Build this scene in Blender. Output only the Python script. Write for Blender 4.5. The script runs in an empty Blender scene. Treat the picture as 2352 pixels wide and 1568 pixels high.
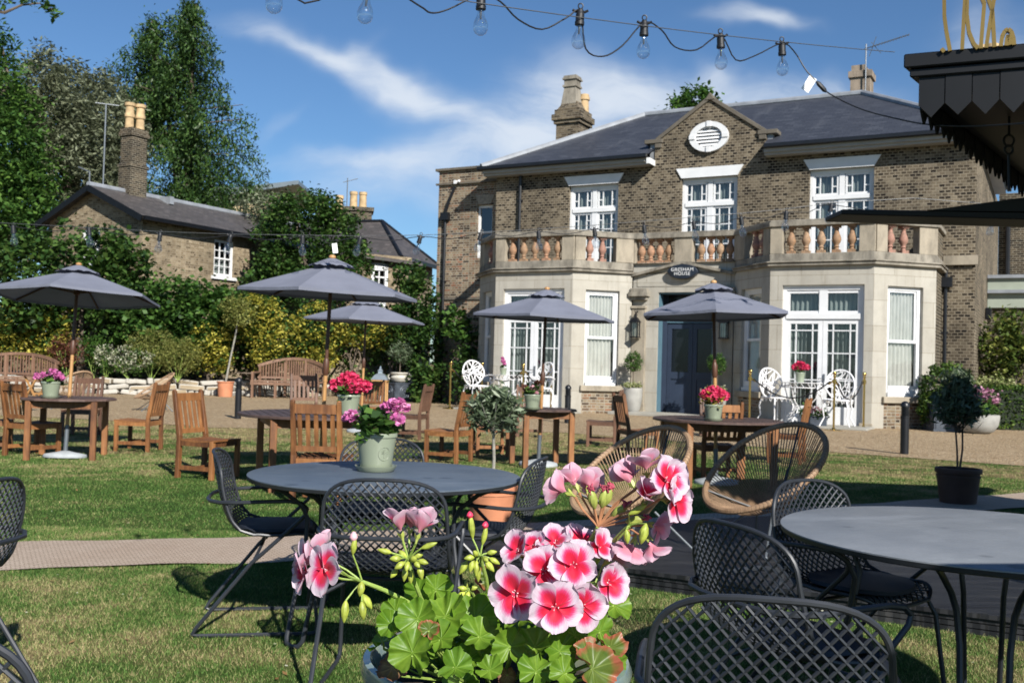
import bpy, math, random
import numpy as np
from mathutils import Vector, Matrix, noise as mnoise
random.seed(7); rng = np.random.default_rng(11)
R = math.radians; PI = math.pi
scene = bpy.context.scene; COL = scene.collection

# ---------------------------------------------------------------- camera
FPX, CX, CY, EYE = 2300.0, 1176.0, 784.0, 1.3       # photograph measured at 2352 x 1568
_p, _t = R(1.32), math.atan(.0275)
_r0, _u0 = Vector((1,0,0)), Vector((0,-math.sin(_p),math.cos(_p)))
FWD = Vector((0,math.cos(_p),math.sin(_p)))
RGT = math.cos(_t)*_r0 + math.sin(_t)*_u0
UPV = -math.sin(_t)*_r0 + math.cos(_t)*_u0
camd = bpy.data.cameras.new('camera'); cam = bpy.data.objects.new('camera', camd); COL.objects.link(cam)
cam.matrix_world = Matrix(((RGT.x,UPV.x,-FWD.x,0),(RGT.y,UPV.y,-FWD.y,0),(RGT.z,UPV.z,-FWD.z,EYE),(0,0,0,1)))
camd.sensor_width = 36; camd.lens = 36*FPX/2352; camd.clip_start = .05; camd.clip_end = 2000
camd.dof.use_dof = True; camd.dof.focus_distance = 1.25; camd.dof.aperture_fstop = 20
scene.camera = cam
def ray(x, y): return FWD + RGT*((x-CX)/FPX) - UPV*((y-CY)/FPX)
def G(x, y, z=0.0):
    """where the ground (height z) is seen at that spot of the photograph"""
    d = ray(x, y); return Vector((0,0,EYE)) + d*((z-EYE)/d.z)
def P(x, y, Y):
    d = ray(x, y); return Vector((0,0,EYE)) + d*(Y/d.y)

# ---------------------------------------------------------------- light
SUN = Vector((.66,-1.36,1.0)).normalized()
elev = math.asin(SUN.z); azim = math.atan2(SUN.x, SUN.y)
sd = bpy.data.lights.new('sun','SUN'); sun = bpy.data.objects.new('sun', sd); COL.objects.link(sun)
sd.energy = 5.0; sd.angle = R(.55); sd.color = (1,.955,.88)
sun.rotation_euler = SUN.to_track_quat('Z','Y').to_euler(); sun.location = (6,-12,20)
scene.view_settings.view_transform = 'Standard'; scene.view_settings.look = 'None'
scene.view_settings.exposure = 0.70; scene.view_settings.gamma = 1
scene.cycles.max_bounces = 8; scene.cycles.transparent_max_bounces = 24
scene.cycles.use_denoising = True
W = bpy.data.worlds.new('World'); scene.world = W; W.use_nodes = True
nt = W.node_tree; nt.nodes.clear()
def N(nt, typ, **kw):
    n = nt.nodes.new(typ)
    for k, v in kw.items():
        if k.startswith('_'): setattr(n, k[1:], v)
        else: n.inputs[int(k[1:]) if k[0]=='i' and k[1:].isdigit() else k.replace('__',' ')].default_value = v
    return n
def L(nt, a, b): nt.links.new(a, b)
def math_(nt, op, a, b=None, c=None, clamp=False):
    n = nt.nodes.new('ShaderNodeMath'); n.operation = op; n.use_clamp = clamp
    for i, v in enumerate((a, b, c)):
        if v is None: continue
        if isinstance(v, (int, float)): n.inputs[i].default_value = v
        else: nt.links.new(v, n.inputs[i])
    return n.outputs[0]
sky = N(nt,'ShaderNodeTexSky',_sky_type='NISHITA',_sun_disc=False,_sun_elevation=elev,_sun_rotation=azim,_altitude=50,_air_density=1.0,_dust_density=.12,_ozone_density=2.6)
tc = N(nt,'ShaderNodeTexCoord'); sep = N(nt,'ShaderNodeSeparateXYZ'); L(nt, tc.outputs['Generated'], sep.inputs[0])
ay = math_(nt,'MAXIMUM', math_(nt,'ABSOLUTE', sep.outputs[1]), .05)
gx = math_(nt,'DIVIDE', sep.outputs[0], ay); gz = math_(nt,'DIVIDE', sep.outputs[2], ay)
cv = N(nt,'ShaderNodeCombineXYZ'); L(nt, gx, cv.inputs[0]); L(nt, gz, cv.inputs[1])
wn = N(nt,'ShaderNodeTexNoise', Scale=5.0, Detail=4.0); L(nt, cv.outputs[0], wn.inputs['Vector'])
wsub = N(nt,'ShaderNodeVectorMath',_operation='SUBTRACT'); L(nt, wn.outputs['Color'], wsub.inputs[0]); wsub.inputs[1].default_value = (.5,.5,.5)
wsc = N(nt,'ShaderNodeVectorMath',_operation='SCALE'); L(nt, wsub.outputs[0], wsc.inputs[0]); wsc.inputs['Scale'].default_value = .16
wad = N(nt,'ShaderNodeVectorMath',_operation='ADD'); L(nt, cv.outputs[0], wad.inputs[0]); L(nt, wsc.outputs[0], wad.inputs[1])
ws = N(nt,'ShaderNodeSeparateXYZ'); L(nt, wad.outputs[0], ws.inputs[0])
def cloudspot(px, py, lx, lz, ang, amp):
    cx, cz = (px-1176)/2300, (838-py)/2300
    dx = math_(nt,'SUBTRACT', ws.outputs[0], cx); dz = math_(nt,'SUBTRACT', ws.outputs[1], cz)
    c, s = math.cos(R(ang)), math.sin(R(ang))
    a = math_(nt,'ADD', math_(nt,'MULTIPLY',dx,c*2300/lx), math_(nt,'MULTIPLY',dz,s*2300/lx))
    b = math_(nt,'ADD', math_(nt,'MULTIPLY',dx,-s*2300/lz), math_(nt,'MULTIPLY',dz,c*2300/lz))
    q = math_(nt,'ADD', math_(nt,'MULTIPLY',a,a), math_(nt,'MULTIPLY',b,b))
    return math_(nt,'MULTIPLY', math_(nt,'POWER', 2.718, math_(nt,'MULTIPLY', q, -1.0)), amp)
spots = [(560,118,130,38,-22,.5),(760,185,190,52,-22,.62),(640,150,90,20,-10,.3),(880,190,120,24,-30,.35),(960,245,180,48,-18,.85),(760,130,90,30,40,.35),(1080,370,260,60,8,.7),(1250,300,160,120,25,.8),(1430,210,230,95,-8,1.0),
         (760,405,260,26,-4,.5),(880,480,240,60,0,.6),(1700,5,130,28,0,1.0),(1790,230,240,60,12,.7),(2030,250,200,70,-20,.7),(2290,110,150,90,-60,.7),(1600,190,60,25,-30,.3),(600,330,50,22,30,.4),
         (-500,300,400,80,10,.6),(2900,400,400,120,-10,.7)]
acc = None
for s_ in spots:
    v = cloudspot(*s_); acc = v if acc is None else math_(nt,'ADD', acc, v)
front_ = N(nt,'ShaderNodeMapRange'); L(nt, sep.outputs[1], front_.inputs[0]); front_.inputs[1].default_value=.0; front_.inputs[2].default_value=.25
acc = math_(nt,'MULTIPLY', acc, front_.outputs[0])
mp = N(nt,'ShaderNodeMapping'); mp.inputs['Scale'].default_value = (5,13,1); mp.inputs['Rotation'].default_value = (0,0,R(14)); L(nt, wad.outputs[0], mp.inputs[0])
cn = N(nt,'ShaderNodeTexNoise', Scale=1.0, Detail=9.0, Roughness=.62); L(nt, mp.outputs[0], cn.inputs['Vector'])
dens = math_(nt,'MULTIPLY', acc, math_(nt,'MULTIPLY_ADD', cn.outputs['Fac'], 1.5, -.12))
rmp = N(nt,'ShaderNodeMapRange'); rmp.interpolation_type='SMOOTHSTEP'; L(nt, dens, rmp.inputs[0]); rmp.inputs[1].default_value=.02; rmp.inputs[2].default_value=.95; rmp.inputs[4].default_value=.80
mx = N(nt,'ShaderNodeMix',_data_type='RGBA'); L(nt, rmp.outputs[0], mx.inputs[0])
tint = N(nt,'ShaderNodeMix',_data_type='RGBA',_blend_type='MULTIPLY'); tint.inputs[0].default_value=1; L(nt, sky.outputs[0], tint.inputs[6]); tint.inputs[7].default_value=(.80,1.06,1.30,1)
L(nt, tint.outputs[2], mx.inputs[6]); mx.inputs[7].default_value = (10.2,10.9,11.75,1)
bg = N(nt,'ShaderNodeBackground', Strength=.05); L(nt, mx.outputs[2], bg.inputs[0])
wo = N(nt,'ShaderNodeOutputWorld'); L(nt, bg.outputs[0], wo.inputs[0])

# ---------------------------------------------------------------- mesh helpers
class MB:
    def __init__(s): s.v=[]; s.f=[]; s.m=[]; s.mi=0
    def add(s, vs, fs, M=None):
        o=len(s.v)
        if M is not None: vs=[M@Vector(v) for v in vs]
        s.v += [tuple(v) for v in vs]; s.f += [tuple(i+o for i in f) for f in fs]; s.m += [s.mi]*len(fs); return s
    def box(s, x0,y0,z0,x1,y1,z1, M=None):
        if x0>x1: x0,x1=x1,x0
        if y0>y1: y0,y1=y1,y0
        if z0>z1: z0,z1=z1,z0
        return s.add([(x0,y0,z0),(x1,y0,z0),(x1,y1,z0),(x0,y1,z0),(x0,y0,z1),(x1,y0,z1),(x1,y1,z1),(x0,y1,z1)],
              [(0,3,2,1),(4,5,6,7),(0,1,5,4),(1,2,6,5),(2,3,7,6),(3,0,4,7)], M)
    def beam(s, a, b, w, h, up=(0,0,1), w2=None, h2=None):
        a=Vector(a); b=Vector(b); d=(b-a).normalized(); u=Vector(up)
        if abs(d.dot(u))>.98: u=Vector((1,0,0))
        x=d.cross(u).normalized(); y=x.cross(d)
        w2=w if w2 is None else w2; h2=h if h2 is None else h2
        vs=[p+x*(i*ww/2)+y*(j*hh/2) for p,ww,hh in((a,w,h),(b,w2,h2)) for i,j in((-1,-1),(1,-1),(1,1),(-1,1))]
        return s.add(vs,[(0,3,2,1),(4,5,6,7),(0,1,5,4),(1,2,6,5),(2,3,7,6),(3,0,4,7)])
    def tube(s, pts, r, n=8, closed=False, M=None, flat=None):
        pts=[Vector(p) for p in pts]; k=len(pts)
        rs=r if isinstance(r,(list,tuple)) else [r]*k
        T=[]
        for i in range(k):
            a=pts[i-1] if (i>0 or closed) else pts[i]; b=pts[(i+1)%k] if (i<k-1 or closed) else pts[i]
            t=b-a; T.append(t.normalized() if t.length>1e-9 else Vector((0,0,1)))
        nrm=Vector((0,0,1)) if abs(T[0].z)<.9 else Vector((1,0,0)); nrm=(nrm-T[0]*nrm.dot(T[0])).normalized()
        vs=[]
        for i in range(k):
            nrm=nrm-T[i]*nrm.dot(T[i]); nrm=nrm.normalized() if nrm.length>1e-6 else T[i].orthogonal().normalized()
            b=T[i].cross(nrm)
            for j in range(n):
                an=2*PI*(j+.5)/n; vs.append(pts[i]+nrm*(math.cos(an)*rs[i])+b*(math.sin(an)*rs[i]*(flat or 1)))
        fs=[]
        for i in range(k if closed else k-1):
            i2=(i+1)%k
            for j in range(n): fs.append((i*n+j, i*n+(j+1)%n, i2*n+(j+1)%n, i2*n+j))
        if not closed: fs += [tuple(range(n-1,-1,-1)), tuple((k-1)*n+j for j in range(n))]
        return s.add(vs,fs,M)
    def lathe(s, prof, n=24, c=(0,0,0), M=None, rot=0, sx=1, sy=1):
        vs=[]; fs=[]; k=len(prof)
        for r,z in prof:
            for j in range(n):
                a=2*PI*j/n+rot; vs.append((c[0]+r*math.cos(a)*sx,c[1]+r*math.sin(a)*sy,c[2]+z))
        for i in range(k-1):
            for j in range(n): fs.append((i*n+j,i*n+(j+1)%n,(i+1)*n+(j+1)%n,(i+1)*n+j))
        if prof[0][0]>1e-6: fs.append(tuple(range(n-1,-1,-1)))
        if prof[-1][0]>1e-6: fs.append(tuple((k-1)*n+j for j in range(n)))
        return s.add(vs,fs,M)
    def prism(s, poly, d0, d1, axis='z', M=None):
        """poly of 2-D points extruded from d0 to d1 along the axis"""
        def mk(a,b,d): return {'z':(a,b,d),'y':(a,d,b),'x':(d,a,b)}[axis]
        n=len(poly); vs=[mk(a,b,d0) for a,b in poly]+[mk(a,b,d1) for a,b in poly]
        fs=[tuple(range(n)),tuple(range(2*n-1,n-1,-1))]+[(i,i+n,(i+1)%n+n,(i+1)%n) for i in range(n)]
        return s.add(vs,fs,M)
    def ball(s, c, r, n=12, m=8, sz=1, M=None):
        return s.lathe([(r*math.sin(PI*i/m)+(1e-5 if i in(0,m) else 0), -r*sz*math.cos(PI*i/m)) for i in range(m+1)], n, c, M)
    def build(s, name, mat, parent=None, smooth=True, uv=False, bevel=0, fix=True, ang=38, split=False):
        if split:      # one object for each piece that stands apart
            par=list(range(len(s.v)))
            def fd(a):
                while par[a]!=a: par[a]=par[par[a]]; a=par[a]
                return a
            for f in s.f:
                for i in f[1:]: par[fd(i)]=fd(f[0])
            gr={}
            for i in range(len(s.v)): gr.setdefault(fd(i),[]).append(i)
            bb=[[list(np.min([s.v[i] for i in g],0)-.012),list(np.max([s.v[i] for i in g],0)+.012),set(g)] for g in gr.values()]
            ch=True
            while ch:
                ch=False
                for i in range(len(bb)):
                    for j in range(i+1,len(bb)):
                        if all(bb[i][0][k]<=bb[j][1][k] and bb[j][0][k]<=bb[i][1][k] for k in range(3)):
                            bb[i][0]=[min(a,b) for a,b in zip(bb[i][0],bb[j][0])]; bb[i][1]=[max(a,b) for a,b in zip(bb[i][1],bb[j][1])]; bb[i][2]|=bb[j][2]; bb.pop(j); ch=True; break
                    if ch: break
            last=None
            for _,_,g in bb:
                idx={o_:n_ for n_,o_ in enumerate(sorted(g))}; q=MB(); q.v=[s.v[i] for i in sorted(g)]
                for f,m_ in zip(s.f,s.m):
                    if f[0] in idx: q.f.append(tuple(idx[i] for i in f)); q.m.append(m_)
                last=q.build(name,mat,parent,smooth,uv,bevel,fix,ang)
            return last
        me=bpy.data.meshes.new(name); me.from_pydata(s.v,[],s.f)
        mats = mat if isinstance(mat,(list,tuple)) else [mat]
        for m_ in mats: me.materials.append(m_)
        if len(mats)>1: me.polygons.foreach_set('material_index', s.m)
        if fix:
            import bmesh
            bm=bmesh.new(); bm.from_mesh(me); bmesh.ops.recalc_face_normals(bm, faces=bm.faces[:])
            if bevel:
                ed=[e for e in bm.edges if len(e.link_faces)==2 and e.calc_face_angle(0)>.6]
                bmesh.ops.bevel(bm, geom=ed, offset=bevel, segments=1, affect='EDGES', clamp_overlap=True)
            bm.to_mesh(me); bm.free()
        if uv:
            lay=me.uv_layers.new(name='UVMap')
            for p in me.polygons:
                n=p.normal
                if abs(n.z)>.95: t=Vector((1,0,0)); w=Vector((0,1,0))
                else:
                    t=Vector((-n.y,n.x,0)).normalized(); w=n.cross(t)
                    if w.z<0: w=-w
                for li in p.loop_indices:
                    co=me.vertices[me.loops[li].vertex_index].co; lay.data[li].uv=(co.dot(t),co.dot(w))
        if smooth:
            me.polygons.foreach_set('use_smooth',[True]*len(me.polygons)); me.set_sharp_from_angle(angle=R(ang))
        me.update()
        o=bpy.data.objects.new(name,me); COL.objects.link(o)
        if parent is not None: o.parent=parent
        return o
def tag(o,label=None,cat=None,group=None,kind=None):
    if label: o['label']=label
    if cat: o['category']=cat
    if group: o['group']=group
    if kind: o['kind']=kind
    return o
def thing(name,label,cat,loc=(0,0,0),rz=0,group=None,scale=None):
    o=bpy.data.objects.new(name,None); COL.objects.link(o); o.location=loc; o.rotation_euler=(0,0,rz); o.empty_display_size=.1
    if scale: o.scale=(scale,)*3
    return tag(o,label,cat,group)
def dup(root, loc, rz, label, group=None, scale=None, tilt=None):
    r=root.copy(); COL.objects.link(r); r.location=loc; r.rotation_euler=(tilt[0] if tilt else 0,tilt[1] if tilt else 0,rz); r['label']=label
    if scale: r.scale=(scale,)*3
    if group: r['group']=group
    def rec(a,b):
        for ch in list(a.children):
            c=ch.copy(); COL.objects.link(c); c.parent=b; rec(ch,c)
    rec(root,r); return r

# ---------------------------------------------------------------- materials
def mat(name): 
    m=bpy.data.materials.new(name); m.use_nodes=True; t=m.node_tree; b=t.nodes['Principled BSDF']; return m,t,b
KA = .8      # overall reflectance of the painted and natural surfaces
def tone(c): return tuple(x*KA for x in c) if max(c)-min(c)>1e-6 else tuple(c)
def ramp(t, fac, stops, interp='LINEAR'):
    if any(max(c)-min(c)>1e-6 for _,c in stops): stops=[(p,tuple(x*KA for x in c)) for p,c in stops]
    r=t.nodes.new('ShaderNodeValToRGB'); r.color_ramp.interpolation=interp; e=r.color_ramp.elements
    while len(e)<len(stops): e.new(.5)
    for x,(p,c) in zip(e,stops): x.position=p; x.color=(*c,1)
    if fac is not None: t.links.new(fac,r.inputs[0])
    return r.outputs[0]
def noisef(t, scale, detail=4, rough=.55, vec=None, coord='Object', mapscale=None, w=None):
    n=N(t,'ShaderNodeTexNoise',Scale=scale,Detail=detail,Roughness=rough)
    if vec is None:
        c=N(t,'ShaderNodeTexCoord'); vec=c.outputs[coord]
    if mapscale:
        m=N(t,'ShaderNodeMapping'); m.inputs['Scale'].default_value=mapscale; L(t,vec,m.inputs[0]); vec=m.outputs[0]
    L(t,vec,n.inputs['Vector']); return n.outputs['Fac']
def mixc(t,f,a,b,bt='MIX'):
    m=N(t,'ShaderNodeMix',_data_type='RGBA',_blend_type=bt)
    for i,v in((0,f),(6,a),(7,b)):
        if isinstance(v,(int,float)): m.inputs[i].default_value=v
        elif isinstance(v,tuple): m.inputs[i].default_value=(*tone(v),1)
        else: L(t,v,m.inputs[i])
    return m.outputs[2]
def bump(t,b,h,strength=.3,dist=.01):
    n=N(t,'ShaderNodeBump',Strength=strength,Distance=dist); L(t,h,n.inputs['Height']); L(t,n.outputs[0],b.inputs['Normal'])
def simple(name,col,rough=.6,metal=0,var=.12,vs=6,spec=.5,bmp=0,bs=60,coat=0):
    m,t,b=mat(name); b.inputs['Roughness'].default_value=rough; b.inputs['Metallic'].default_value=metal
    b.inputs['Specular IOR Level'].default_value=spec; b.inputs['Coat Weight'].default_value=coat
    f=noisef(t,vs,5)
    lo=tuple(c*(1-var*1.6) for c in col); hi=tuple(min(1,c*(1+var*1.6)) for c in col)
    L(t,ramp(t,f,[(.25,lo),(.75,hi)]),b.inputs['Base Color'])
    if bmp: bump(t,b,noisef(t,bs,4),bmp,.01)
    return m
def brick(name,stops,mortar,bw=.225,bh=.075,ms=.012,squash=1.0,dirt=.35,bias=0,freq=2,wob=.012):
    m,t,b=mat(name); b.inputs['Roughness'].default_value=.9; b.inputs['Specular IOR Level'].default_value=.2
    c=N(t,'ShaderNodeTexCoord'); uv=c.outputs['UV']
    wv=N(t,'ShaderNodeTexNoise',Scale=2.5,Detail=2); L(t,uv,wv.inputs['Vector'])
    sc=N(t,'ShaderNodeVectorMath',_operation='MULTIPLY_ADD'); L(t,wv.outputs['Color'],sc.inputs[0]); sc.inputs[1].default_value=(wob*2,wob*2,0); L(t,uv,sc.inputs[2])
    br=N(t,'ShaderNodeTexBrick',_offset=.5,_offset_frequency=2,_squash=squash,_squash_frequency=freq)
    L(t,sc.outputs[0],br.inputs['Vector'])
    for k,v in(('Color1',(0,0,0,1)),('Color2',(1,1,1,1)),('Mortar',(0,0,0,1)),('Scale',1.0),('Mortar Size',ms),('Mortar Smooth',.25),('Bias',bias),('Brick Width',bw),('Row Height',bh)): br.inputs[k].default_value=v
    col=ramp(t,br.outputs['Color'],stops,'LINEAR')
    fine=noisef(t,35,4,vec=uv); col=mixc(t,math_(t,'MULTIPLY',fine,.55),col,mixc(t,.55,col,(.0,.0,.0),'MIX'))
    col=mixc(t,br.outputs['Fac'],col,mortar)
    big=noisef(t,.7,5,.6,vec=uv); k=ramp(t,big,[(.32,(1-dirt,)*3),(.60,(1,1,1))]); mid_=noisef(t,4.5,4,.6,vec=uv); col=mixc(t,.45,col,ramp(t,mid_,[(.35,(.5,.5,.5)),(.6,(1,1,1))]),'MULTIPLY')
    col=mixc(t,1.0,col,k,'MULTIPLY'); L(t,col,b.inputs['Base Color'])
    h=math_(t,'SUBTRACT',math_(t,'MULTIPLY',fine,.4),br.outputs['Fac']); bump(t,b,h,.6,.012)
    return m
M_={}
M_['brick']=brick('brown gault brick',[(0,(.022,.018,.015)),(.16,(.05,.04,.03)),(.3,(.115,.09,.062)),(.6,(.185,.148,.102)),(.85,(.26,.21,.145)),(1,(.34,.285,.205))],(.33,.28,.205),bw=.145,bh=.079,ms=.013,squash=1.0,freq=2,dirt=.5)
M_['brick_wing']=brick('mixed pale brick',[(0,(.06,.045,.035)),(.25,(.2,.13,.085)),(.4,(.33,.24,.155)),(.7,(.42,.33,.22)),(.9,(.36,.2,.12)),(1,(.42,.2,.12))],(.42,.38,.3),bw=.23,bh=.079,ms=.012,squash=.55,dirt=.3)
M_['brick_far']=brick('yellow cottage brick',[(0,(.15,.11,.065)),(.3,(.31,.235,.145)),(.7,(.41,.32,.205)),(1,(.48,.39,.26))],(.40,.34,.25),bw=.23,bh=.08,ms=.01,squash=.55,dirt=.3)
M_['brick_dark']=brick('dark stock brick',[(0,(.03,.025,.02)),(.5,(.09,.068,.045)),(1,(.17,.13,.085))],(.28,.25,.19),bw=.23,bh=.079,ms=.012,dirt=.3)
def stone(name,base,stain,amount=.5,joints=False):
    m,t,b=mat(name); b.inputs['Roughness'].default_value=.85; b.inputs['Specular IOR Level'].default_value=.25
    f=noisef(t,1.6,6,.62); col=ramp(t,f,[(.2,tuple(c*.78 for c in base)),(.5,base),(.8,tuple(min(1,c*1.12) for c in base))])
    s=noisef(t,3.5,7,.7,mapscale=(1,1,.35)); k=ramp(t,s,[(.62-.25*amount,(0,0,0)),(.78-.12*amount,(1,1,1))])
    col=mixc(t,math_(t,'MULTIPLY',k,.75*min(1,amount+.2)),col,stain)
    fine=noisef(t,60,4,.6); col=mixc(t,.35,col,ramp(t,fine,[(.3,(.5,.5,.5)),(.7,(1,1,1))]),'MULTIPLY')
    if joints:
        c=N(t,'ShaderNodeTexCoord'); br=N(t,'ShaderNodeTexBrick',_offset=.5); L(t,c.outputs['UV'],br.inputs['Vector'])
        for k_,v_ in(('Color1',(.88,.87,.85,1)),('Color2',(1.0,1.0,1.0,1)),('Mortar',(.50,.46,.40,1)),('Scale',1.0),('Mortar Size',.006),('Mortar Smooth',.4),('Brick Width',1.15),('Row Height',.62)): br.inputs[k_].default_value=v_
        col=mixc(t,1.0,col,br.outputs['Color'],'MULTIPLY')
        st_=noisef(t,1,6,.7,mapscale=(5,5,.5)); col=mixc(t,math_(t,'MULTIPLY',ramp(t,st_,[(.5,(0,0,0)),(.75,(1,1,1))]),.45),col,stain)
    L(t,col,b.inputs['Base Color']); bump(t,b,fine,.25,.006); return m
M_['stone']=stone('pale limestone',(.515,.488,.425),(.26,.23,.185),.24,joints=True)
M_['stone_dirty']=stone('weathered limestone',(.37,.335,.275),(.06,.053,.043),.85)
M_['stone_pier']=stone('warm worn limestone',(.43,.375,.29),(.14,.125,.10),.65)
M_['coping']=stone('mossy coping stone',(.17,.15,.12),(.07,.062,.05),.6)
def terracotta(name,a,b_,c_):
    m,t,b=mat(name); b.inputs['Roughness'].default_value=.8
    oi=N(t,'ShaderNodeObjectInfo'); col=ramp(t,oi.outputs['Random'],[(0,a),(.5,b_),(1,c_)])
    f=noisef(t,14,5,.65); col=mixc(t,ramp(t,f,[(.42,(0,0,0)),(.7,(.8,.8,.8))]),col,(.16,.12,.08)); L(t,col,b.inputs['Base Color']); return m
M_['baluster']=terracotta('weathered terracotta baluster',(.47,.25,.15),(.34,.19,.10),(.44,.29,.18))
M_['baluster_pink']=terracotta('pink terracotta baluster',(.42,.2,.15),(.38,.19,.145),(.44,.23,.17))
def slate(name,a,b_,sw=.28,sh=.16):
    m,t,b=mat(name); b.inputs['Roughness'].default_value=.55
    c=N(t,'ShaderNodeTexCoord'); br=N(t,'ShaderNodeTexBrick',_offset=.5); L(t,c.outputs['UV'],br.inputs['Vector'])
    for k,v in(('Color1',(0,0,0,1)),('Color2',(1,1,1,1)),('Mortar',(.3,.3,.3,1)),('Scale',1.0),('Mortar Size',.006),('Brick Width',sw),('Row Height',sh)): br.inputs[k].default_value=v
    col=ramp(t,br.outputs['Color'],[(0,a),(.8,tuple((x+y)/2 for x,y in zip(a,b_))),(1,b_)])
    col=mixc(t,math_(t,'MULTIPLY',br.outputs['Fac'],.75),col,(.012,.013,.016))
    big=noisef(t,.9,6,.7,vec=c.outputs['UV'],mapscale=(2.2,.5,1)); col=mixc(t,ramp(t,big,[(.56,(0,0,0)),(.85,(.32,.32,.32))]),col,(.23,.24,.26))
    L(t,col,b.inputs['Base Color']); bump(t,b,br.outputs['Color'],.35,.01); return m
M_['slate']=slate('blue grey slate',(.035,.039,.052),(.062,.068,.085))
M_['slate_brown']=slate('old brown grey slate',(.065,.058,.055),(.12,.105,.1))
M_['lead']=simple('lead flashing',(.32,.34,.37),.5,.2,.15,3)
M_['white']=simple('white paint',(.80,.81,.82),.45,0,.05,3)
M_['iron_white']=simple('white enamelled iron',(.84,.84,.85),.35,0,.05,8)
M_['black']=simple('black painted timber',(.0035,.0042,.006),.5,0,.3,4,.35)
M_['blackpipe']=simple('black painted pipe',(.008,.009,.012),.4,0,.2,4)
M_['ceil']=simple('brown varnished ceiling boards',(.018,.011,.006),.5,0,.25,3)
M_['gold']=simple('gold letter metal',(.42,.27,.08),.35,.7,.1,5)
M_['brass']=simple('polished brass',(.72,.5,.17),.22,1,.08,9)
M_['navy']=simple('navy door paint',(.030,.045,.078),.45,0,.08,3)
M_['bluepaint']=simple('blue grey frame paint',(.10,.19,.25),.5,0,.08,3)
M_['sage']=simple('sage green render',(.36,.40,.33),.7,0,.06,2)
M_['cream']=simple('cream render',(.66,.52,.32),.8,0,.05,1)
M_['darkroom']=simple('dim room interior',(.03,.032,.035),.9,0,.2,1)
M_['potyellow']=simple('buff chimney pot clay',(.52,.37,.20),.8,0,.22,5)
M_['terra']=simple('orange terracotta',(.56,.225,.115),.75,0,.12,5,bmp=.1,bs=30)
M_['terra_dark']=simple('brown terracotta',(.10,.05,.035),.7,0,.15,5)
M_['soil']=simple('dark soil',(.045,.032,.022),.95,0,.4,40,bmp=.8,bs=50)
M_['mulch']=simple('bark mulch bed',(.12,.09,.065),.95,0,.4,9,bmp=.8,bs=25)
M_['pebble']=simple('blue grey pebbles',(.2,.23,.28),.7,0,.5,60,bmp=.8,bs=60)
M_['greenpot']=simple('sage glazed pot',(.27,.31,.225),.3,0,.06,4,.5,coat=.3)
M_['greypot']=simple('pale grey fibrestone',(.36,.355,.33),.75,0,.12,5,bmp=.2,bs=40)
M_['leadpot']=simple('antique lead planter',(.085,.10,.125),.45,.3,.25,6)
M_['urn']=simple('cream glazed urn',(.55,.52,.45),.4,0,.1,5)
M_['conc']=simple('pale concrete base',(.42,.45,.47),.75,0,.12,10,bmp=.3,bs=60)
M_['rope']=simple('black velvet rope',(.012,.012,.014),.8,0,.2,30)
M_['cable']=simple('black rubber cable',(.012,.013,.016),.5,0,.1,20)
M_['cablegrey']=simple('steel wire',(.10,.105,.11),.5,.3,.1,20)
M_['tagw']=simple('white paper tag',(.8,.8,.8),.5,0,.03,20)
M_['tubegrey']=simple('grey steel tube',(.16,.18,.20),.4,.4,.1,20)
M_['steel']=simple('charcoal powder coat',(.030,.034,.042),.42,.1,.12,14,.55)
M_['seatpad']=simple('navy seat pad',(.012,.017,.030),.62,0,.2,30)
M_['edge']=simple('charcoal table rim',(.028,.032,.038),.45,.1,.1,10)
M_['stem']=simple('pale green stem',(.30,.42,.09),.5,0,.12,30,bmp=.2,bs=300)
M_['stemred']=simple('reddish stem',(.42,.20,.10),.5,0,.3,40)
M_['bark']=simple('grey brown bark',(.13,.10,.075),.9,0,.35,9,bmp=.7,bs=25)
M_['barkpale']=simple('pale olive bark',(.30,.29,.25),.85,0,.3,20,bmp=.6,bs=60)
M_['flagstone']=simple('grey flagstone',(.36,.345,.30),.85,0,.15,3,bmp=.3,bs=30)
# steel table tops: soft smudges and water marks
def topmat(name,c0,c1,key):
  m,t,b=mat(name); b.inputs['Roughness'].default_value=.48
  f=noisef(t,3.2,6,.6); col=ramp(t,f,[(.3,c0),(.7,c1)])
  c=N(t,'ShaderNodeTexCoord'); vo=N(t,'ShaderNodeTexVoronoi',Scale=4.2,Randomness=1.0); L(t,c.outputs['Object'],vo.inputs['Vector'])
  col=mixc(t,ramp(t,vo.outputs['Distance'],[(.11,(.6,.6,.6)),(.16,(0,0,0))]),col,tuple(x*.55 for x in c0))
  sm=noisef(t,1.3,7,.7,mapscale=(1,3,1)); col=mixc(t,ramp(t,sm,[(.52,(0,0,0)),(.7,(.5,.5,.5))]),col,tuple(min(1,x*1.45) for x in c1))
  fine=noisef(t,140,3,.6); col=mixc(t,.25,col,ramp(t,fine,[(.35,(.55,.55,.55)),(.65,(1,1,1))]),'MULTIPLY')
  L(t,col,b.inputs['Base Color']); L(t,ramp(t,sm,[(.3,(.38,.38,.38)),(.7,(.62,.62,.62))]),b.inputs['Roughness']); bump(t,b,fine,.08,.003); M_[key]=m
topmat('blue grey ceramic table top',(.085,.112,.15),(.125,.155,.195),'tabletop'); topmat('pale grey ceramic table top',(.20,.22,.245),(.27,.29,.315),'tabletop_pale')
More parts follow.
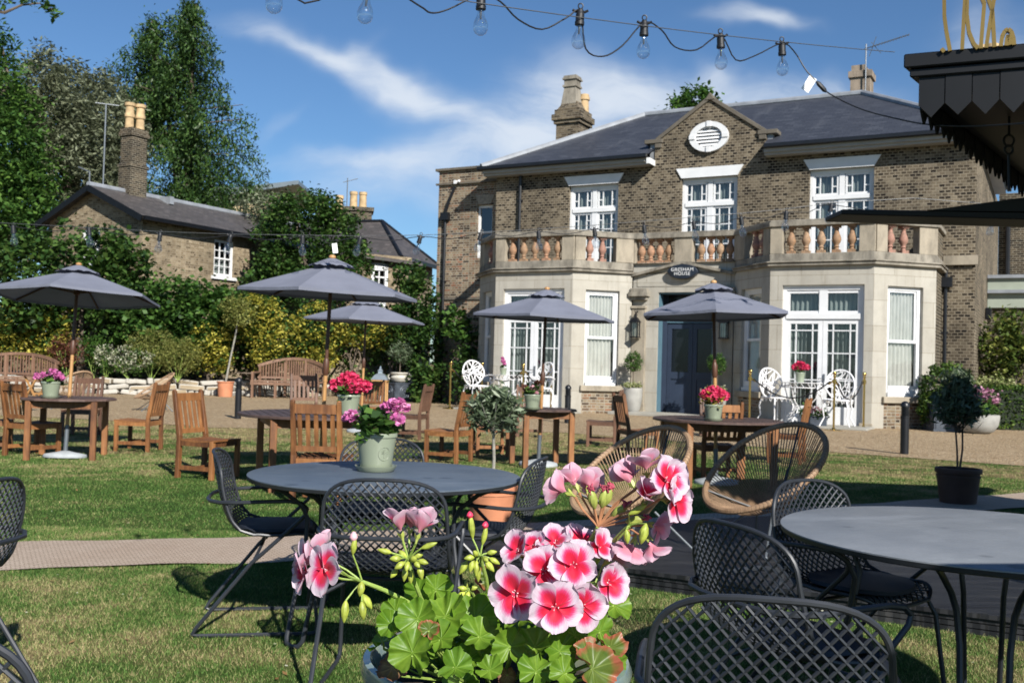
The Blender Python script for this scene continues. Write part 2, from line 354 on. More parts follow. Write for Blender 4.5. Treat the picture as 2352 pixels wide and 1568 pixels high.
# wood
def wood(name,stops,rough=.6,sc=1.0):
    m,t,b=mat(name); b.inputs['Roughness'].default_value=rough
    oi=N(t,'ShaderNodeObjectInfo'); c=N(t,'ShaderNodeTexCoord')
    ad=N(t,'ShaderNodeVectorMath',_operation='ADD'); L(t,c.outputs['Object'],ad.inputs[0]); L(t,oi.outputs['Random'],ad.inputs[1])
    g=noisef(t,1,8,.65,vec=ad.outputs[0],mapscale=(28*sc,28*sc,3*sc)); g2=noisef(t,3*sc,4,.6,vec=ad.outputs[0])
    v=math_(t,'ADD',math_(t,'MULTIPLY',g,.6),math_(t,'MULTIPLY',g2,.4)); v=math_(t,'ADD',v,math_(t,'MULTIPLY_ADD',oi.outputs['Random'],.22,-.11))
    L(t,ramp(t,v,stops),b.inputs['Base Color']); bump(t,b,g,.25,.004); return m
M_['teak']=wood('oiled teak',[(.30,(.075,.026,.009)),(.46,(.19,.075,.024)),(.6,(.31,.13,.042)),(.78,(.45,.215,.08))])
M_['teakdark']=wood('weathered and shaded teak',[(.28,(.055,.026,.015)),(.5,(.13,.062,.035)),(.75,(.24,.125,.075))])  # dark tone also paints the shade on the chair behind the left table
M_['teaktop']=wood('grey brown table boards',[(.28,(.05,.035,.032)),(.5,(.10,.062,.052)),(.78,(.19,.12,.10))],.5)
M_['teakbench']=wood('sun bleached bench teak',[(.28,(.12,.065,.04)),(.5,(.24,.135,.085)),(.78,(.36,.22,.145))])
M_['palewood']=wood('pale pine',[(.28,(.34,.17,.06)),(.5,(.50,.27,.10)),(.78,(.62,.37,.16))],.45)
M_['polewood']=wood('dark umbrella pole',[(.28,(.045,.018,.010)),(.6,(.10,.04,.02)),(.8,(.14,.06,.03))],.5)
M_['greywood']=wood('grey slatted table timber',[(.28,(.16,.12,.09)),(.6,(.28,.22,.165)),(.8,(.36,.29,.22))])
M_['rattan']=wood('tan rattan cord',[(.28,(.19,.115,.065)),(.5,(.36,.23,.135)),(.78,(.50,.34,.21))],.6,3)
# deck boards: grooved black
m,t,b=mat('black ribbed deck boards'); b.inputs['Roughness'].default_value=.55
c=N(t,'ShaderNodeTexCoord'); sp=N(t,'ShaderNodeSeparateXYZ'); L(t,c.outputs['Object'],sp.inputs[0])
rib=math_(t,'FRACT',math_(t,'MULTIPLY',sp.outputs[1],28.0)); rib=math_(t,'PINGPONG',rib,.5)
brd=math_(t,'FRACT',math_(t,'MULTIPLY',sp.outputs[1],6.9)); gap=math_(t,'LESS_THAN',brd,.05)
f=noisef(t,3,6,.65,mapscale=(.6,4,1)); col=ramp(t,f,[(.3,(.006,.006,.008)),(.55,(.017,.018,.021)),(.78,(.06,.058,.056))])
col=mixc(t,gap,col,(.002,.002,.002)); L(t,col,b.inputs['Base Color']); bump(t,b,rib,.9,.012); M_['deck']=m
# lawn
def lawncol(t):
    c=N(t,'ShaderNodeTexCoord'); pos=c.outputs['Object']
    big=noisef(t,.55,5,.6,vec=pos); mid=noisef(t,2.6,5,.6,vec=pos)
    v=math_(t,'ADD',math_(t,'MULTIPLY',big,.5),math_(t,'MULTIPLY',mid,.5)); v=math_(t,'MULTIPLY_ADD',math_(t,'SUBTRACT',v,.5),1.3,.5)
    sp=N(t,'ShaderNodeSeparateXYZ'); L(t,pos,sp.inputs[0])
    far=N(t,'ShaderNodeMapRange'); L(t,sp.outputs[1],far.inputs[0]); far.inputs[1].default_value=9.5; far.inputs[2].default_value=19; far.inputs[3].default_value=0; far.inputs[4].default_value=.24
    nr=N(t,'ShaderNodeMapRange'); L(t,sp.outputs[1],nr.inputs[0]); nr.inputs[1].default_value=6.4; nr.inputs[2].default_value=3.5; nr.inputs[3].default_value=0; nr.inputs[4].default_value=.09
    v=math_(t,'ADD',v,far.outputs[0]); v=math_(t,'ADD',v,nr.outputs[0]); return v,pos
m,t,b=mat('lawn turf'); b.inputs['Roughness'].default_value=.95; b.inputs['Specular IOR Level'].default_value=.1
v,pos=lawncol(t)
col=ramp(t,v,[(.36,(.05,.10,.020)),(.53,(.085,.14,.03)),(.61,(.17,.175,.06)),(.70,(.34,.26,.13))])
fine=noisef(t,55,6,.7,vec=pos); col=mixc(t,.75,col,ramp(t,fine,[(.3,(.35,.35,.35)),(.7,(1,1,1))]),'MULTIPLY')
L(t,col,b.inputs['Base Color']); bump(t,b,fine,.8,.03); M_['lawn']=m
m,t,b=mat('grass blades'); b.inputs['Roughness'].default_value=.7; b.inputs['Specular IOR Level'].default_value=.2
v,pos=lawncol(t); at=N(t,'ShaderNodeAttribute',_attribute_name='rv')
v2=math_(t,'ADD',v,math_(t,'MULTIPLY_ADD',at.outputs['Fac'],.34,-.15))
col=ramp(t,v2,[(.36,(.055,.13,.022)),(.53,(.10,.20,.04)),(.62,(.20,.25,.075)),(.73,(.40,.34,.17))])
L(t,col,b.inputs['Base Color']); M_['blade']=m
# gravel
m,t,b=mat('golden gravel'); b.inputs['Roughness'].default_value=.9; b.inputs['Specular IOR Level'].default_value=.2
c=N(t,'ShaderNodeTexCoord'); vo=N(t,'ShaderNodeTexVoronoi',Scale=34.0); L(t,c.outputs['Object'],vo.inputs['Vector'])
spv=N(t,'ShaderNodeSeparateXYZ'); L(t,vo.outputs['Color'],spv.inputs[0])
col=ramp(t,spv.outputs[0],[(0,(.29,.20,.115)),(.35,(.50,.355,.205)),(.7,(.63,.47,.285)),(1,(.80,.66,.46))])
col=mixc(t,ramp(t,vo.outputs['Distance'],[(.5,(0,0,0)),(.9,(.7,.7,.7))]),col,(.11,.08,.05))
col=mixc(t,.5,col,ramp(t,noisef(t,.8,5,.6),[(.35,(.72,.7,.66)),(.65,(1,1,1))]),'MULTIPLY')
L(t,col,b.inputs['Base Color']); bump(t,b,vo.outputs['Distance'],.9,-.03); M_['gravel']=m
# woven runner mat
m,t,b=mat('woven beige matting'); b.inputs['Roughness'].default_value=.9
c=N(t,'ShaderNodeTexCoord'); br=N(t,'ShaderNodeTexBrick',_offset=.5); L(t,c.outputs['UV'],br.inputs['Vector'])
for k,v in(('Color1',(.45,.36,.28,1)),('Color2',(.53,.43,.345,1)),('Mortar',(.24,.185,.135,1)),('Scale',1.0),('Mortar Size',.006),('Mortar Smooth',.5),('Brick Width',.05),('Row Height',.028)): br.inputs[k].default_value=v
col=mixc(t,.6,br.outputs['Color'],ramp(t,noisef(t,1.4,6,.6),[(.3,(.75,.68,.62)),(.7,(1,1,1))]),'MULTIPLY')
L(t,col,b.inputs['Base Color']); bump(t,b,br.outputs['Fac'],-.6,.01); M_['mat']=m
# fabric of the umbrellas
def fabric(name,col,trans=.25,rough=.9):
    m,t,b=mat(name); b.inputs['Roughness'].default_value=rough; b.inputs['Specular IOR Level'].default_value=.15
    f=noisef(t,3,5,.6); c_=ramp(t,f,[(.3,tuple(x*.9 for x in col)),(.7,tuple(x*1.08 for x in col))]); L(t,c_,b.inputs['Base Color'])
    bump(t,b,noisef(t,7,3,.5),.25,.03)
    tr=N(t,'ShaderNodeBsdfTranslucent'); L(t,c_,tr.inputs[0]); ms=N(t,'ShaderNodeMixShader'); ms.inputs[0].default_value=trans
    L(t,b.outputs[0],ms.inputs[1]); L(t,tr.outputs[0],ms.inputs[2]); L(t,ms.outputs[0],t.nodes['Material Output'].inputs[0]); return m
M_['canvas']=fabric('slate blue umbrella canvas',(.212,.226,.285),.10)
M_['curtain']=fabric('cream curtain cloth',(.84,.83,.77),.3)
M_['net']=fabric('grey curtain cloth',(.34,.39,.37),.3)
# glass
def glassm(name,fac=.1,tint=(1,1,1),rough=.02):
    m=bpy.data.materials.new(name); m.use_nodes=True; t=m.node_tree; t.nodes.clear()
    tr=N(t,'ShaderNodeBsdfTransparent'); tr.inputs[0].default_value=(*tint,1); gl=N(t,'ShaderNodeBsdfGlossy',Roughness=rough); lw=N(t,'ShaderNodeLayerWeight',Blend=.25)
    mx_=N(t,'ShaderNodeMixShader'); f=math_(t,'MULTIPLY_ADD',lw.outputs['Facing'],.55,fac,clamp=True); L(t,f,mx_.inputs[0]); L(t,tr.outputs[0],mx_.inputs[1]); L(t,gl.outputs[0],mx_.inputs[2])
    o=N(t,'ShaderNodeOutputMaterial'); L(t,mx_.outputs[0],o.inputs[0]); return m
M_['glass']=glassm('window glass',.10,(.93,.95,.95)); M_['bulb']=glassm('clear bulb glass',.10,(.97,.98,.99))
# foliage
def leafm(name,c0,c1,c2,trans=.3,rough=.5,extra=None):
    m,t,b=mat(name); b.inputs['Roughness'].default_value=rough; b.inputs['Specular IOR Level'].default_value=.35
    at=N(t,'ShaderNodeAttribute',_attribute_name='rv'); big=noisef(t,.45,4,.6)
    v=math_(t,'ADD',math_(t,'MULTIPLY',at.outputs['Fac'],.7),math_(t,'MULTIPLY_ADD',big,.9,-.3))
    col=ramp(t,v,[(.1,c0),(.5,c1),(.9,c2)]); L(t,col,b.inputs['Base Color'])
    tr=N(t,'ShaderNodeBsdfTranslucent'); L(t,mixc(t,.5,col,(.5,.7,.1),'MIX') if False else col,tr.inputs[0]); ms=N(t,'ShaderNodeMixShader'); ms.inputs[0].default_value=trans
    L(t,b.outputs[0],ms.inputs[1]); L(t,tr.outputs[0],ms.inputs[2]); L(t,ms.outputs[0],t.nodes['Material Output'].inputs[0]); return m
M_['willow']=leafm('grey green willow leaf',(.06,.075,.038),(.15,.17,.095),(.31,.34,.22),.25)
M_['conifer']=leafm('conifer spray',(.010,.030,.008),(.035,.085,.017),(.095,.17,.035),.15)
M_['darkgreen']=leafm('glossy dark leaf',(.013,.036,.009),(.04,.095,.018),(.12,.20,.045),.25,.38)
M_['midgreen']=leafm('mid green leaf',(.022,.06,.012),(.065,.15,.028),(.15,.27,.05),.3,.45)
M_['yellow']=leafm('golden variegated leaf',(.12,.15,.02),(.42,.38,.05),(.75,.65,.14),.3,.5)
M_['olive']=leafm('olive leaf',(.045,.07,.035),(.13,.18,.095),(.33,.40,.27),.2,.45)
M_['hedge']=leafm('clipped hedge leaf',(.02,.05,.008),(.06,.13,.018),(.17,.24,.04),.25)
M_['perennial']=leafm('feathery yellow green perennial',(.09,.12,.025),(.24,.26,.06),(.42,.42,.14),.3,.6)
M_['whitefl']=leafm('white flower cluster',(.20,.24,.10),(.5,.5,.34),(.72,.72,.6),.2,.7)
M_['redfol']=leafm('purple red foliage',(.05,.018,.012),(.15,.05,.03),(.28,.12,.07),.3)
M_['pink']=leafm('bright pink petals',(.62,.12,.38),(.80,.22,.52),(.88,.42,.66),.25,.6)
M_['crimson']=leafm('crimson pink petals',(.66,.02,.10),(.82,.045,.16),(.90,.16,.28),.25,.6)
M_['palepink']=leafm('pale pink petals',(.6,.2,.3),(.78,.42,.48),(.85,.65,.65),.25,.6)
M_['mauve']=leafm('mauve hydrangea petals',(.45,.17,.30),(.62,.30,.43),(.72,.46,.55),.25,.6)
M_['varieg']=leafm('cream edged leaf',(.11,.17,.04),(.32,.36,.13),(.55,.55,.28),.25,.6)

def cloud(name, C, size, m, parent=None, asp=.5, up=.45, szvar=.35, droop=None, smooth=False, fold=False):
    """leaf-sized faces at the points C, each with a random pitch and its own shade value"""
    C=np.asarray(C,float); n=len(C); sz=size*(1+szvar*(rng.random(n)*2-1))
    nv=rng.normal(size=(n,3)); nv/=np.linalg.norm(nv,axis=1)[:,None]; nv[:,2]=np.abs(nv[:,2])+up; nv/=np.linalg.norm(nv,axis=1)[:,None]
    a=rng.normal(size=(n,3))
    if droop is not None: a=a*.45+np.asarray(droop)
    a-=nv*(a*nv).sum(1)[:,None]; a/=np.linalg.norm(a,axis=1)[:,None]; b=np.cross(nv,a)
    L_=a*sz[:,None]*.5; W_=b*(sz*asp*.5)[:,None]
    V=np.empty((n,4,3)); V[:,0]=C-L_; V[:,1]=C+W_-L_*.1; V[:,2]=C+L_; V[:,3]=C-W_-L_*.1
    me=bpy.data.meshes.new(name); me.vertices.add(4*n); me.vertices.foreach_set('co',V.reshape(-1).astype('f'))
    me.loops.add(4*n); me.loops.foreach_set('vertex_index',np.arange(4*n,dtype='i'))
    me.polygons.add(n); me.polygons.foreach_set('loop_start',np.arange(0,4*n,4,dtype='i')); me.polygons.foreach_set('loop_total',np.full(n,4,dtype='i'))
    rv=np.repeat(rng.random(n).astype('f'),4); at=me.attributes.new('rv','FLOAT','POINT'); at.data.foreach_set('value',rv)
    me.materials.append(m); me.update(); me.validate()
    o=bpy.data.objects.new(name,me); COL.objects.link(o)
    if parent is not None: o.parent=parent
    return o
def crown(blobs, n, clump=.35, per=45, shell=(.55,1.02), flat=1.0):
    """points in leaf clumps spread over a union of ellipsoids (x,y,z,rx,ry,rz)"""
    B=np.array(blobs,float); w=(B[:,3]*B[:,4]+B[:,4]*B[:,5]+B[:,3]*B[:,5]); w/=w.sum()
    k=max(1,n//per); bi=rng.choice(len(B),k,p=w); d=rng.normal(size=(k,3)); d/=np.linalg.norm(d,axis=1)[:,None]
    rad=rng.uniform(shell[0]**3,shell[1]**3,k)**(1/3); c=B[bi,:3]+d*B[bi,3:]*rad[:,None]
    cs=clump*rng.uniform(.5,1.35,k); q=rng.normal(size=(k,per,3))*.55; q[:,:,2]*=flat
    return (c[:,None,:]+q*cs[:,None,None]).reshape(-1,3)
# ================================================================ GROUND
def sheet(name, poly, z, m, uv=False, kind='structure'):
    mb=MB(); mb.add([(x,y,z) for x,y in poly],[tuple(range(len(poly)))]); o=mb.build(name,m,smooth=False,uv=uv,fix=False)
    return tag(o,kind=kind)
sheet('lawn',[(-400,-60),(400,-60),(400,700),(-400,700)],0,M_['lawn'])
gr=[(-60,23.5),(-20,22.2),(-12,20.6),(-7.85,19.5),(-5.45,18.3),(-2.2,18.7),(1.0,19.6),(3.3,17.9),(5.18,16.7),(7.64,14.95),(11,13.2),(16,10.5),(40,2),(60,50),(-60,70)]
sheet('gravel_drive',gr,.006,M_['gravel'])
# runner of matting: follows the measured edges across the lawn
back=[(-9,5.2),(-6,6.05),(-3.38,6.79),(-1.7,7.31),(.27,8.24),(2.2,9.25),(5.15,10.98),(9,13.4)]
front=[(-9,4.3),(-6,5.15),(-2.96,5.94),(-1.49,6.40),(.3,7.25),(2.6,8.55),(5.27,10.15),(9.6,12.75)]
mb=MB(); vs=[]; NB=24
for i in range(len(back)-1):
    for k in range(NB):
        f=k/NB; b_=Vector((*back[i],0)).lerp(Vector((*back[i+1],0)),f); a_=Vector((*front[i],0)).lerp(Vector((*front[i+1],0)),f)
        w1=.03*math.sin(b_.x*3.1)+.02*math.sin(b_.x*7.7+1); w2=.03*math.sin(a_.x*2.7+2)+.015*math.sin(a_.x*9+1)
        vs += [(a_.x,a_.y+w2,.010+.003*math.sin(a_.x*5)),(b_.x,b_.y+w1,.010+.003*math.sin(b_.x*4))]
mb.add(vs,[(2*i,2*i+2,2*i+3,2*i+1) for i in range(len(vs)//2-1)])
o=mb.build('mat_path',M_['mat'],smooth=True,fix=False); tag(o,kind='structure')
lay=o.data.uv_layers.new(name='UVMap')
for p_ in o.data.polygons:
    for li in p_.loop_indices:
        co=o.data.vertices[o.data.loops[li].vertex_index].co; lay.data[li].uv=(co.x*.88+co.y*.47,co.y*.88-co.x*.47)

# ================================================================ MAIN HOUSE
HA=R(28.4); HO=Vector((8.6885,24.1075,0))
house=thing('country_house','two storey brown brick country house with grey slate roof, stone bay windows and balustraded balcony','house',HO,-HA)
def H2W(u,w,z=0): return HO+Vector((math.cos(HA),-math.sin(HA),0))*u+Vector((math.sin(HA),math.cos(HA),0))*w+Vector((0,0,z))
class Fr:
    def __init__(s,x,y,deg): s.o=Vector((x,y,0)); a=R(deg); s.d=Vector((math.cos(a),math.sin(a),0)); s.n=Vector((-math.sin(a),math.cos(a),0))
    def p(s,a,d,z): return s.o+s.d*a+s.n*d+Vector((0,0,z))
    def M(s): return Matrix(((s.d.x,s.n.x,0,s.o.x),(s.d.y,s.n.y,0,s.o.y),(0,0,1,0),(0,0,0,1)))
def wall(mb,fr,s0,s1,z0,z1,holes=(),rev=.2):
    xs=sorted({s0,s1,*[h[0] for h in holes],*[h[1] for h in holes]}); zs=sorted({z0,z1,*[h[2] for h in holes],*[h[3] for h in holes]})
    for i in range(len(xs)-1):
        for j in range(len(zs)-1):
            cx,cz=(xs[i]+xs[i+1])/2,(zs[j]+zs[j+1])/2
            if any(h[0]<cx<h[1] and h[2]<cz<h[3] for h in holes): continue
            mb.add([fr.p(xs[i],0,zs[j]),fr.p(xs[i+1],0,zs[j]),fr.p(xs[i+1],0,zs[j+1]),fr.p(xs[i],0,zs[j+1])],[(0,1,2,3)])
    for a,b,c,d in holes:
        q=[(a,c),(b,c),(b,d),(a,d)]
        for k in range(4):
            (x0,y0),(x1,y1)=q[k],q[(k+1)%4]
            mb.add([fr.p(x0,0,y0),fr.p(x1,0,y1),fr.p(x1,rev,y1),fr.p(x0,rev,y0)],[(0,1,2,3)])
def curtain(fr,s0,s1,z0,z1,dep,parent,m,folds=9,amp=.03,name='curtain',lean=0):
    mb=MB(); n=folds*6; vs=[]
    zz=[z0,z0+(z1-z0)*.35,z0+(z1-z0)*.7,z1]
    for j,z in enumerate(zz):
        for i in range(n+1):
            f=i/n; s=s0+(s1-s0)*f+lean*(1-j/3)*(f-.5)
            vs.append(fr.p(s,dep+amp*math.sin(f*folds*2*PI+.5*math.sin(j*1.3+f*9)),z))
    mb.add(vs,[(j*(n+1)+i,j*(n+1)+i+1,(j+1)*(n+1)+i+1,(j+1)*(n+1)+i) for j in range(3) for i in range(n)])
    return mb.build(name,m,parent,fix=False)
def winframe(fr,rects,parent,name,m,dep,th=.05):
    """rects = (s0,s1,z0,z1[,extra depth proud])"""
    mb=MB(); Mx=fr.M()
    for r in rects:
        e=r[4] if len(r)>4 else 0
        mb.box(r[0],dep-e,r[2],r[1],dep+th,r[3],Mx)
    return mb.build(name,m,parent,smooth=False)
def pane(fr,s0,s1,z0,z1,dep,parent,name='pane'):
    mb=MB(); mb.add([fr.p(s0,dep,z0),fr.p(s1,dep,z0),fr.p(s1,dep,z1),fr.p(s0,dep,z1)],[(0,1,2,3)])
    return mb.build(name,M_['glass'],parent,smooth=False,fix=False)
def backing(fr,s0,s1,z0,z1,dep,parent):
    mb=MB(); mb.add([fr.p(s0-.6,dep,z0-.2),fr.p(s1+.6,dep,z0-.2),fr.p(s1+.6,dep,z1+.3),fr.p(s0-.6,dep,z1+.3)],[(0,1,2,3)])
    return mb.build('room',M_['darkroom'],parent,smooth=False,fix=False)  # flat dark sheet; the unlit room's shade is put into its colour
def margin_light(s0,s1,z0,z1,bars_h=(),b=.028,mg=.17,top=True):
    """glazing bars of a marginal-light sash: thin side panes, optional rows"""
    r=[(s0+mg,s0+mg+b,z0,z1),(s1-mg-b,s1-mg,z0,z1)]
    for h in bars_h: r.append((s0,s1,h,h+b,.002))
    return r
F_main=Fr(0,2.8,0)
# ---- brick walls
mb=MB(); up=[(-9.51,-7.86,4.03,6.9),(-5.86,-4.19,4.03,6.9),(-2.17,-.47,4.03,6.9)]
wall(mb,F_main,-12.12,2.04,0,7.5,up+[(-6.7,-3.8,0,3.8),(-11.3,-7.2,0,3.85),(-3.3,.8,0,3.85)],.22)
wall(mb,Fr(2.04,2.8,90),0,11.6,0,7.5); wall(mb,Fr(-12.12,11.4,-90),0,8.6,0,7.5)
mb.add([(-12.12,11.4,0),(-12.12,11.4,7.5),(2.04,11.4,7.5),(2.04,11.4,0)],[(0,1,2,3)])
mb.build('wall',M_['brick'],house,smooth=False,uv=True,fix=False)
mb=MB(); poly=[(-6.72,7.503),(-3.38,7.503),(-3.38,8.0),(-5.05,9.16),(-6.72,8.0)]
mb.prism(poly,2.8,3.15,'y'); mb.build('gable',M_['brick'],house,smooth=False,uv=True)
# coping of the gable with kneelers
mb=MB()
for sx in (-1,1):
    c=-5.05
    mb.beam((c+sx*1.62,2.95,8.10),(c,2.95,9.22),.42,.11,(0,0,1)); mb.box(c+sx*1.42,2.72,8.0,c+sx*1.98,3.18,8.12)
    mb.box(c+sx*1.45,2.74,7.86,c+sx*1.66,3.16,8.0)
mb.prism([(-5.2,9.14),(-4.9,9.14),(-5.05,9.36)],2.72,3.18,'y')
mb.build('gable_coping',M_['coping'],house,split=True,smooth=False,bevel=.01)
mb=MB()
for sx in (-1,1): mb.box(-5.05+sx*1.68,2.83,7.55,-5.05+sx*1.83,3.3,8.0)
mb.build('lead_flashing',M_['lead'],house,split=True,smooth=False)
# oval louvred window in the gable
ov=MB(); n=48
for (r0,r1,y0,y1) in ((.40,.58,2.70,2.81),):
    vs=[]; 
    for j in range(n):
        a=2*PI*j/n
        for r,y in ((r0,y1),(r0,y0),(r1,y0),(r1,y1)): vs.append((-5.05+r*math.cos(a),y,8.06+r*.76*math.sin(a)))
    ov.add(vs,[(4*j+k,4*j+(k+1)%4,4*((j+1)%n)+(k+1)%4,4*((j+1)%n)+k) for j in range(n) for k in range(4)])
for dx,dz,w,h in((0,.37,.12,.16),(0,-.37,.12,.16),(.49,0,.18,.11),(-.49,0,.18,.11)): ov.box(-5.05+dx-w/2,2.67,8.06+dz-h/2,-5.05+dx+w/2,2.8,8.06+dz+h/2)
ovo=ov.build('oval_window',M_['white'],house,ang=40)
mb=MB()
for k in range(6):
    z=8.06-.26+k*.1; hw=.40*math.sqrt(max(0,1-((z+.03-8.06)/.31)**2)); mb.add([(-5.05-hw,2.74,z),(-5.05+hw,2.74,z),(-5.05+hw,2.79,z+.085),(-5.05-hw,2.79,z+.085)],[(0,1,2,3)])
mb.build('louvre',M_['white'],ovo,smooth=False,fix=False)
# ---- roof
def fz(w): return 7.62+(w-2.35)*.516
mb=MB(); E0,E1,RL,RR=-12.45,2.42,-8.7,-1.5; wr=7.0; wb=11.65
def rp(u,w): return (u,w,fz(w))
mb.add([rp(E0,2.35),rp(-6.74,2.35),rp(-6.74,wr),rp(RL,wr)],[(0,1,2,3)])
mb.add([rp(-6.74,3.0),rp(-3.36,3.0),rp(-3.36,wr),rp(-6.74,wr)],[(0,1,2,3)])
mb.add([rp(-3.36,2.35),rp(E1,2.35),rp(RR,wr),rp(-3.36,wr)],[(0,1,2,3)])
mb.add([(E0,wb,7.62),rp(E0,2.35),rp(RL,wr)],[(0,1,2)]); mb.add([rp(E1,2.35),(E1,wb,7.62),rp(RR,wr)],[(0,1,2)])
mb.add([(E1,wb,7.62),(E0,wb,7.62),rp(RL,wr),rp(RR,wr)],[(0,1,2,3)])
wv=2.35+(9.05-7.62)/.516
mb.add([(-6.7,3.1,7.97),(-5.05,3.1,9.08),(-5.05,wv,9.08),(-6.7,3.12,7.97)],[(0,1,2,3)]); mb.add([(-5.05,3.1,9.08),(-3.4,3.1,7.97),(-3.4,3.12,7.97),(-5.05,wv,9.08)],[(0,1,2,3)])
roof=mb.build('roof',M_['slate'],house,smooth=False,uv=True,fix=False)
mb=MB()
for a_,b_ in((rp(RL,wr),rp(RR,wr)),(rp(E0,2.35),rp(RL,wr)),(rp(E1,2.35),rp(RR,wr)),((E0,wb,7.62),rp(RL,wr)),((E1,wb,7.62),rp(RR,wr))):
    mb.tube([Vector(a_)+Vector((0,0,.02)),Vector(b_)+Vector((0,0,.02))],.10,8)
mb.build('ridge_lead',M_['lead'],roof,split=True)
mb=MB()
for a_,b_ in((-12.5,-6.76),(-3.33,2.47)): mb.box(a_,2.22,7.50,b_,2.36,7.62)
mb.box(2.4,2.22,7.50,2.54,11.7,7.62); mb.box(-12.56,2.22,7.50,-12.44,11.7,7.62)
mb.build('gutter',M_['blackpipe'],house,split=True,smooth=False,bevel=.02)
mb=MB()
for a_,b_ in((-12.4,-6.74),(-3.35,2.40)): mb.box(a_,2.36,7.40,b_,2.797,7.50); mb.box(a_,2.44,7.33,b_,2.797,7.40)
mb.box(2.045,2.8,7.4,2.38,11.5,7.5)
mb.build('fascia',simple('grey eaves paint',(.36,.355,.34),.6,0,.08,3),house,split=True,smooth=False)
mb=MB(); mb.box(-6.80,2.32,7.33,-6.70,2.9,7.5); mb.build('fascia_end',M_['white'],house,smooth=False)
# ---- chimneys
def stack(mb,u0,u1,w0,w1,z0,z1,z2):
    mb.box(u0,w0,z0,u1,w1,z1); mb.box(u0-.07,w0-.07,z1,u1+.07,w1+.07,z1+.12); mb.box(u0-.13,w0-.13,z1+.12,u1+.13,w1+.13,z2-.28); mb.box(u0-.05,w0-.05,z2-.28,u1+.05,w1+.05,z2-.1)
mb=MB(); stack(mb,-11.6,-10.74,6.0,6.95,8.0,9.75,10.35); mb.add([(-11.6,6.0,10.25),(-10.74,6.0,10.25),(-10.74,6.95,10.25),(-11.6,6.95,10.25),(-11.4,6.15,10.55),(-10.9,6.15,10.55),(-10.9,6.8,10.55),(-11.4,6.8,10.55)],[(0,1,5,4),(1,2,6,5),(2,3,7,6),(3,0,4,7),(4,5,6,7)])
ch=mb.build('chimney',brick('sooty chimney brick',[(0,(.05,.04,.03)),(.5,(.17,.13,.085)),(1,(.3,.24,.16))],(.3,.26,.2),bw=.23,bh=.079),roof,smooth=False,uv=True)
mb=MB(); mb.add([(x,y,z) for s_,z in((.31,10.3),(.21,11.1)) for x,y in((-11.2-s_,6.4-s_),(-11.2+s_,6.4-s_),(-11.2+s_,6.4+s_),(-11.2-s_,6.4+s_))],[(0,1,5,4),(1,2,6,5),(2,3,7,6),(3,0,4,7),(4,5,6,7)])
for s_,z0,z1 in((.26,11.08,11.15),(.22,11.15,11.34),(.27,11.34,11.40),(.24,11.40,11.48)): mb.box(-11.2-s_,6.4-s_,z0,-11.2+s_,6.4+s_,z1)
mb.build('chimney_pot',M_['stone_dirty'],roof,split=True,smooth=False)
mb=MB()
for (u,w,z) in((-10.88,6.75,10.9),): mb.lathe([(.17,10.2),(.15,z-.2),(.19,z-.2),(.19,z-.1),(.16,z-.1),(.16,z),(.12,z)],14,(u,w,0))
mb.build('chimney_pot',M_['potyellow'],roof,split=True)
mb=MB(); mb.box(-2.0,7.7,9.2,-1.4,8.4,10.75); mb.box(-2.06,7.64,10.75,-1.34,8.46,10.95); mb.box(-1.98,7.72,10.95,-1.55,8.3,11.15)
mb.build('chimney',stone('stained chimney render',(.38,.31,.24),(.04,.035,.03),.75),roof,smooth=False)
mb=MB(); a0=Vector((-1.52,7.6,10.0)); mb.tube([a0,a0+Vector((0,0,1.75))],.022,6); t0=a0+Vector((-.05,0,1.6)); t1=t0+Vector((1.35,-.2,.22)); mb.tube([t0,t1],.016,6)
for k in range(13):
    q=t0.lerp(t1,.2+k*.066); mb.tube([q+Vector((0,-.08,-.07)),q+Vector((0,.08,.07))],.009,4)
mb.tube([t0+Vector((.15,0,-.25)),t0+Vector((.35,0,.35))],.012,4); mb.tube([t0+Vector((.2,0,.2)),t0+Vector((.5,0,-.2))],.012,4)
mb.build('aerial',M_['tubegrey'],roof)
mb=MB(); mb.lathe([(.12,9.3),(.10,9.6)],12,(2.2,9.2,0)); 
mb.box(1.45,8.7,8.2,2.3,9.7,10.9); mb.build('chimney',M_['brick_wing'],house,smooth=False,uv=True)
mb=MB()
for du in(-.2,.15): mb.lathe([(.2,10.9),(.16,11.6),(.21,11.6),(.21,11.75),(.15,11.75)],14,(1.85+du,9.2,0))
mb.build('chimney_pot',M_['potyellow'],house,split=True)
# ---- painted lintels over the upper windows
for (a,b) in((-9.51,-7.86),(-5.86,-4.19),(-2.17,-.47)):
    mb=MB(); mb.prism([(a-.0,6.9),(b+.0,6.9),(b+.17,7.19),(a-.17,7.19)],2.755,2.80,'y'); mb.build('window_lintel',M_['white'],house,smooth=False)
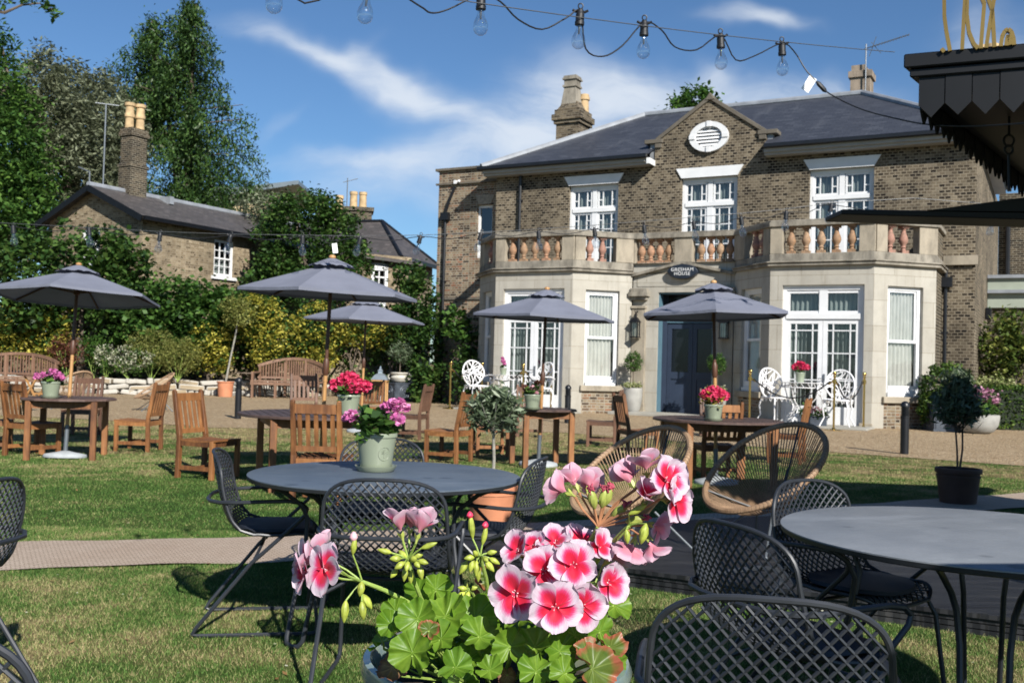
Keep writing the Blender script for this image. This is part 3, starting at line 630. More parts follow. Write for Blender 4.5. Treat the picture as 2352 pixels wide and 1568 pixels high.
# ---- upper casement doors
for (a,b) in((-9.51,-7.86),(-5.86,-4.19),(-2.17,-.47)):
    c=(a+b)/2; fr=F_main; zt=6.13; e=.09
    rc=[(a,a+e,4.03,6.9,.03),(b-e,b,4.03,6.9,.03),(a+e,b-e,6.78,6.9,.03),(a+e,b-e,zt-.06,zt+.06,.05),(c-.09,c+.09,4.03,zt-.06,.02),(c-.07,c+.07,zt+.06,6.78,.02),(a+e,b-e,4.03,4.33,.01)]
    for (s0,s1) in((a+e,c-.09),(c+.09,b-e)):
        rc+=[(s0,s0+.06,4.33,zt-.06),(s1-.06,s1,4.33,zt-.06),(s0+.06,s1-.06,zt-.13,zt-.06),(s0+.06,s1-.06,4.33,4.4)]
        rc+=[(x0+.0,x1,z0,z1,-.008) for x0,x1,z0,z1,*_ in margin_light(s0+.06,s1-.06,4.4,zt-.13,(4.95,5.52),mg=.11)]
        rc+=[(s0+.03,s1-.03,zt+.06,zt+.12),(s0+.03,s1-.03,6.72,6.78),(s0,s0+.05,zt+.06,6.78),(s1-.05,s1,zt+.06,6.78)]
        rc+=[(x0,x1,z0,z1,-.008) for x0,x1,z0,z1,*_ in margin_light(s0+.05,s1-.05,zt+.12,6.72,(),mg=.11)]
        rc+=[(s0+.05,s0+.16,6.42,6.45,-.01),(s1-.16,s1-.05,6.42,6.45,-.01),(s0+.06,s0+.17,5.52+.28,5.55+.28,-.01),(s1-.17,s1-.06,5.52+.28,5.55+.28,-.01)]
    w_=winframe(fr,rc,house,'window',M_['white'],.14); pane(fr,a+e,b-e,4.1,6.8,.165,w_)
    curtain(fr,a+.1,b-.1,4.05,6.85,.28,w_,M_['net'],13,.03); backing(fr,a,b,4.03,6.9,.9,w_)
# ---- canted stone bays
def bay(u0,u1,first):
    fr=Fr(u0,0,0); W_=u1-u0; D=1.27; ch=math.hypot(D,D)
    frR=Fr(u1,0,45); frL=Fr(u0-D,D,-45)
    hole=(W_*.125,W_*.915,0.0,3.48) if not first else (.27,2.22,0.0,3.48)
    mb=MB(); zb=.62
    wall(mb,fr,0,W_,0,3.95,[hole],.16); ws=(.40,1.42,.78,3.46)
    wall(mb,frR,0,ch,zb,3.95,[ws],.18); wall(mb,frL,0,ch,zb,3.95,[(ch-1.42,ch-.40,.78,3.46)],.18)
    for f_,a,b in((frR,0,.34),(frR,ch-.30,ch),(frL,0,.30),(frL,ch-.34,ch)): wall(mb,f_,a,b,0,zb)
    b_=mb.build('bay_wall',M_['stone'],house,smooth=False,fix=False,uv=True)
    mb=MB()
    wall(mb,frR,.34,ch-.30,0,zb); wall(mb,frL,.30,ch-.34,0,zb)
    mb.build('bay_plinth',M_['brick_wing'],house,split=True,smooth=False,uv=True,fix=False)
    mb=MB(); mb.box(-.02,-.05,0,.28,.02,.12,fr.M()); mb.box(W_-.28,-.05,0,W_+.02,.02,.12,fr.M())
    for f_,a,b in((frR,.28,ch-.26),(frL,.26,ch-.28)): mb.box(a,-.09,.62,b,.19,.775,f_.M())
    mb.build('window_sill',M_['stone_pier'],house,split=True,smooth=False,bevel=.01)
    # french doors of the front
    a,b=hole[0],hole[1]; c=(a+b)/2; zt=2.69
    rc=[(a,a+.09,0,3.48,.03),(b-.09,b,0,3.48,.03),(a+.09,b-.09,3.36,3.48,.03),(a+.09,b-.09,zt-.05,zt+.09,.05),(c-.1,c+.1,zt+.09,3.36,.02),(a+.09,a+.17,zt+.09,3.36),(b-.17,b-.09,zt+.09,3.36),(a+.17,b-.17,zt+.09,zt+.15),(a+.17,b-.17,3.28,3.36)]
    win=winframe(fr,rc,house,'window',M_['white'],.12); pane(fr,a+.1,b-.1,zt,3.4,.15,win)
    curtain(fr,a+.1,b-.1,2.6,3.42,.3,win,M_['net'],15,.03)
    for (s0,s1) in((a+.09,c-.004),(c+.004,b-.09)):
        st=.11; rc=[(s0,s0+st,.02,zt-.055),(s1-st,s1,.02,zt-.055),(s0+st,s1-st,zt-.17,zt-.055),(s0+st,s1-st,.02,.48)]
        rc+=[(x0,x1,z0,z1,-.006) for x0,x1,z0,z1,*_ in margin_light(s0+st,s1-st,.48,zt-.17,(1.11,1.78,2.34),mg=.12)]
        d_=winframe(fr,rc,house,'door',M_['white'],.11); pane(fr,s0+st,s1-st,.48,zt-.17,.135,d_)
        if s0>c-.1:
            mb=MB(); mb.box(s0+.03,.085,.98,s0+.07,.108,1.28,fr.M()); mb.tube([fr.p(s0+.05,.09,1.17),fr.p(s0+.05,.04,1.17),fr.p(s0-.09,.04,1.16)],.011,6); mb.build('handle',M_['tubegrey'],d_)
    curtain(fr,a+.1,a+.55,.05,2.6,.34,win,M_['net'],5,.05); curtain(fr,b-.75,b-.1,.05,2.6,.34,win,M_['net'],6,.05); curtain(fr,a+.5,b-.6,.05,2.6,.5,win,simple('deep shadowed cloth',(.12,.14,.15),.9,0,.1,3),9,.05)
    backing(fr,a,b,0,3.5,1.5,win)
    for f_,(s0,s1) in((frR,(.40,1.42)),(frL,(ch-1.42,ch-.40))):
        z0,z1,zm=.78,3.46,2.12
        rc=[(s0,s0+.10,z0,z1,.03),(s1-.10,s1,z0,z1,.03),(s0+.1,s1-.1,z1-.09,z1,.03),(s0+.1,s1-.1,z0,z0+.26,.06),(s0+.06,s1-.06,z0,z0+.09,.12)]
        rc+=[(s0+.10,s0+.15,zm,z1-.09),(s1-.15,s1-.1,zm,z1-.09),(s0+.1,s1-.1,zm-.03,zm+.04,.01),(s0+.15,s1-.15,z1-.14,z1-.09)]
        w_=winframe(f_,rc,house,'sash_window',M_['white'],.13); pane(f_,s0+.1,s1-.1,z0+.2,z1-.1,.155,w_)
        curtain(f_,s0+.08,s1-.16,z0+.1,zm+.02,.22,w_,M_['curtain'],7,.03,lean=.06); curtain(f_,s0+.08,s1-.15,zm+.02,z1-.12,.22,w_,M_['curtain'],8,.03); curtain(f_,s0+.05,s1-.05,z1-.75,z1-.05,.38,w_,M_['net'],9,.02); backing(f_,s0,s1,z0,z1,1.0,w_)
    return fr,frR,frL,W_,ch
bayL=bay(-10.47,-8.0,True); bayR=bay(-2.5,0,False)
# brick flank of the right bay and left bay
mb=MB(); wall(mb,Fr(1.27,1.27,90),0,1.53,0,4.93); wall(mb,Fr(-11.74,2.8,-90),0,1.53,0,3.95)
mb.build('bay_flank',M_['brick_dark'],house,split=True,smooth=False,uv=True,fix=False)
# porch wall between the bays
F_p=Fr(-6.73,1.35,0); PW=2.96; mb=MB(); wall(mb,F_p,0,PW,0,4.25,[(.76,2.36,0,3.44)],.8)
mb.build('porch_wall',M_['stone'],house,smooth=False,fix=False,uv=True)
mb=MB()
for s0,s1 in((.02,.42),(2.54,2.94)):
    mb.box(s0,-.10,.12,s1,0,2.98,F_p.M()); mb.box(s0-.03,-.14,0,s1+.03,0,.14,F_p.M()); mb.box(s0-.02,-.12,.14,s1+.02,0,.3,F_p.M())
    mb.box(s0-.02,-.14,2.98,s1+.02,0,3.06,F_p.M())
mb.build('pilaster',M_['stone_pier'],house,split=True,smooth=False,bevel=.008)
mb=MB()
for s0,s1 in((.0,.46),(2.5,2.96)):
    mb.box(s0,-.15,3.22,s1,0,3.32,F_p.M()); mb.box(s0-.06,-.24,3.32,s1+.06,0,3.44,F_p.M()); mb.box(s0-.02,-.18,3.44,s1+.02,0,3.55,F_p.M())
# low pediment moulding
for (x0,z0,x1,z1) in((-.02,3.86,PW/2,4.2),(PW/2,4.2,PW+.02,3.86)):
    mb.beam(F_p.p(x0,-.06,z0+.06),F_p.p(x1,-.06,z1+.06),.14,.08,(0,0,1))
mb.build('pediment',M_['stone_dirty'],house,split=True,smooth=False,bevel=.006)
mb=MB()
for (x0,x1,z0,z1) in((.12,PW-.12,3.60,3.612),(.12,.132,3.612,3.9),(PW-.132,PW-.12,3.612,3.9)): mb.box(x0,-.012,z0,x1,-.002,z1,F_p.M())
mb.build('panel_moulding',M_['stone_dirty'],house,smooth=False)
# entrance doors
mb=MB(); mb.box(.76,.06,0,.80,.30,3.44,F_p.M()); mb.box(2.32,.06,0,2.36,.30,3.44,F_p.M()); mb.box(.80,.06,3.40,2.32,.30,3.44,F_p.M()); mb.box(.80,.68,2.62,2.32,.8,2.74,F_p.M())
drf=mb.build('door_frame',M_['bluepaint'],house,smooth=False)
mb=MB(); mb.box(.764,.302,0,.80,.80,3.436,F_p.M()); mb.box(2.32,.302,0,2.356,.80,3.436,F_p.M()); mb.box(.80,.302,3.40,2.32,.80,3.436,F_p.M()); mb.build('reveal_panelling',M_['navy'],drf,smooth=False)
for s0,s1 in((.81,1.555),(1.565,2.31)):
    rc=[(s0,s0+.12,0,2.6),(s1-.12,s1,0,2.6),(s0+.12,s1-.12,2.45,2.6),(s0+.12,s1-.12,1.02,1.22),(s0+.12,s1-.12,0,.2),(s0+.12,s1-.12,.2,1.02,-.03)]
    d_=winframe(F_p,rc,house,'door',M_['navy'],.72)
    mb=MB(); mb.add([F_p.p(s0+.12,.75,1.22),F_p.p(s1-.12,.75,1.22),F_p.p(s1-.12,.75,2.45),F_p.p(s0+.12,.75,2.45)],[(0,1,2,3)]); mb.build('pane',simple('dark door glass',(.008,.01,.013),.15,0,.1,2),d_,smooth=False)
mb=MB(); mb.add([F_p.p(.8,.79,2.7),F_p.p(2.32,.79,2.7),F_p.p(2.32,.79,3.4),F_p.p(.8,.79,3.4)],[(0,1,2,3)]); mb.build('fanlight',simple('dark fanlight glass',(.01,.012,.015),.15,0,.1,2),drf,smooth=False)
# oval name sign
fs=F_p; mb=MB(); vs=[]; n=56
for r,d in((1,-.01),(1,-.15),(.93,-.165)):
    for j in range(n): a=2*PI*j/n; vs.append(fs.p(1.5+.43*r*math.cos(a),d,4.0+.205*r*math.sin(a)))
mb.add(vs,[(k*n+j,k*n+(j+1)%n,(k+1)*n+(j+1)%n,(k+1)*n+j) for k in range(2) for j in range(n)]+[tuple(2*n+j for j in range(n))])
sign=mb.build('name_sign',simple('dark slate sign',(.017,.023,.036),.35,0,.1,5),house); sign['label']='oval dark blue sign reading GRESHAM HOUSE'
def lettering(txt,size,M,m,parent,name='lettering',ext=.004,offset=0):
    cu=bpy.data.curves.new(name,'FONT'); cu.body=txt; cu.size=size; cu.align_x='CENTER'; cu.align_y='CENTER'; cu.extrude=ext; cu.offset=offset; cu.space_character=1.12
    tmp=bpy.data.objects.new('tmp',cu); COL.objects.link(tmp); dg=bpy.context.evaluated_depsgraph_get(); me=bpy.data.meshes.new_from_object(tmp.evaluated_get(dg))
    bpy.data.objects.remove(tmp); me.name=name; me.transform(M); me.materials.clear(); me.materials.append(m)
    o=bpy.data.objects.new(name,me); COL.objects.link(o); o.parent=parent; return o
for txt,dz in(('GRESHAM',.052),('HOUSE',-.062)):
    Mx=Matrix.Translation(fs.p(1.5,-.172,4.0+dz))@Matrix.Rotation(PI/2,4,'X'); lettering(txt,.135,Mx,M_['white'],sign,offset=.0)
# ---- cornice slab, plinth, rail, piers, balusters
path=[(-11.74,2.8),(-11.74,1.27),(-10.47,0),(-8.0,0),(-6.73,1.27),(-6.73,1.35),(-3.77,1.35),(-3.77,1.27),(-2.5,0),(0,0),(1.27,1.27),(1.27,2.8)]
def offset_path(pts,d):
    out=[]; n=len(pts)
    for i in range(n):
        p=Vector(pts[i]); a=(p-Vector(pts[i-1])).normalized() if i>0 else None; b=(Vector(pts[i+1])-p).normalized() if i<n-1 else None
        na=Vector((a.y,-a.x)) if a else None; nb=Vector((b.y,-b.x)) if b else None
        if na is None: m_=nb
        elif nb is None: m_=na
        else:
            m_=(na+nb); m_=m_/max(.5,m_.dot(na)) if m_.length>.2 else na
        out.append((p.x+m_.x*d,p.y+m_.y*d))
    return out
path2=[p for i,p in enumerate(path) if i not in(5,7)]; path2[4]=(-6.73,1.31); path2[5]=(-3.77,1.31)
def band(name,z0,z1,dout,din,m,bev=.012,sl=(0,99)):
    a=offset_path(path2,dout)[sl[0]:sl[1]]; b=offset_path(path2,-din)[sl[0]:sl[1]]; mb=MB(); n=len(a)
    vs=[(x,y,z) for x,y in a for z in(z0,z1)]+[(x,y,z) for x,y in b for z in(z0,z1)]; o_=2*n; fs=[]
    for i in range(n-1):
        fs+=[(2*i,2*i+2,2*i+3,2*i+1),(o_+2*i,o_+2*i+1,o_+2*i+3,o_+2*i+2),(2*i+1,2*i+3,o_+2*i+3,o_+2*i+1),(2*i,o_+2*i,o_+2*i+2,2*i+2)]
    mb.add(vs,fs); return mb.build(name,m,house,smooth=False,bevel=bev)
for sl in((0,5),(5,10)): band('cornice',3.952,4.03,.11,.4,M_['stone_dirty'],sl=sl); band('cornice_lip',4.03,4.07,.15,.4,M_['stone_dirty'],sl=sl)
mb=MB(); mb.prism([(x,y) for x,y in path]+[],3.953,4.02); mb.build('balcony_floor',M_['stone_pier'],house,smooth=False)
[band('balustrade',4.07,4.27,.03,.22,M_['stone_dirty'],sl=sl) for sl in((0,5),(5,10))]; band('balustrade',4.245,4.27,.05,.22,M_['stone_dirty'],sl=(4,6)); band('balustrade_rail',4.95,5.07,.07,.26,M_['stone_dirty']); band('rail_lip',5.07,5.12,.03,.2,M_['stone_dirty'])
def pier(mb,fr,s0,s1,d0=-.02,d1=.24): mb.box(s0,d0,4.27,s1,d1,4.95,fr.M())
prof=[(.085,0),(.085,.07),(.06,.085),(.05,.13),(.075,.15),(.055,.175),(.055,.20),(.10,.27),(.115,.33),(.10,.40),(.065,.49),(.045,.57),(.065,.585),(.065,.60),(.05,.61),(.085,.63),(.085,.68)]
bm_=MB(); bm_.lathe(prof[2:-2],14); bm_.box(-.095,-.095,0,.095,.095,.075); bm_.box(-.095,-.095,.625,.095,.095,.68); bal0=bm_.build('baluster',M_['baluster'],house)
bme=bal0.data; bpy.data.objects.remove(bal0); bmp_=bme.copy(); bmp_.materials.clear(); bmp_.materials.append(M_['baluster_pink'])
def baluster(fr,s,me=bme):
    o=bpy.data.objects.new('baluster',me); COL.objects.link(o); o.parent=house; q=fr.p(s,.11,4.27); o.location=q; o.rotation_euler=(0,0,math.atan2(fr.d.y,fr.d.x)+random.uniform(-.02,.02))
for (fr,frR,frL,W_,ch) in(bayL,bayR):
    mb=MB(); pier(mb,fr,-.02,.30); pier(mb,fr,W_-.36,W_+.02); pier(mb,frR,.05,.36,-.018); pier(mb,frR,ch-.52,ch+.02,-.018); pier(mb,frL,-.02,.5,-.018); pier(mb,frL,ch-.36,ch-.05,-.018)
    mb.build('pier',M_['stone_pier'],house,split=True,smooth=False,bevel=.01)
    for k in range(5): baluster(fr,.30+(W_-.66)*(k+.5)/5)
    for k in range(2): baluster(frR,.52+.38*k,bmp_); baluster(frL,ch-.52-.38*k,bmp_)
mb=MB(); pier(mb,F_p,PW/2-.26,PW/2+.26,-.06,.22); pier(mb,F_p,-.02,.06); pier(mb,F_p,PW-.06,PW+.02); mb.build('pier',M_['stone_pier'],house,split=True,smooth=False,bevel=.01)
for k in range(4): baluster(F_p,.20+.27*k); baluster(F_p,PW-.20-.27*k)
# ---- string course and left wing
mb=MB(); mb.box(1.29,2.7,4.18,2.10,2.797,4.42); mb.build('string_course',M_['stone_pier'],house,smooth=False)
mb=MB(); Fw=Fr(-14.62,3.25,0); wall(mb,Fw,0,2.5,0,7.78,[(1.53,2.12,4.8,6.56)],.2); wall(mb,Fr(-14.62,12,-90),0,8.75,0,7.78); mb.add([(-14.62,12,0),(-12.1,12,0),(-12.1,12,7.78),(-14.62,12,7.78)],[(0,3,2,1)])
mb.build('wing_wall',M_['brick_wing'],house,smooth=False,uv=True,fix=False)
mb=MB(); mb.box(-14.72,3.15,7.78,-12.13,12.1,7.86); mb.box(-14.70,3.17,7.30,-12.13,3.247,7.36); mb.box(-14.68,3.2,3.42,-12.13,3.247,3.5); mb.build('coping',M_['coping'],house,split=True,smooth=False)
mb=MB(); mb.prism([(-13.02,6.58),(-12.56,6.58),(-12.42,6.9),(-13.16,6.9)],3.235,3.25,'y'); mb.build('brick_arch',simple('gauged pale brick',(.34,.29,.22),.9,0,.2,12),house,smooth=False)
w_=winframe(Fw,[(1.53,1.60,4.8,6.56,.02),(2.05,2.12,4.8,6.56,.02),(1.6,2.05,6.47,6.56,.02),(1.6,2.05,5.63,5.69,.02),(1.6,2.05,4.8,4.9,.03)],house,'sash_window',M_['white'],.13); pane(Fw,1.6,2.05,4.9,6.47,.155,w_); backing(Fw,1.53,2.12,4.8,6.56,.7,w_)
mb=MB()
def pipe(u,w,z0,z1,r=.05): mb.tube([(u,w,z0),(u,w,z1)],r,8); [mb.box(u-.08,w-.03,z,u+.08,w+.06,z+.05) for z in np.arange(z0+.8,z1-.3,1.6)]
pipe(-14.28,3.17,0,6.1); mb.box(-14.42,3.06,6.1,-14.12,3.22,6.35); mb.tube([(-14.28,3.14,6.3),(-14.1,3.1,6.75),(-13.9,3.12,7.2)],.05,8)
pipe(-11.2,2.72,4.1,7.35); pipe(1.36,2.6,0,3.6); mb.box(1.2,2.5,3.6,1.52,2.75,3.85); mb.tube([(1.36,2.6,3.8),(1.36,2.65,4.1)],.05,8)
mb.build('drainpipe',M_['blackpipe'],house,split=True)
mb=MB(); mb.box(-13.95,3.1,7.30,-13.85,3.22,7.42); mb.ball((-13.75,3.12,7.38),.05); mb.build('camera_dome',M_['white'],house)
# ---- rear extension and low garden room
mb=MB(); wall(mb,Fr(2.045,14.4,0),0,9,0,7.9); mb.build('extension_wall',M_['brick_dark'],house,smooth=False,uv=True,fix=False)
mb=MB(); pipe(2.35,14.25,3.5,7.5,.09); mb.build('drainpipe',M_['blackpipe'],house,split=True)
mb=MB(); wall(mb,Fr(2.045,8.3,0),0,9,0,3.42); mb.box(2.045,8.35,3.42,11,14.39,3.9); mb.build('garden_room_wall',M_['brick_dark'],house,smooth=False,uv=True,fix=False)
mb=MB(); mb.box(2.05,8.15,3.95,11,8.6,4.3); mb.box(2.05,8.2,3.42,11,8.6,3.85); mb.build('green_fascia',M_['sage'],house,split=True,smooth=False)
mb=MB(); mb.box(2.05,8.05,3.85,11,8.6,3.95); mb.box(2.05,8.05,4.3,11,14.3,4.40); mb.build('roof_edge',M_['lead'],house,split=True,smooth=False)
mb=MB(); mb.box(2.06,7.0,3.0,2.22,7.25,3.35); mb.build('wall_light',M_['black'],house,smooth=False,bevel=.02)
# ---- lanterns on the pilasters
for s in(.20,2.74):
    q=F_p.p(s,-.26,2.35); mb=MB(); c=(q.x,q.y,0)
    for dx in(-.09,.09):
        for dy in(-.09,.09): mb.box(q.x+dx-.012,q.y+dy-.012,2.18,q.x+dx+.012,q.y+dy+.012,2.58)
    mb.box(q.x-.12,q.y-.12,2.15,q.x+.12,q.y+.12,2.18); mb.add([(q.x+a*s_,q.y+b*s_,z) for s_,z in((.13,2.58),(.05,2.72)) for a,b in((-1,-1),(1,-1),(1,1),(-1,1))],[(0,1,2,3),(4,5,6,7),(0,1,5,4),(1,2,6,5),(2,3,7,6),(3,0,4,7)])
    mb.lathe([(.04,2.72),(.04,2.8),(.06,2.8),(.0001,2.84)],10,c); mb.tube([(q.x,q.y,2.84),(q.x+.04,q.y,2.9),(q.x,q.y,2.96),(q.x-.04,q.y,2.9),(q.x,q.y,2.84)],.012,6)
    mb.tube([(q.x,q.y,2.82),(q.x,q.y+.16,2.9)],.015,6); ln=mb.build('wall_lantern',M_['black'],house,smooth=False)
    mb=MB(); mb.box(q.x-.085,q.y-.085,2.19,q.x+.085,q.y+.085,2.57); mb.build('lantern_glass',M_['glass'],ln,smooth=False)
# stone doorstep and threshold slabs
mb=MB(); mb.box(-7.0,.35,0,-3.4,1.34,.09); mb.box(-11.0,-1.3,0,-7.6,-.06,.05); mb.box(-3.3,-1.3,0,.1,-.06,.05); o=mb.build('doorstep',M_['flagstone'],house,split=True,smooth=False,bevel=.01)

# ================================================================ COTTAGE (left)
ct=thing('brick_cottage','low yellow brick cottage with brown slate gabled roof behind the shrubs','cottage',(-13.43,36,0),R(61))
mb=MB(); Wd=5.14; Lg=12; ez=6.3; rz_=7.42; F1=Fr(0,0,0)
wall(mb,F1,0,Lg,0,ez,[(3.5,4.55,4.45,5.88)],.12)
g=Fr(0,Wd,-90); wall(mb,g,0,Wd,0,ez,[(1.86,2.9,4.4,5.92)],.12)
mb.add([(0,0,ez),(0,Wd,ez),(0,Wd/2,rz_)],[(0,1,2)]); mb.add([(Lg,0,0),(Lg,Wd,0),(Lg,Wd,ez),(Lg,Wd/2,rz_),(Lg,0,ez)],[(0,1,2,3,4)]); mb.add([(0,Wd,0),(Lg,Wd,0),(Lg,Wd,ez),(0,Wd,ez)],[(0,3,2,1)])
mb.build('wall',M_['brick_far'],ct,smooth=False,uv=True,fix=False)
mb=MB(); ov_=.35; k=(rz_-ez)/(Wd/2)
for sgn in(0,1):
    y0=-ov_ if not sgn else Wd+ov_; ze=ez-ov_*k
    a=[(-ov_,y0,ze+.1),(Lg,y0,ze+.1),(Lg,Wd/2,rz_+.1),(-ov_,Wd/2,rz_+.1)]; mb.add(a,[(0,1,2,3)])
    mb.add([(-ov_,y0,ze),(Lg,y0,ze),(Lg,Wd/2,rz_),(-ov_,Wd/2,rz_)],[(0,3,2,1)]); mb.add([(-ov_,y0,ze),(Lg,y0,ze),(Lg,y0,ze+.1),(-ov_,y0,ze+.1)],[(0,1,2,3)]); mb.add([(-ov_,y0,ze),(-ov_,y0,ze+.1),(-ov_,Wd/2,rz_+.1),(-ov_,Wd/2,rz_)],[(0,1,2,3)])
cr=mb.build('roof',M_['slate_brown'],ct,smooth=False,uv=True,fix=False)
mb=MB(); mb.tube([(-ov_,Wd/2,rz_+.12),(Lg,Wd/2,rz_+.12)],.11,8); mb.box(2.9,Wd/2-.7,rz_-.15,3.1,Wd/2+.7,rz_+.15); mb.build('ridge_lead',M_['lead'],cr,split=True)
mb=MB(); mb.beam((-.36,-.36,ez-.17),(-.36,Wd/2,rz_-.01),.06,.22); mb.beam((-.36,Wd+.36,ez-.17),(-.36,Wd/2,rz_-.01),.06,.22); mb.box(-.3,-.5,ez-.2,Lg,-.36,ez-.06); mb.build('bargeboard',M_['black'],ct,smooth=False)
mb=MB(); u0,v0=1.25,Wd/2-.33; mb.box(u0,v0,6.6,u0+.80,v0+.66,8.50); mb.box(u0-.04,v0-.04,8.5,u0+.84,v0+.70,8.6); mb.box(u0+.03,v0+.03,8.6,u0+.77,v0+.63,9.7); mb.box(u0-.03,v0-.03,9.7,u0+.83,v0+.69,9.85); mb.box(u0,v0,9.85,u0+.80,v0+.66,10.0)
mb.build('chimney',M_['brick_dark'],cr,smooth=False,uv=True)
mb=MB()
for q in((1.47,Wd/2+.08),(1.84,Wd/2-.08)): mb.lathe([(.17,9.95),(.15,10.4),(.19,10.45),(.19,10.55),(.16,10.6),(.15,10.85),(.20,10.88),(.20,11.0),(.13,11.0)],16,(q[0],q[1],0))
mb.build('chimney_pot',M_['potyellow'],cr,split=True)
for fr,(a,b,c,d) in((F1,(3.5,4.55,4.45,5.88)),(g,(1.86,2.9,4.4,5.92))):
    m_=(c+d)/2; rc=[(a,a+.09,c,d,.02),(b-.09,b,c,d,.02),(a+.09,b-.09,d-.09,d,.02),(a+.09,b-.09,c,c+.12,.02),(a+.09,b-.09,m_-.03,m_+.03,.01),(a-.12,b+.12,c-.12,c,.12+.06)]
    for q in(1/3,2/3): s=a+.09+(b-a-.18)*q; rc.append((s-.015,s+.015,c+.12,d-.09))
    for zz in((c+.12+m_)/2,(m_+d-.09)/2): rc.append((a+.09,b-.09,zz-.015,zz+.015,-.004))
    w_=winframe(fr,rc,ct,'sash_window',M_['white'],.08); pane(fr,a+.09,b-.09,c+.1,d-.09,.12,w_); curtain(fr,a+.1,b-.1,c,m_-.05,.25,w_,M_['net'],5,.02); backing(fr,a,b,c,d,.6,w_)
mb=MB(); mb.tube([(0.9,Wd/2+.75,7.0),(0.9,Wd/2+.75,10.9)],.03,6); mb.tube([(0.6,Wd/2+1.0,10.9),(1.3,Wd/2+.5,10.9)],.02,5); mb.tube([(-.3,Wd/2,7.4),(-.3,Wd/2,8.0),(-.4,Wd/2+.5,8.2)],.03,6); mb.build('aerial',M_['tubegrey'],cr)

# ================================================================ HOUSES FAR BEHIND
c=P(913,592,44); hb=thing('brick_house','pale brick house with brown hipped roof between the dark bush and the country house','house',(c.x,c.y,0),R(73))
ez=c.z
mb=MB(); Fh=Fr(0,0,0); wall(mb,Fh,0,4.2,0,ez); wall(mb,Fr(0,7,-90),0,7,0,ez); mb.build('wall',M_['brick_far'],hb,smooth=False,uv=True,fix=False)
mb=MB(); o_=.35; rz2=ez+1.95; A=[(-o_,-o_,ez),(4.55,-o_,ez),(4.55,7,ez),(-o_,7,ez),(2.1,1.76,rz2),(2.1,7,rz2)]
mb.add(A,[(0,1,4),(3,0,4,5),(1,2,5,4)]); rf2=mb.build('roof',M_['slate_brown'],hb,smooth=False,uv=True,fix=False)
mb=MB(); mb.tube([A[0],A[4]],.09,6); mb.tube([A[4],A[5]],.09,6); mb.tube([A[4],A[1]],.09,6); mb.box(-.5,-.5,ez-.14,4.6,-.36,ez+.02); mb.box(-.5,-.5,ez-.14,-.36,7,ez+.02); mb.build('gutter',M_['blackpipe'],hb,split=True,smooth=False)
c2=P(826,575,41); ha=thing('brick_lean_to','narrow brick wing with white sash windows beside the round dark bush','house',(c2.x,c2.y,0),R(33)); ez=c2.z+.1
mb=MB(); wall(mb,Fr(0,0,0),-4,2.4,0,ez-.2,[(.55,1.3,4.2,5.35),(.5,1.25,2.8,3.95)],.12); wall(mb,Fr(2.4,0,90),0,6,0,ez-.2); mb.build('wall',M_['brick_far'],ha,smooth=False,uv=True,fix=False)
mb=MB(); mb.add([(-4,-.35,ez-.15),(2.75,-.35,ez-.45),(2.75,4,ez+.6),(-4,4,ez+1.1)],[(0,1,2,3)]); mb.add([(-4,-.35,ez-.25),(2.75,-.35,ez-.55),(2.75,-.35,ez-.45),(-4,-.35,ez-.15)],[(0,1,2,3)]); mb.build('roof',M_['slate_brown'],ha,smooth=False,uv=True,fix=False)
for (a,b,c_,d) in((.55,1.3,4.2,5.35),(.5,1.25,2.8,3.95)):
    rc=[(a,a+.13,c_,d,.05),(b-.13,b,c_,d,.05),(a,b,d-.3,d,.05),(a,b,c_,c_+.2,.05),(a,b,(c_+d)/2-.03,(c_+d)/2+.03)]+[((a+b)/2-.02,(a+b)/2+.02,c_,d)]
    w_=winframe(Fr(0,0,0),rc,ha,'sash_window',M_['white'],.02); pane(Fr(0,0,0),a,b,c_,d,.06,w_); backing(Fr(0,0,0),a,b,c_,d,.5,w_)
c3=P(745,500,52); hc=thing('chimney_house','distant brick roof with buff chimney pots and an aerial above the dark bush','house',(c3.x,c3.y,0),R(10)); ez=c3.z-1.2
mb=MB(); mb.box(-.6,0,0,2.5,5,ez); mb.build('wall',M_['brick_far'],hc,smooth=False,uv=True)
mb=MB(); mb.add([(-.8,-.3,ez),(2.7,-.3,ez),(2.7,2.5,ez+.9),(-.8,2.5,ez+.9),(-.8,5.3,ez),(2.7,5.3,ez)],[(0,1,2,3),(3,2,5,4),(0,3,4),(1,5,2)]); rf3=mb.build('roof',M_['slate_brown'],hc,smooth=False,uv=True,fix=False)
mb=MB(); mb.box(1.0,1.6,ez,2.5,3,ez+1.9); mb.box(.95,1.5,ez+1.9,2.6,3.1,ez+2.1); mb.box(-.4,1.6,ez,1.0,3,ez+1.7); mb.build('chimney',M_['brick_dark'],rf3,smooth=False,uv=True)
mb=MB()
for q,h,z in((-.05,.9,1.7),(.75,1.0,1.7),(1.5,.85,2.1),(2.0,.85,2.1)): mb.lathe([(.21,0),(.19,h*.8),(.22,h*.82),(.22,h),(.15,h)],12,(q,1.9,ez+z))
mb.build('chimney_pot',M_['potyellow'],rf3,split=True); mb=MB(); mb.tube([(1.15,2,ez+1),(1.15,2,ez+3.7)],.03,5); mb.tube([(.9,2,ez+3.45),(1.7,2,ez+3.7)],.02,5); mb.build('aerial',M_['tubegrey'],rf3)
c4=P(660,500,58); hd=thing('modern_block','cream rendered modern building with a sloping grey metal roof beyond the cottage','building',(c4.x,c4.y,0),R(0)); zz=P(672,432,58).z
mb=MB(); mb.prism([(-5.5,0),(-.9+.0,0),(-.9,zz-.25),(-5.5,zz-1.2)],0,6,'y'); mb.build('wall',M_['cream'],hd,smooth=False)
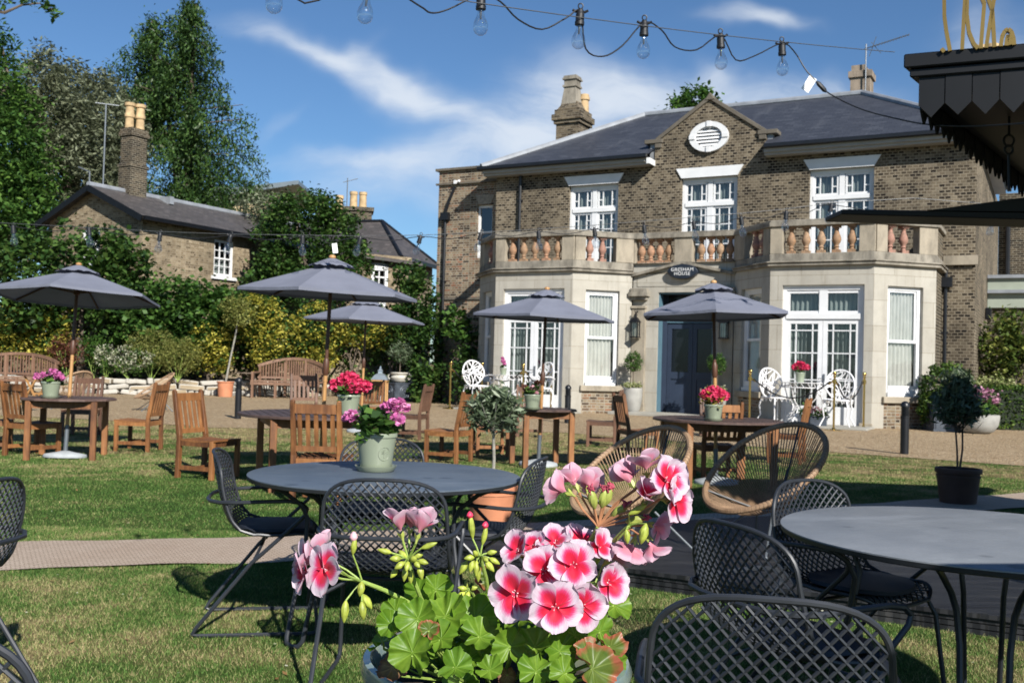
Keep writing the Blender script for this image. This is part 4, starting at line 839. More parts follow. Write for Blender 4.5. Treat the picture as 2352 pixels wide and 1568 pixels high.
mb=MB(); mb.prism([(-5.8,zz-1.15),(.75,zz+.10),(.75,zz+.32),(-5.8,zz-.60)],-.8,7,'y'); mb.build('roof',simple('blue grey metal roof',(.22,.27,.31),.4,.3,.08,2),hd,smooth=False)

# ================================================================ GARDEN WALL AND BED (left)
def drywall(name,pts,h,label,Y0seed,m_list):
    t_=thing(name,label,'wall',(0,0,0)); mb=MB(); r=random.Random(Y0seed); seg=[]
    for i in range(len(pts)-1):
        a=Vector((*pts[i],0)); b=Vector((*pts[i+1],0)); Ln=(b-a).length; d=(b-a)/Ln; nn=Vector((-d.y,d.x,0))
        for row in range(3):
            s=-r.random()*.2
            while s<Ln:
                w=r.choice([.22,.3,.38,.5,.7,.85])*r.uniform(.85,1.15); hh=h/3*r.uniform(.8,1.25); z=row*h/3; q=a+d*(s+w/2)+nn*r.uniform(-.03,.03); mb.mi=r.choice([0,0,0,1,1,2])
                Mx=Matrix.Translation(q+Vector((0,0,z+hh/2)))@Matrix(((d.x,nn.x,0,0),(d.y,nn.y,0,0),(0,0,1,0),(0,0,0,1)))@Matrix.Rotation(r.uniform(-.13,.13),4,'Y')
                hx=w/2*.97; hy=.2; hz=hh/2*.96; j=lambda:r.uniform(.78,1.02)
                vs=[(-hx*j(),-hy*j(),-hz),(hx*j(),-hy*j(),-hz),(hx,hy,-hz),(-hx,hy,-hz),(-hx*j(),-hy*j(),hz*j()),(hx*j(),-hy*j(),hz*j()),(hx,hy,hz),(-hx,hy,hz)]
                mb.add(vs,[(0,3,2,1),(4,5,6,7),(0,1,5,4),(1,2,6,5),(2,3,7,6),(3,0,4,7)],Mx); s+=w
    mb.build('stones',m_list,t_,smooth=False,bevel=.03); return t_
SL=[stone('white limestone block',(.56,.53,.47),(.25,.22,.18),.3),stone('buff stone block',(.42,.34,.23),(.2,.16,.12),.4),stone('grey stone block',(.26,.25,.23),(.1,.09,.08),.5)]
gA=G(120,902); gB=G(300,906); gC=G(560,910); gD=G(700,913); gE=G(850,905); gF=G(985,905)
wpts=[(gA.x-4,gA.y),(gA.x,gA.y),(gB.x,gB.y),(gC.x,gC.y+.2),(gD.x,gD.y+.8),(gE.x,gE.y+.8)]
drywall('stone_wall',wpts,.52,'low dry stone retaining wall of white and buff blocks along the shrub bed',5,SL)
mb=MB(); top=[(x,y+.2) for x,y in wpts]; bk=[(x,y+9) for x,y in wpts]; n=len(top)
mb.add([(x,y,.45) for x,y in top]+[(x,y,.45) for x,y in bk],[(i,i+1,n+i+1,n+i) for i in range(n-1)]); tag(mb.build('flower_bed',M_['mulch'],smooth=False,fix=False),kind='structure')

# ================================================================ VEGETATION
def limb(mb,a,b,r0,r1,seed,bend=.12,n=6):
    r=random.Random(seed); a=Vector(a); b=Vector(b); L_=(b-a).length; pts=[a.lerp(b,i/n)+Vector((r.uniform(-1,1),r.uniform(-1,1),0))*L_*bend*math.sin(PI*i/n)*.5 for i in range(n+1)]
    mb.tube(pts,[r0+(r1-r0)*i/n for i in range(n+1)],7)
def tree(name,label,base,blobs,n,m,size,trunk_r=.2,clump=.5,per=45,asp=.5,cat='tree',group=None,limbs=6,droop=None,shell=(.5,1.02),barkm='bark',up=.45,flat=1.0,trunk=True):
    t_=thing(name,label,cat,base,0,group); bl=[(x-base[0],y-base[1],z,rx,ry,rz) for x,y,z,rx,ry,rz in blobs]
    cloud('crown',crown(bl,n,clump,per,shell,flat),size,m,t_,asp=asp,droop=droop,up=up)
    if trunk:
        mb=MB(); r=random.Random(hash(label)%999); top=max(b[2] for b in bl)
        c=Vector((np.mean([b[0] for b in bl]),np.mean([b[1] for b in bl]),top*.8)); limb(mb,(0,0,-base[2]*0),c,trunk_r,trunk_r*.35,3,.05,8)
        for b in bl[:limbs]:
            st=Vector((0,0,0)).lerp(c,r.uniform(.3,.7)); limb(mb,st,(b[0],b[1],b[2]+b[5]*.3),trunk_r*.45,trunk_r*.1,r.randint(1,999),.2)
        mb.build('trunk',M_[barkm],t_)
    return t_
def B(px,py,Y,rx,rz,ry=None):
    """ellipsoid of foliage whose middle is seen at px,py, Y metres out; radii in metres"""
    q=P(px,py,Y); return (q.x,q.y,q.z,rx,ry or rx,rz)
def base_of(px,Y): q=P(px,820,Y); return (q.x,q.y,0)
# willows and mixed trees, left
tree('willow_tree','tall grey green willow tree filling the upper left beside the cottage chimney',base_of(190,46),[B(80,230,46,2.2,1.7),B(180,280,46,2.6,2.2),B(245,350,45,1.8,2.2),B(160,400,45,3.0,2.6),B(238,205,47,.55,.9),B(60,350,46,2.8,2.8),B(240,430,45,1.1,1.1),B(110,150,47,.9,.7),B(165,170,47,.8,.7)],44000,M_['willow'],.27,.35,.5,40,.30,droop=(.1,0,-.35))
tree('ash_tree','dark green tree on the far left with its top leaning into the frame',base_of(-60,42),[B(-40,215,42,1.6,2.0),B(10,430,42,2.2,2.6),B(-40,320,41,2.6,3.0),B(5,120,42,.7,.8),B(40,520,41,2,1.6),B(-60,500,41,3,3)],27000,M_['midgreen'],.24,.35,.5,40,.45)
tree('sycamore_tree','broad leaved green bush tree in front of the cottage gable',base_of(190,34),[B(150,600,34,2.3,1.3,1.5),B(260,600,34,1.3,1.1,1.2),B(60,620,34,1.9,1.2,1.5),B(300,620,34.3,.7,1.1,1),B(180,690,33.5,2.6,.9,1.3),B(40,700,33.5,1.8,.9,1.3),B(290,730,33.6,1.2,.7,1)],11000,M_['darkgreen'],.19,.16,.32,26,.8)
tree('sycamore_bush','bright mid green leafy bush below the cottage long wall',base_of(420,34),[B(380,690,34,1.3,.9,1.2),B(450,720,34,1.6,1.0,1.3),B(520,730,34,1.1,.9,1.1),B(350,760,33.7,1.2,.8,1),B(430,790,33.8,1.4,.7,1),B(570,690,34.5,.8,.9,.8)],9000,M_['midgreen'],.17,.12,.3,26,.8)
q0=P(-60,10,14); ob=thing('tree_branch','thin leafy branch reaching in at the top left corner of the sky','branch',(q0.x,q0.y,q0.z)); pts=[P(x,y,14)-q0 for x,y in((-60,10),(10,30),(50,12),(90,8),(120,22))]
mb=MB(); mb.tube(pts,[.03,.022,.015,.01,.006],6); mb.build('twig',M_['bark'],ob)
cl=[P(x,y,14)-q0 for x,y in((5,8),(20,2),(60,5),(75,-2),(95,10),(110,18),(120,28),(128,30),(-20,0),(100,2),(50,-8))]
cloud('leaves',np.concatenate([np.array(c_)+rng.normal(size=(14,3))*.05 for c_ in cl]),.11,M_['midgreen'],ob,asp=.45)
# big conifer: drooping sprays carried on whorled branches
def conifer(base,H_,R0,label):
    t_=thing('conifer_tree',label,'tree',base); mb=MB(); limb(mb,(0,0,0),(.3,0,H_),.45,.04,1,.01,10); C=[]
    r=random.Random(4)
    for tw,(ox,Ht) in enumerate(((0,H_),(-1.9,H_*.95))):
        if tw: limb(mb,(0,0,H_*.45),(ox,0,Ht),.2,.03,2,.02)
        z=3.0 if tw==0 else H_*.62
        while z<Ht:
            f=(z-3)/(Ht-3); Lm=(R0 if tw==0 else R0*.9)*(1-f)**.72*r.choice([.55,.75,.9,1.0,1.12,1.2])*r.uniform(.92,1.06)+.3; a=r.uniform(0,2*PI); rise=.15+.5*f
            k=int(34*Lm/R0+6)
            for i in range(k):
                s=(i+.6)/k; x=ox*(1 if tw else 0)+math.cos(a)*Lm*s; y=math.sin(a)*Lm*s; zz=z+Lm*(rise*s-.55*s*s)+(.25*(s-.85) if s>.85 else 0)
                C.append((x,y,zz,.10+.12*(1-s)))
            z+=.052+.02*f
            if r.random()<.15: mb.tube([(ox if tw else 0,0,z),((ox if tw else 0)+math.cos(a)*Lm*.8,math.sin(a)*Lm*.8,z+Lm*(rise*.8-.27))],[.05,.015],5)
    C=np.array(C); per=11; q=rng.normal(size=(len(C),per,3))*C[:,3][:,None,None]; q[:,:,2]=q[:,:,2]*2.0-.25
    pts=(C[:,None,:3]+q).reshape(-1,3); mb.build('trunk',M_['bark'],t_); cloud('crown',pts,.21,M_['conifer'],t_,asp=.34,droop=(0,0,-.8),up=.15); print('conifer leaves',len(pts)); return t_
qb=P(408,820,50); conifer((qb.x,qb.y,0),19.0,5.6,'tall dark green conifer with two leaders standing behind the cottage')
tree('holly_tree','rounded dark glossy evergreen tree between the cottage and the pale brick house',base_of(715,38),[B(700,560,38,1.9,1.9,1.6),B(690,500,38,1.1,.9),B(770,560,38,1.1,1.4),B(640,600,38,1.1,1.3),B(800,610,37.6,.9,1.1),B(720,650,37.5,1.7,1.1,1.2),B(740,470,38,.7,.5),B(625,520,38.3,.6,.5),B(600,680,37.8,.9,.8)],17000,M_['darkgreen'],.17,.2,.32,40,.55)
tree('grey_shrub_tree','pale grey green tree crown showing over the end of the cottage roof',base_of(610,44),[B(615,480,44,1.2,.8),B(580,510,44,1.0,.7),B(650,500,44,.9,.7)],2600,M_['willow'],.2,.15,.35,30,.3)
tree('roof_tree','light green tree crown showing above the slate roof behind the gable',(H2W(-4.6,16).x,H2W(-4.6,16).y,0),[B(1590,225,42,.75,.6),B(1560,245,42,.6,.3),B(1620,215,42,.5,.4),B(1690,240,42,.35,.2),B(1600,250,42,1.2,.5),B(1600,330,42,1.8,1.5)],3800,M_['midgreen'],.22,.2,.28,26,.5)
# yellow variegated shrubs, each its own plant
ys=[('golden shrub at the far left above the curved bench',20,760,34,1.1,.9,'hedge'),('golden shrub right of the left umbrella pole, above the purple foliage',128,775,33.4,.55,1.0,None),('golden shrub growing over the stone wall in front of the green bush',480,800,33.2,.75,.75,None),('golden shrub behind the slanting standard trunk',590,735,34,.95,.85,None),('golden shrub just left of the tall umbrella pole',625,800,33.6,.6,.8,None),('large golden shrub to the right of the tall umbrella pole',720,770,33.8,.85,1.1,None),('golden shrub below the umbrella that stands furthest back',815,755,34,.8,.6,None),('small golden shrub beside the white urn',905,770,34,.5,.5,None)]
for i,(lb,px,py,Y,rx,rz,_) in enumerate(ys):
    q=P(px,py,Y); t_=thing('golden_shrub',lb,'shrub',(q.x,q.y,.45),0,'golden variegated shrubs in the left bed'); bl=[(0,0,q.z-.45,rx,rx*.8,rz),(rx*.5,-.1,q.z-.45-rz*.5,rx*.6,rx*.6,rz*.5),(-rx*.5,0,q.z-.45-rz*.35,rx*.6,rx*.6,rz*.6)]
    cloud('foliage',crown(bl,int(2600*rx*rz/0.6),.17,18,(.7,1.05)),.115,M_['yellow'],t_,asp=.6); cloud('inner_foliage',crown([(a,b,c_,d*.9,e*.9,f*.9) for a,b,c_,d,e,f in bl],int(1500*rx*rz/.6),.3,30,(.2,.95)),.14,M_['darkgreen'],t_,asp=.55)
    mb=MB(); [limb(mb,(0,0,0),(random.uniform(-.4,.4)*rx,0,(q.z-.45)*.9),.035,.012,i*7+k_,.15) for k_ in range(4)]; mb.build('stem',M_['bark'],t_)
# dark hedge mass filling the back of the bed
tg=thing('laurel_hedge','deep green hedge of mixed evergreens along the back of the left border','hedge',(-9,35.4,0)); bl=[]
for px in range(-80,1000,60): q=P(px,775+14*math.sin(px*.05),35.2); bl.append((q.x+9,q.y-35.4,q.z,1.1,.9,1.35))
cloud('foliage',crown(bl,30000,.35,40,(.4,1.05)),.15,M_['darkgreen'],tg,asp=.55)
mb=MB(); [limb(mb,(b_[0]+random.uniform(-.5,.5),b_[1],0),(b_[0]+random.uniform(-.5,.5),b_[1],b_[2]),.06,.02,k_,.15) for k_,b_ in enumerate(bl)]; mb.build('stem',M_['bark'],tg)
# perennials on the wall top
def plant(name,label,px,py,Y,rx,rz,m,n,size,asp=.35,cat='plant',group=None,up=.45,clump=.15,droop=None,stem=True,extra=None):
    q=P(px,py,Y); t_=thing(name,label,cat,(q.x,q.y,.44),0,group); h=q.z-.44
    cloud('foliage',crown([(0,0,h,rx,rx*.7,rz)],n,clump,16,(.35,1.05)),size,m,t_,asp=asp,up=up,droop=droop)
    if extra: cloud('blossom',crown([(0,-.05,h+rz*.25,rx*.95,rx*.65,rz*.85)],extra[1],.09,9,(.85,1.08)),extra[2],M_[extra[0]],t_,asp=.8)
    mb=MB(); [limb(mb,(0,0,0),(random.uniform(-.8,.8)*rx,random.uniform(-.2,.2),h),.012,.006,k_,.1,3) for k_ in range(5)]; mb.build('stem',M_['stem'],t_,split=True); return t_
plant('purple_shrub','purple red leaved shrub behind the left umbrella pole',155,805,32.6,.62,.55,M_['redfol'],1500,.10)
plant('feathery_perennial','feathery yellow green perennial clump in the middle of the stone wall bed',350,800,32.6,.85,.62,M_['perennial'],3800,.085,.3)
plant('feathery_perennial','lower yellow green perennial clump, right of the white flowers',410,815,32.4,.72,.55,M_['perennial'],3000,.085,.3)
plant('white_aster','white flowering clump leaning over the dry stone wall',300,830,32.3,.75,.42,M_['midgreen'],1500,.08,.4,extra=('whitefl',1300,.06))
plant('white_aster','small white flowered clump left of the larger one on the wall',245,825,32.3,.35,.4,M_['midgreen'],700,.08,.4,extra=('whitefl',380,.06))
plant('green_perennial','bright green leafy clump between purple shrub and white flowers',218,800,32.8,.42,.5,M_['midgreen'],1200,.1,.4)
plant('ground_ivy','low green plants under the curved bench and the lantern',860,880,33.6,.9,.25,M_['midgreen'],900,.1,.6)
# climbers and dark trees against the wing
tree('fig_climber','dark climber in the corner between the far house and the brown brick wing',base_of(965,33.5),[B(960,700,33.5,.6,1.0),B(975,800,33,.55,1.2),B(935,760,33.5,.6,1.0),B(985,880,32,.5,.8),B(940,640,34,.5,.5)],6500,M_['darkgreen'],.16,.1,.28,30,.55,cat='climber')
tree('young_tree','slim young tree with fresh green leaves in front of the shadowed wing wall',base_of(1052,31.3),[B(1048,745,31.3,.35,.45),B(1055,775,31.2,.28,.25),B(1040,720,31.4,.2,.2)],520,M_['midgreen'],.17,.03,.2,13,.7)
tree('wing_shrub','low dark shrub at the foot of the shadowed wing wall',base_of(1075,31),[B(1070,850,31,.5,.9),B(1085,790,31.2,.35,.6)],1900,M_['darkgreen'],.14,.04,.25,25,.55,cat='shrub')
# right hand planting
qd=P(2176,905,24.0); tb=thing('domed_bush','clipped dome topped dark green bush against the right bay flank','bush',(qd.x,qd.y,0))
bl=[(0,0,1.0,.62,.55,.62),(0,0,.5,.66,.6,.5)]; cloud('foliage',crown(bl,9000,.07,20,(.82,1.02)),.075,M_['hedge'],tb,asp=.6); mb=MB(); limb(mb,(0,0,0),(0,0,1.2),.05,.03,2); mb.build('trunk',M_['bark'],tb)
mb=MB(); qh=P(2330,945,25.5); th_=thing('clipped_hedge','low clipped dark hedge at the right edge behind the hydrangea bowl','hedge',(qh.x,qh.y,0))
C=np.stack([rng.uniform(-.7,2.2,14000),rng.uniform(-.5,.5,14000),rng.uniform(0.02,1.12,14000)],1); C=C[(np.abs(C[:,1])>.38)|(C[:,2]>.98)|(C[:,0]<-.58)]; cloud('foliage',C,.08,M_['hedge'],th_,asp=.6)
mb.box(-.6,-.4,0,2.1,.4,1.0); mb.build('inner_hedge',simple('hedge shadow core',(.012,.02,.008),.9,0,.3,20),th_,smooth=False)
tree('variegated_bush','glossy dark bush with yellow tinged leaves high against the garden room wall',base_of(2335,27),[B(2310,790,27,.75,.55),B(2345,760,27,.8,.5),B(2360,840,27,.8,.6),B(2290,840,27.2,.5,.4)],3800,leafm('glossy yellow tinged leaf',(.03,.055,.012),(.10,.15,.03),(.40,.42,.10),.25,.35),.15,.07,.25,22,.55,cat='bush')
plant('variegated_mound','cream and green variegated mound above the clipped hedge',2285,885,26,.52,.17,M_['varieg'],1500,.08,.6,cat='shrub')
# ================================================================ TEAK FURNITURE
def teak_chair(label,m='teak',group='teak garden chairs on the lawn'):
    t_=thing('teak_chair',label,'chair',group=group); M=M_[m]
    hw,ys,yb=.235,.22,-.21
    for sx in(-1,1):
        mb=MB(); mb.beam((sx*(hw-.025),ys,0),(sx*(hw-.025),ys,.405),.048,.048); mb.build('leg',M,t_,smooth=False,bevel=.004)
        mb=MB(); mb.beam((sx*(hw-.025),yb-.01,0),(sx*(hw-.025),yb,.44),.048,.05); mb.beam((sx*(hw-.025),yb,.438),(sx*(hw-.025),yb-.09,.92),.048,.05,(0,0,1),.048,.036); mb.lathe([(.024,0),(.02,.012),(.008,.018)],10,(sx*(hw-.025),yb-.091,.918)); mb.build('leg',M,t_,smooth=False,bevel=.004)
        mb=MB(); mb.beam((sx*(hw-.025),yb,.115),(sx*(hw-.025),ys,.115),.022,.045); mb.build('stretcher',M,t_,smooth=False)
    mb=MB(); mb.beam((-hw+.03,0,.115),(hw-.03,0,.115),.022,.045); mb.build('stretcher',M,t_,smooth=False)
    mb=MB()
    for y in(ys,yb): mb.beam((-hw+.045,y,.375),(hw-.045,y,.375),.026,.06)
    for sx in(-1,1): mb.beam((sx*(hw-.025),yb+.02,.375),(sx*(hw-.025),ys-.02,.375),.026,.06)
    mb.build('seat_frame',M,t_,smooth=False)
    mb=MB()
    for k in range(7):
        x=-hw+.01+k*(2*hw-.02-.052)/6; dz=-.012*math.sin(PI*k/6)*0
        mb.add([(x,yb+.03,.418),(x+.052,yb+.03,.418),(x+.052,0,.405),(x,0,.405),(x,ys+.035,.42),(x+.052,ys+.035,.42)]+[(x,yb+.03,.40),(x+.052,yb+.03,.40),(x+.052,0,.387),(x,0,.387),(x,ys+.035,.402),(x+.052,ys+.035,.402)],
          [(0,1,2,3),(3,2,5,4),(6,9,8,7),(9,10,11,8),(0,6,7,1),(4,5,11,10),(0,3,9,6),(3,4,10,9),(1,7,8,2),(2,8,11,5)])
    mb.build('seat',M,t_,smooth=False)
    mb=MB(); bk=lambda z:yb-.09*(z-.44)/.48
    mb.beam((-hw+.045,bk(.855),.855),(hw-.045,bk(.855),.855),.026,.085); mb.beam((-hw+.045,bk(.50),.495),(hw-.045,bk(.50),.495),.026,.05)
    for k in range(5):
        x=-hw+.085+k*(2*hw-.17)/4; mb.beam((x,bk(.5),.5),(x,bk(.85),.83),.038,.014,(0,1,0))
    mb.build('backrest',M,t_,smooth=False); return t_
chairA=teak_chair('teak chair nearest the left edge, its slatted back to the camera'); chairD=teak_chair('x','teakdark'); used={}
def put_chair(px,py,face,label,dark=False,scale=1.0,Y=None):
    """centre of the chair on the ground; face = heading in degrees, 0 = away from the camera, 90 = to the right"""
    g=G(px,py); loc=(g.x,g.y,0); rz=-R(face); src=chairD if dark else chairA; k='d' if dark else 'a'
    if k not in used: used[k]=1; src.location=loc; src.rotation_euler=(0,0,rz); src['label']=label; src.scale=(scale,)*3; return src
    return dup(src,loc,rz,label,scale=scale)
put_chair(72,1046,28,'teak chair nearest the left edge, its slatted back to the camera')
put_chair(318,1034,-86,'teak chair with its back to the right, right of the left umbrella table')
put_chair(186,1000,176,'dark teak chair behind the left umbrella table, facing the camera',True)
put_chair(-25,1038,70,'teak chair cut by the left edge beside the left umbrella table')
put_chair(476,1096,112,'teak chair standing apart on the grass with its back to the left')
put_chair(738,1150,4,'teak chair with its slatted back to the camera, behind the sage flower pot')
put_chair(700,985,160,'dark teak chair behind the big round table, left of the crimson flowers',True,1.1)
put_chair(842,985,-168,'pale teak chair behind the big round table near the crimson flowers')
put_chair(944,1008,-76,'weathered teak chair with sunlit pale seat, between the pink flowers and the olive tree',True)
put_chair(1030,1060,-66,'reddish teak chair directly left of the small olive tree, back to the right')
put_chair(1125,1045,170,'teak chair mostly hidden behind the small olive tree')
put_chair(1214,1003,178,'dark teak chair behind the small table, below the white door of the left bay',True)
put_chair(1383,1024,-80,'dark teak chair facing left, back to back with a lit teak chair',True)
put_chair(1462,1052,76,'teak chair with sunlit back post, partly behind the left rattan chair')
put_chair(1644,1100,-4,'teak chair with its slatted back to the camera, between the two rattan chairs')
put_chair(1806,1062,-66,'teak chair seen through the right rattan chair, back to the right')
put_chair(1640,1003,176,'dark teak chair behind the table in front of the porch, under the crimson flowers',True)

def teak_table(px,py,r,n,label,rz=0,top='teaktop'):
    g=G(px,py,.74); t_=thing('teak_table',label,'table',(g.x,g.y,0),rz,'round teak tables under umbrellas')
    mb=MB(); mb.lathe([(r-.012,.712),(r,.716),(r,.736),(r-.008,.742),(.03,.742)] if n>8 else [(r,.712),(r,.742),(.03,.742)],n); mb.build('tabletop',M_[top],t_,smooth=False)
    mb=MB(); q=r*.66
    for k in range(4):
        a,b=(q,q) if k%2==0 else (-q,q); a2,b2=((-q,q),(-q,-q),(q,-q),(q,q))[k]; a1,b1=((q,q),(-q,q),(-q,-q),(q,-q))[k]; mb.beam((a1,b1,.665),(a2,b2,.665),.025,.08)
    mb.build('apron',M_['teak'],t_,smooth=False)
    for sx in(-1,1):
        for sy in(-1,1): mb=MB(); mb.beam((sx*q,sy*q,0),(sx*q,sy*q,.71),.068,.068); mb.build('leg',M_['teak'],t_,smooth=False,bevel=.005)
    # plank joints across the top
    mb=MB()
    for k in range(-int(r/.09),int(r/.09)+1):
        x=k*.09+.045; 
        if abs(x)<r-.05: h=math.sqrt(r*r-x*x)-.03; mb.box(x-.003,-h,.7425,x+.003,h,.7445)
    mb.build('board_joint',simple('dark joint',(.015,.01,.008),.8,0,.1,3),t_,smooth=False); return t_,g
TA,gA_=teak_table(158,913,.56,12,'small teak table under the left umbrella with a pot of magenta flowers',R(12))
TB,gB_=teak_table(742,949,.86,48,'big round teak table under the tall middle umbrella',R(20))
TC,gC_=teak_table(1245,938,.46,12,'small teak table in front of the left bay with a pot of pale pink flowers',R(16))
TD,gD_=teak_table(1648,962,.74,48,'round teak table in front of the porch steps with a crimson flower pot',R(8))

# ================================================================ UMBRELLAS
def umbrella(label,loc,top,rim,rad,rz,tilt=(0,0),joint=1.15,base='conc'):
    t_=thing('garden_umbrella',label,'umbrella',loc,rz,'slate blue garden umbrellas'); t_.rotation_euler=(tilt[0],tilt[1],rz)
    # canopy: six sagging panels
    mb=MB(); n=6; rings=7; seg=8; vs=[]
    for i in range(rings+1):
        f=i/rings; r=rad*f
        for j in range(n*seg):
            a=2*PI*j/(n*seg); ph=(j%seg)/seg; sag=math.sin(PI*ph)
            edge=math.cos(PI/n)/math.cos((ph-.5)*2*PI/n); z=top-.03-(top-.03-rim)*f**1.04-.035*sag*f*(1.2-f)*rad; rr=r*edge/(1)*(1-.0*sag)
            vs.append((rr*math.cos(a),rr*math.sin(a),z))
    m=n*seg; fs=[(i*m+j,i*m+(j+1)%m,(i+1)*m+(j+1)%m,(i+1)*m+j) for i in range(rings) for j in range(m)]
    mb.add(vs,fs); o_=len(vs)
    # short hem
    hem=[(vs[rings*m+j][0],vs[rings*m+j][1],vs[rings*m+j][2]-.03) for j in range(m)]
    mb.add([vs[rings*m+j] for j in range(m)]+hem,[(j,(j+1)%m,m+(j+1)%m,m+j) for j in range(m)])
    cp=mb.build('canopy',M_['canvas'],t_,fix=False,ang=7)
    mb=MB(); vs=[]; r2=rad*.27
    for i in range(4):
        f=i/3; 
        for j in range(m):
            a=2*PI*j/m; ph=(j%seg)/seg; edge=math.cos(PI/n)/math.cos((ph-.5)*2*PI/n); vs.append((r2*f*edge*math.cos(a),r2*f*edge*math.sin(a),top+.035-.115*f**1.1*(rad)+.018*f*math.sin(PI*ph)*(1+math.sin(j*1.7)*.5)))
    mb.add(vs,[(i*m+j,i*m+(j+1)%m,(i+1)*m+(j+1)%m,(i+1)*m+j) for i in range(3) for j in range(m)]); mb.build('vent_cap',M_['canvas'],cp,fix=False)
    mb=MB(); mb.lathe([(.0001,.075),(.03,.065),(.038,.045),(.03,.03)],14,(0,0,top-.01)); mb.build('finial',M_['palewood'],t_)
    mb=MB(); mb.tube([(0,0,joint),(0,0,top)],.0195,12); mb.lathe([(.02,-.08),(.032,-.05),(.034,.06),(.022,.1)],12,(0,0,joint+.02)); mb.lathe([(.04,0),(.04,.06)],12,(0,0,rim+.02)); mb.build('upper_pole',M_['polewood'],t_)
    mb=MB(); mb.tube([(0,0,.35),(0,0,joint-.05)],.021,12); mb.lathe([(.024,0),(.024,.012)],12,(0,0,joint-.12)); mb.build('lower_pole',M_['palewood'],t_)
    mb=MB(); mb.tube([(0,0,.06),(0,0,.40)],.027,10); bs=mb.build('base_tube',M_['tubegrey'],t_)
    mb=MB(); mb.lathe([(.25,0),(.255,.02),(.24,.045),(.10,.07),(.04,.085),(.001,.085)],28); mb.build('base',M_[base],t_,ang=50)
    for k in range(6):
        a=2*PI*k/6; mb=MB(); zr=lambda f:top-.03-(top-.03-rim)*f**1.04-.02
        mb.beam((.05*math.cos(a),.05*math.sin(a),zr(.05)-.01),(rad*.97*math.cos(a),rad*.97*math.sin(a),zr(.97)-.005),.014,.02); mb.beam((.045*math.cos(a),.045*math.sin(a),rim+.05),(rad*.5*math.cos(a),rad*.5*math.sin(a),zr(.5)-.01),.012,.016); mb.build('rib',M_['polewood'],t_,smooth=False)
    return t_
def umb(label,px0,py0,px1,Y,ztop,zrim,rad,deg,joint=1.15,hidebase=False):
    """stands at px0,py0 on the ground; its head is seen at px1: the pole leans by the difference"""
    g=G(px0,py0); z_=ztop; q=P(px1,700,g.y); tx=(q.x-g.x); u0=P(px0,700,g.y); lean=0
    return umbrella(label,(g.x,g.y,0),ztop,zrim,rad,R(deg),(0,0),joint)
def lean(o,dx,dy=0): 
    rz=o.rotation_euler.z; o.rotation_mode='XYZ'; q=Matrix.Rotation(dx,4,'Y')@Matrix.Rotation(-dy,4,'X')@Matrix.Rotation(rz,4,'Z'); o.rotation_euler=q.to_euler()
u=umbrella('slate blue umbrella at the far left over the table with magenta flowers',(gA_.x-.02,gA_.y,0),2.38,2.01,1.05,R(38),joint=1.33); lean(u,R(0),R(4.5)); 
u=umbrella('tallest looking slate blue umbrella over the big round teak table',(gB_.x-.02,gB_.y+.02,0),2.33,1.99,.94,R(22),joint=1.19); lean(u,R(1.6),R(-.5))
gu=G(828,992); u=umbrella('slate blue umbrella standing furthest back, partly behind the tallest one',(gu.x,gu.y,0),2.40,2.03,1.13,R(24),joint=1.22); lean(u,R(.9))
u=umbrella('slate blue umbrella in front of the left bay window',(gC_.x-.03,gC_.y,0),2.26,1.93,.97,R(17),joint=1.10); lean(u,R(1.3),R(-.5))
u=umbrella('slate blue umbrella in front of the blue porch door',(gD_.x-.0,gD_.y,0),2.28,1.94,.91,R(80),joint=1.27); lean(u,R(-1.8),R(1))

umbrella('slate blue umbrella beside the viewpoint that shades the front of the grey table',(2.55,.55,0),2.28,1.95,1.0,R(10))
# ================================================================ WIRE CHAIRS
PROF=[(-.275,.845),(-.268,.80),(-.255,.73),(-.24,.66),(-.222,.59),(-.198,.53),(-.16,.478),(-.10,.448),(-.02,.438),(.07,.44),(.15,.447),(.205,.445),(.235,.425)]
_PL=[0.0]
for _a,_b in zip(PROF,PROF[1:]): _PL.append(_PL[-1]+math.hypot(_b[0]-_a[0],_b[1]-_a[1]))
SL_=_PL[-1]
def prof(m):
    m=max(0,min(SL_,m)); i=max(k for k in range(len(PROF)-1) if _PL[k]<=m+1e-9); f=(m-_PL[i])/(_PL[i+1]-_PL[i]); a,b=PROF[i],PROF[i+1]; return a[0]+(b[0]-a[0])*f, a[1]+(b[1]-a[1])*f
def half(m):
    w=.232+.02*math.sin(PI*min(1,m/SL_))
    if m<.14: w*=(1-((.14-m)/.14)**2.8)**(1/2.8)
    if m>SL_-.12: w*=(1-(max(0,m-(SL_-.12))/.12)**2.5*.6)**.5
    return w
def shell(m,x):
    """m metres along the profile from the top of the back, x metres across"""
    y,z=prof(m); t=x/.24; back=max(0,1-m/.5); y+=(.06*back+.035*max(0,1-abs(m-.45)/.3))*t*t; z+=.03*t*t*max(0,min(1,(m-.30)/.2)); return Vector((x,y,z))
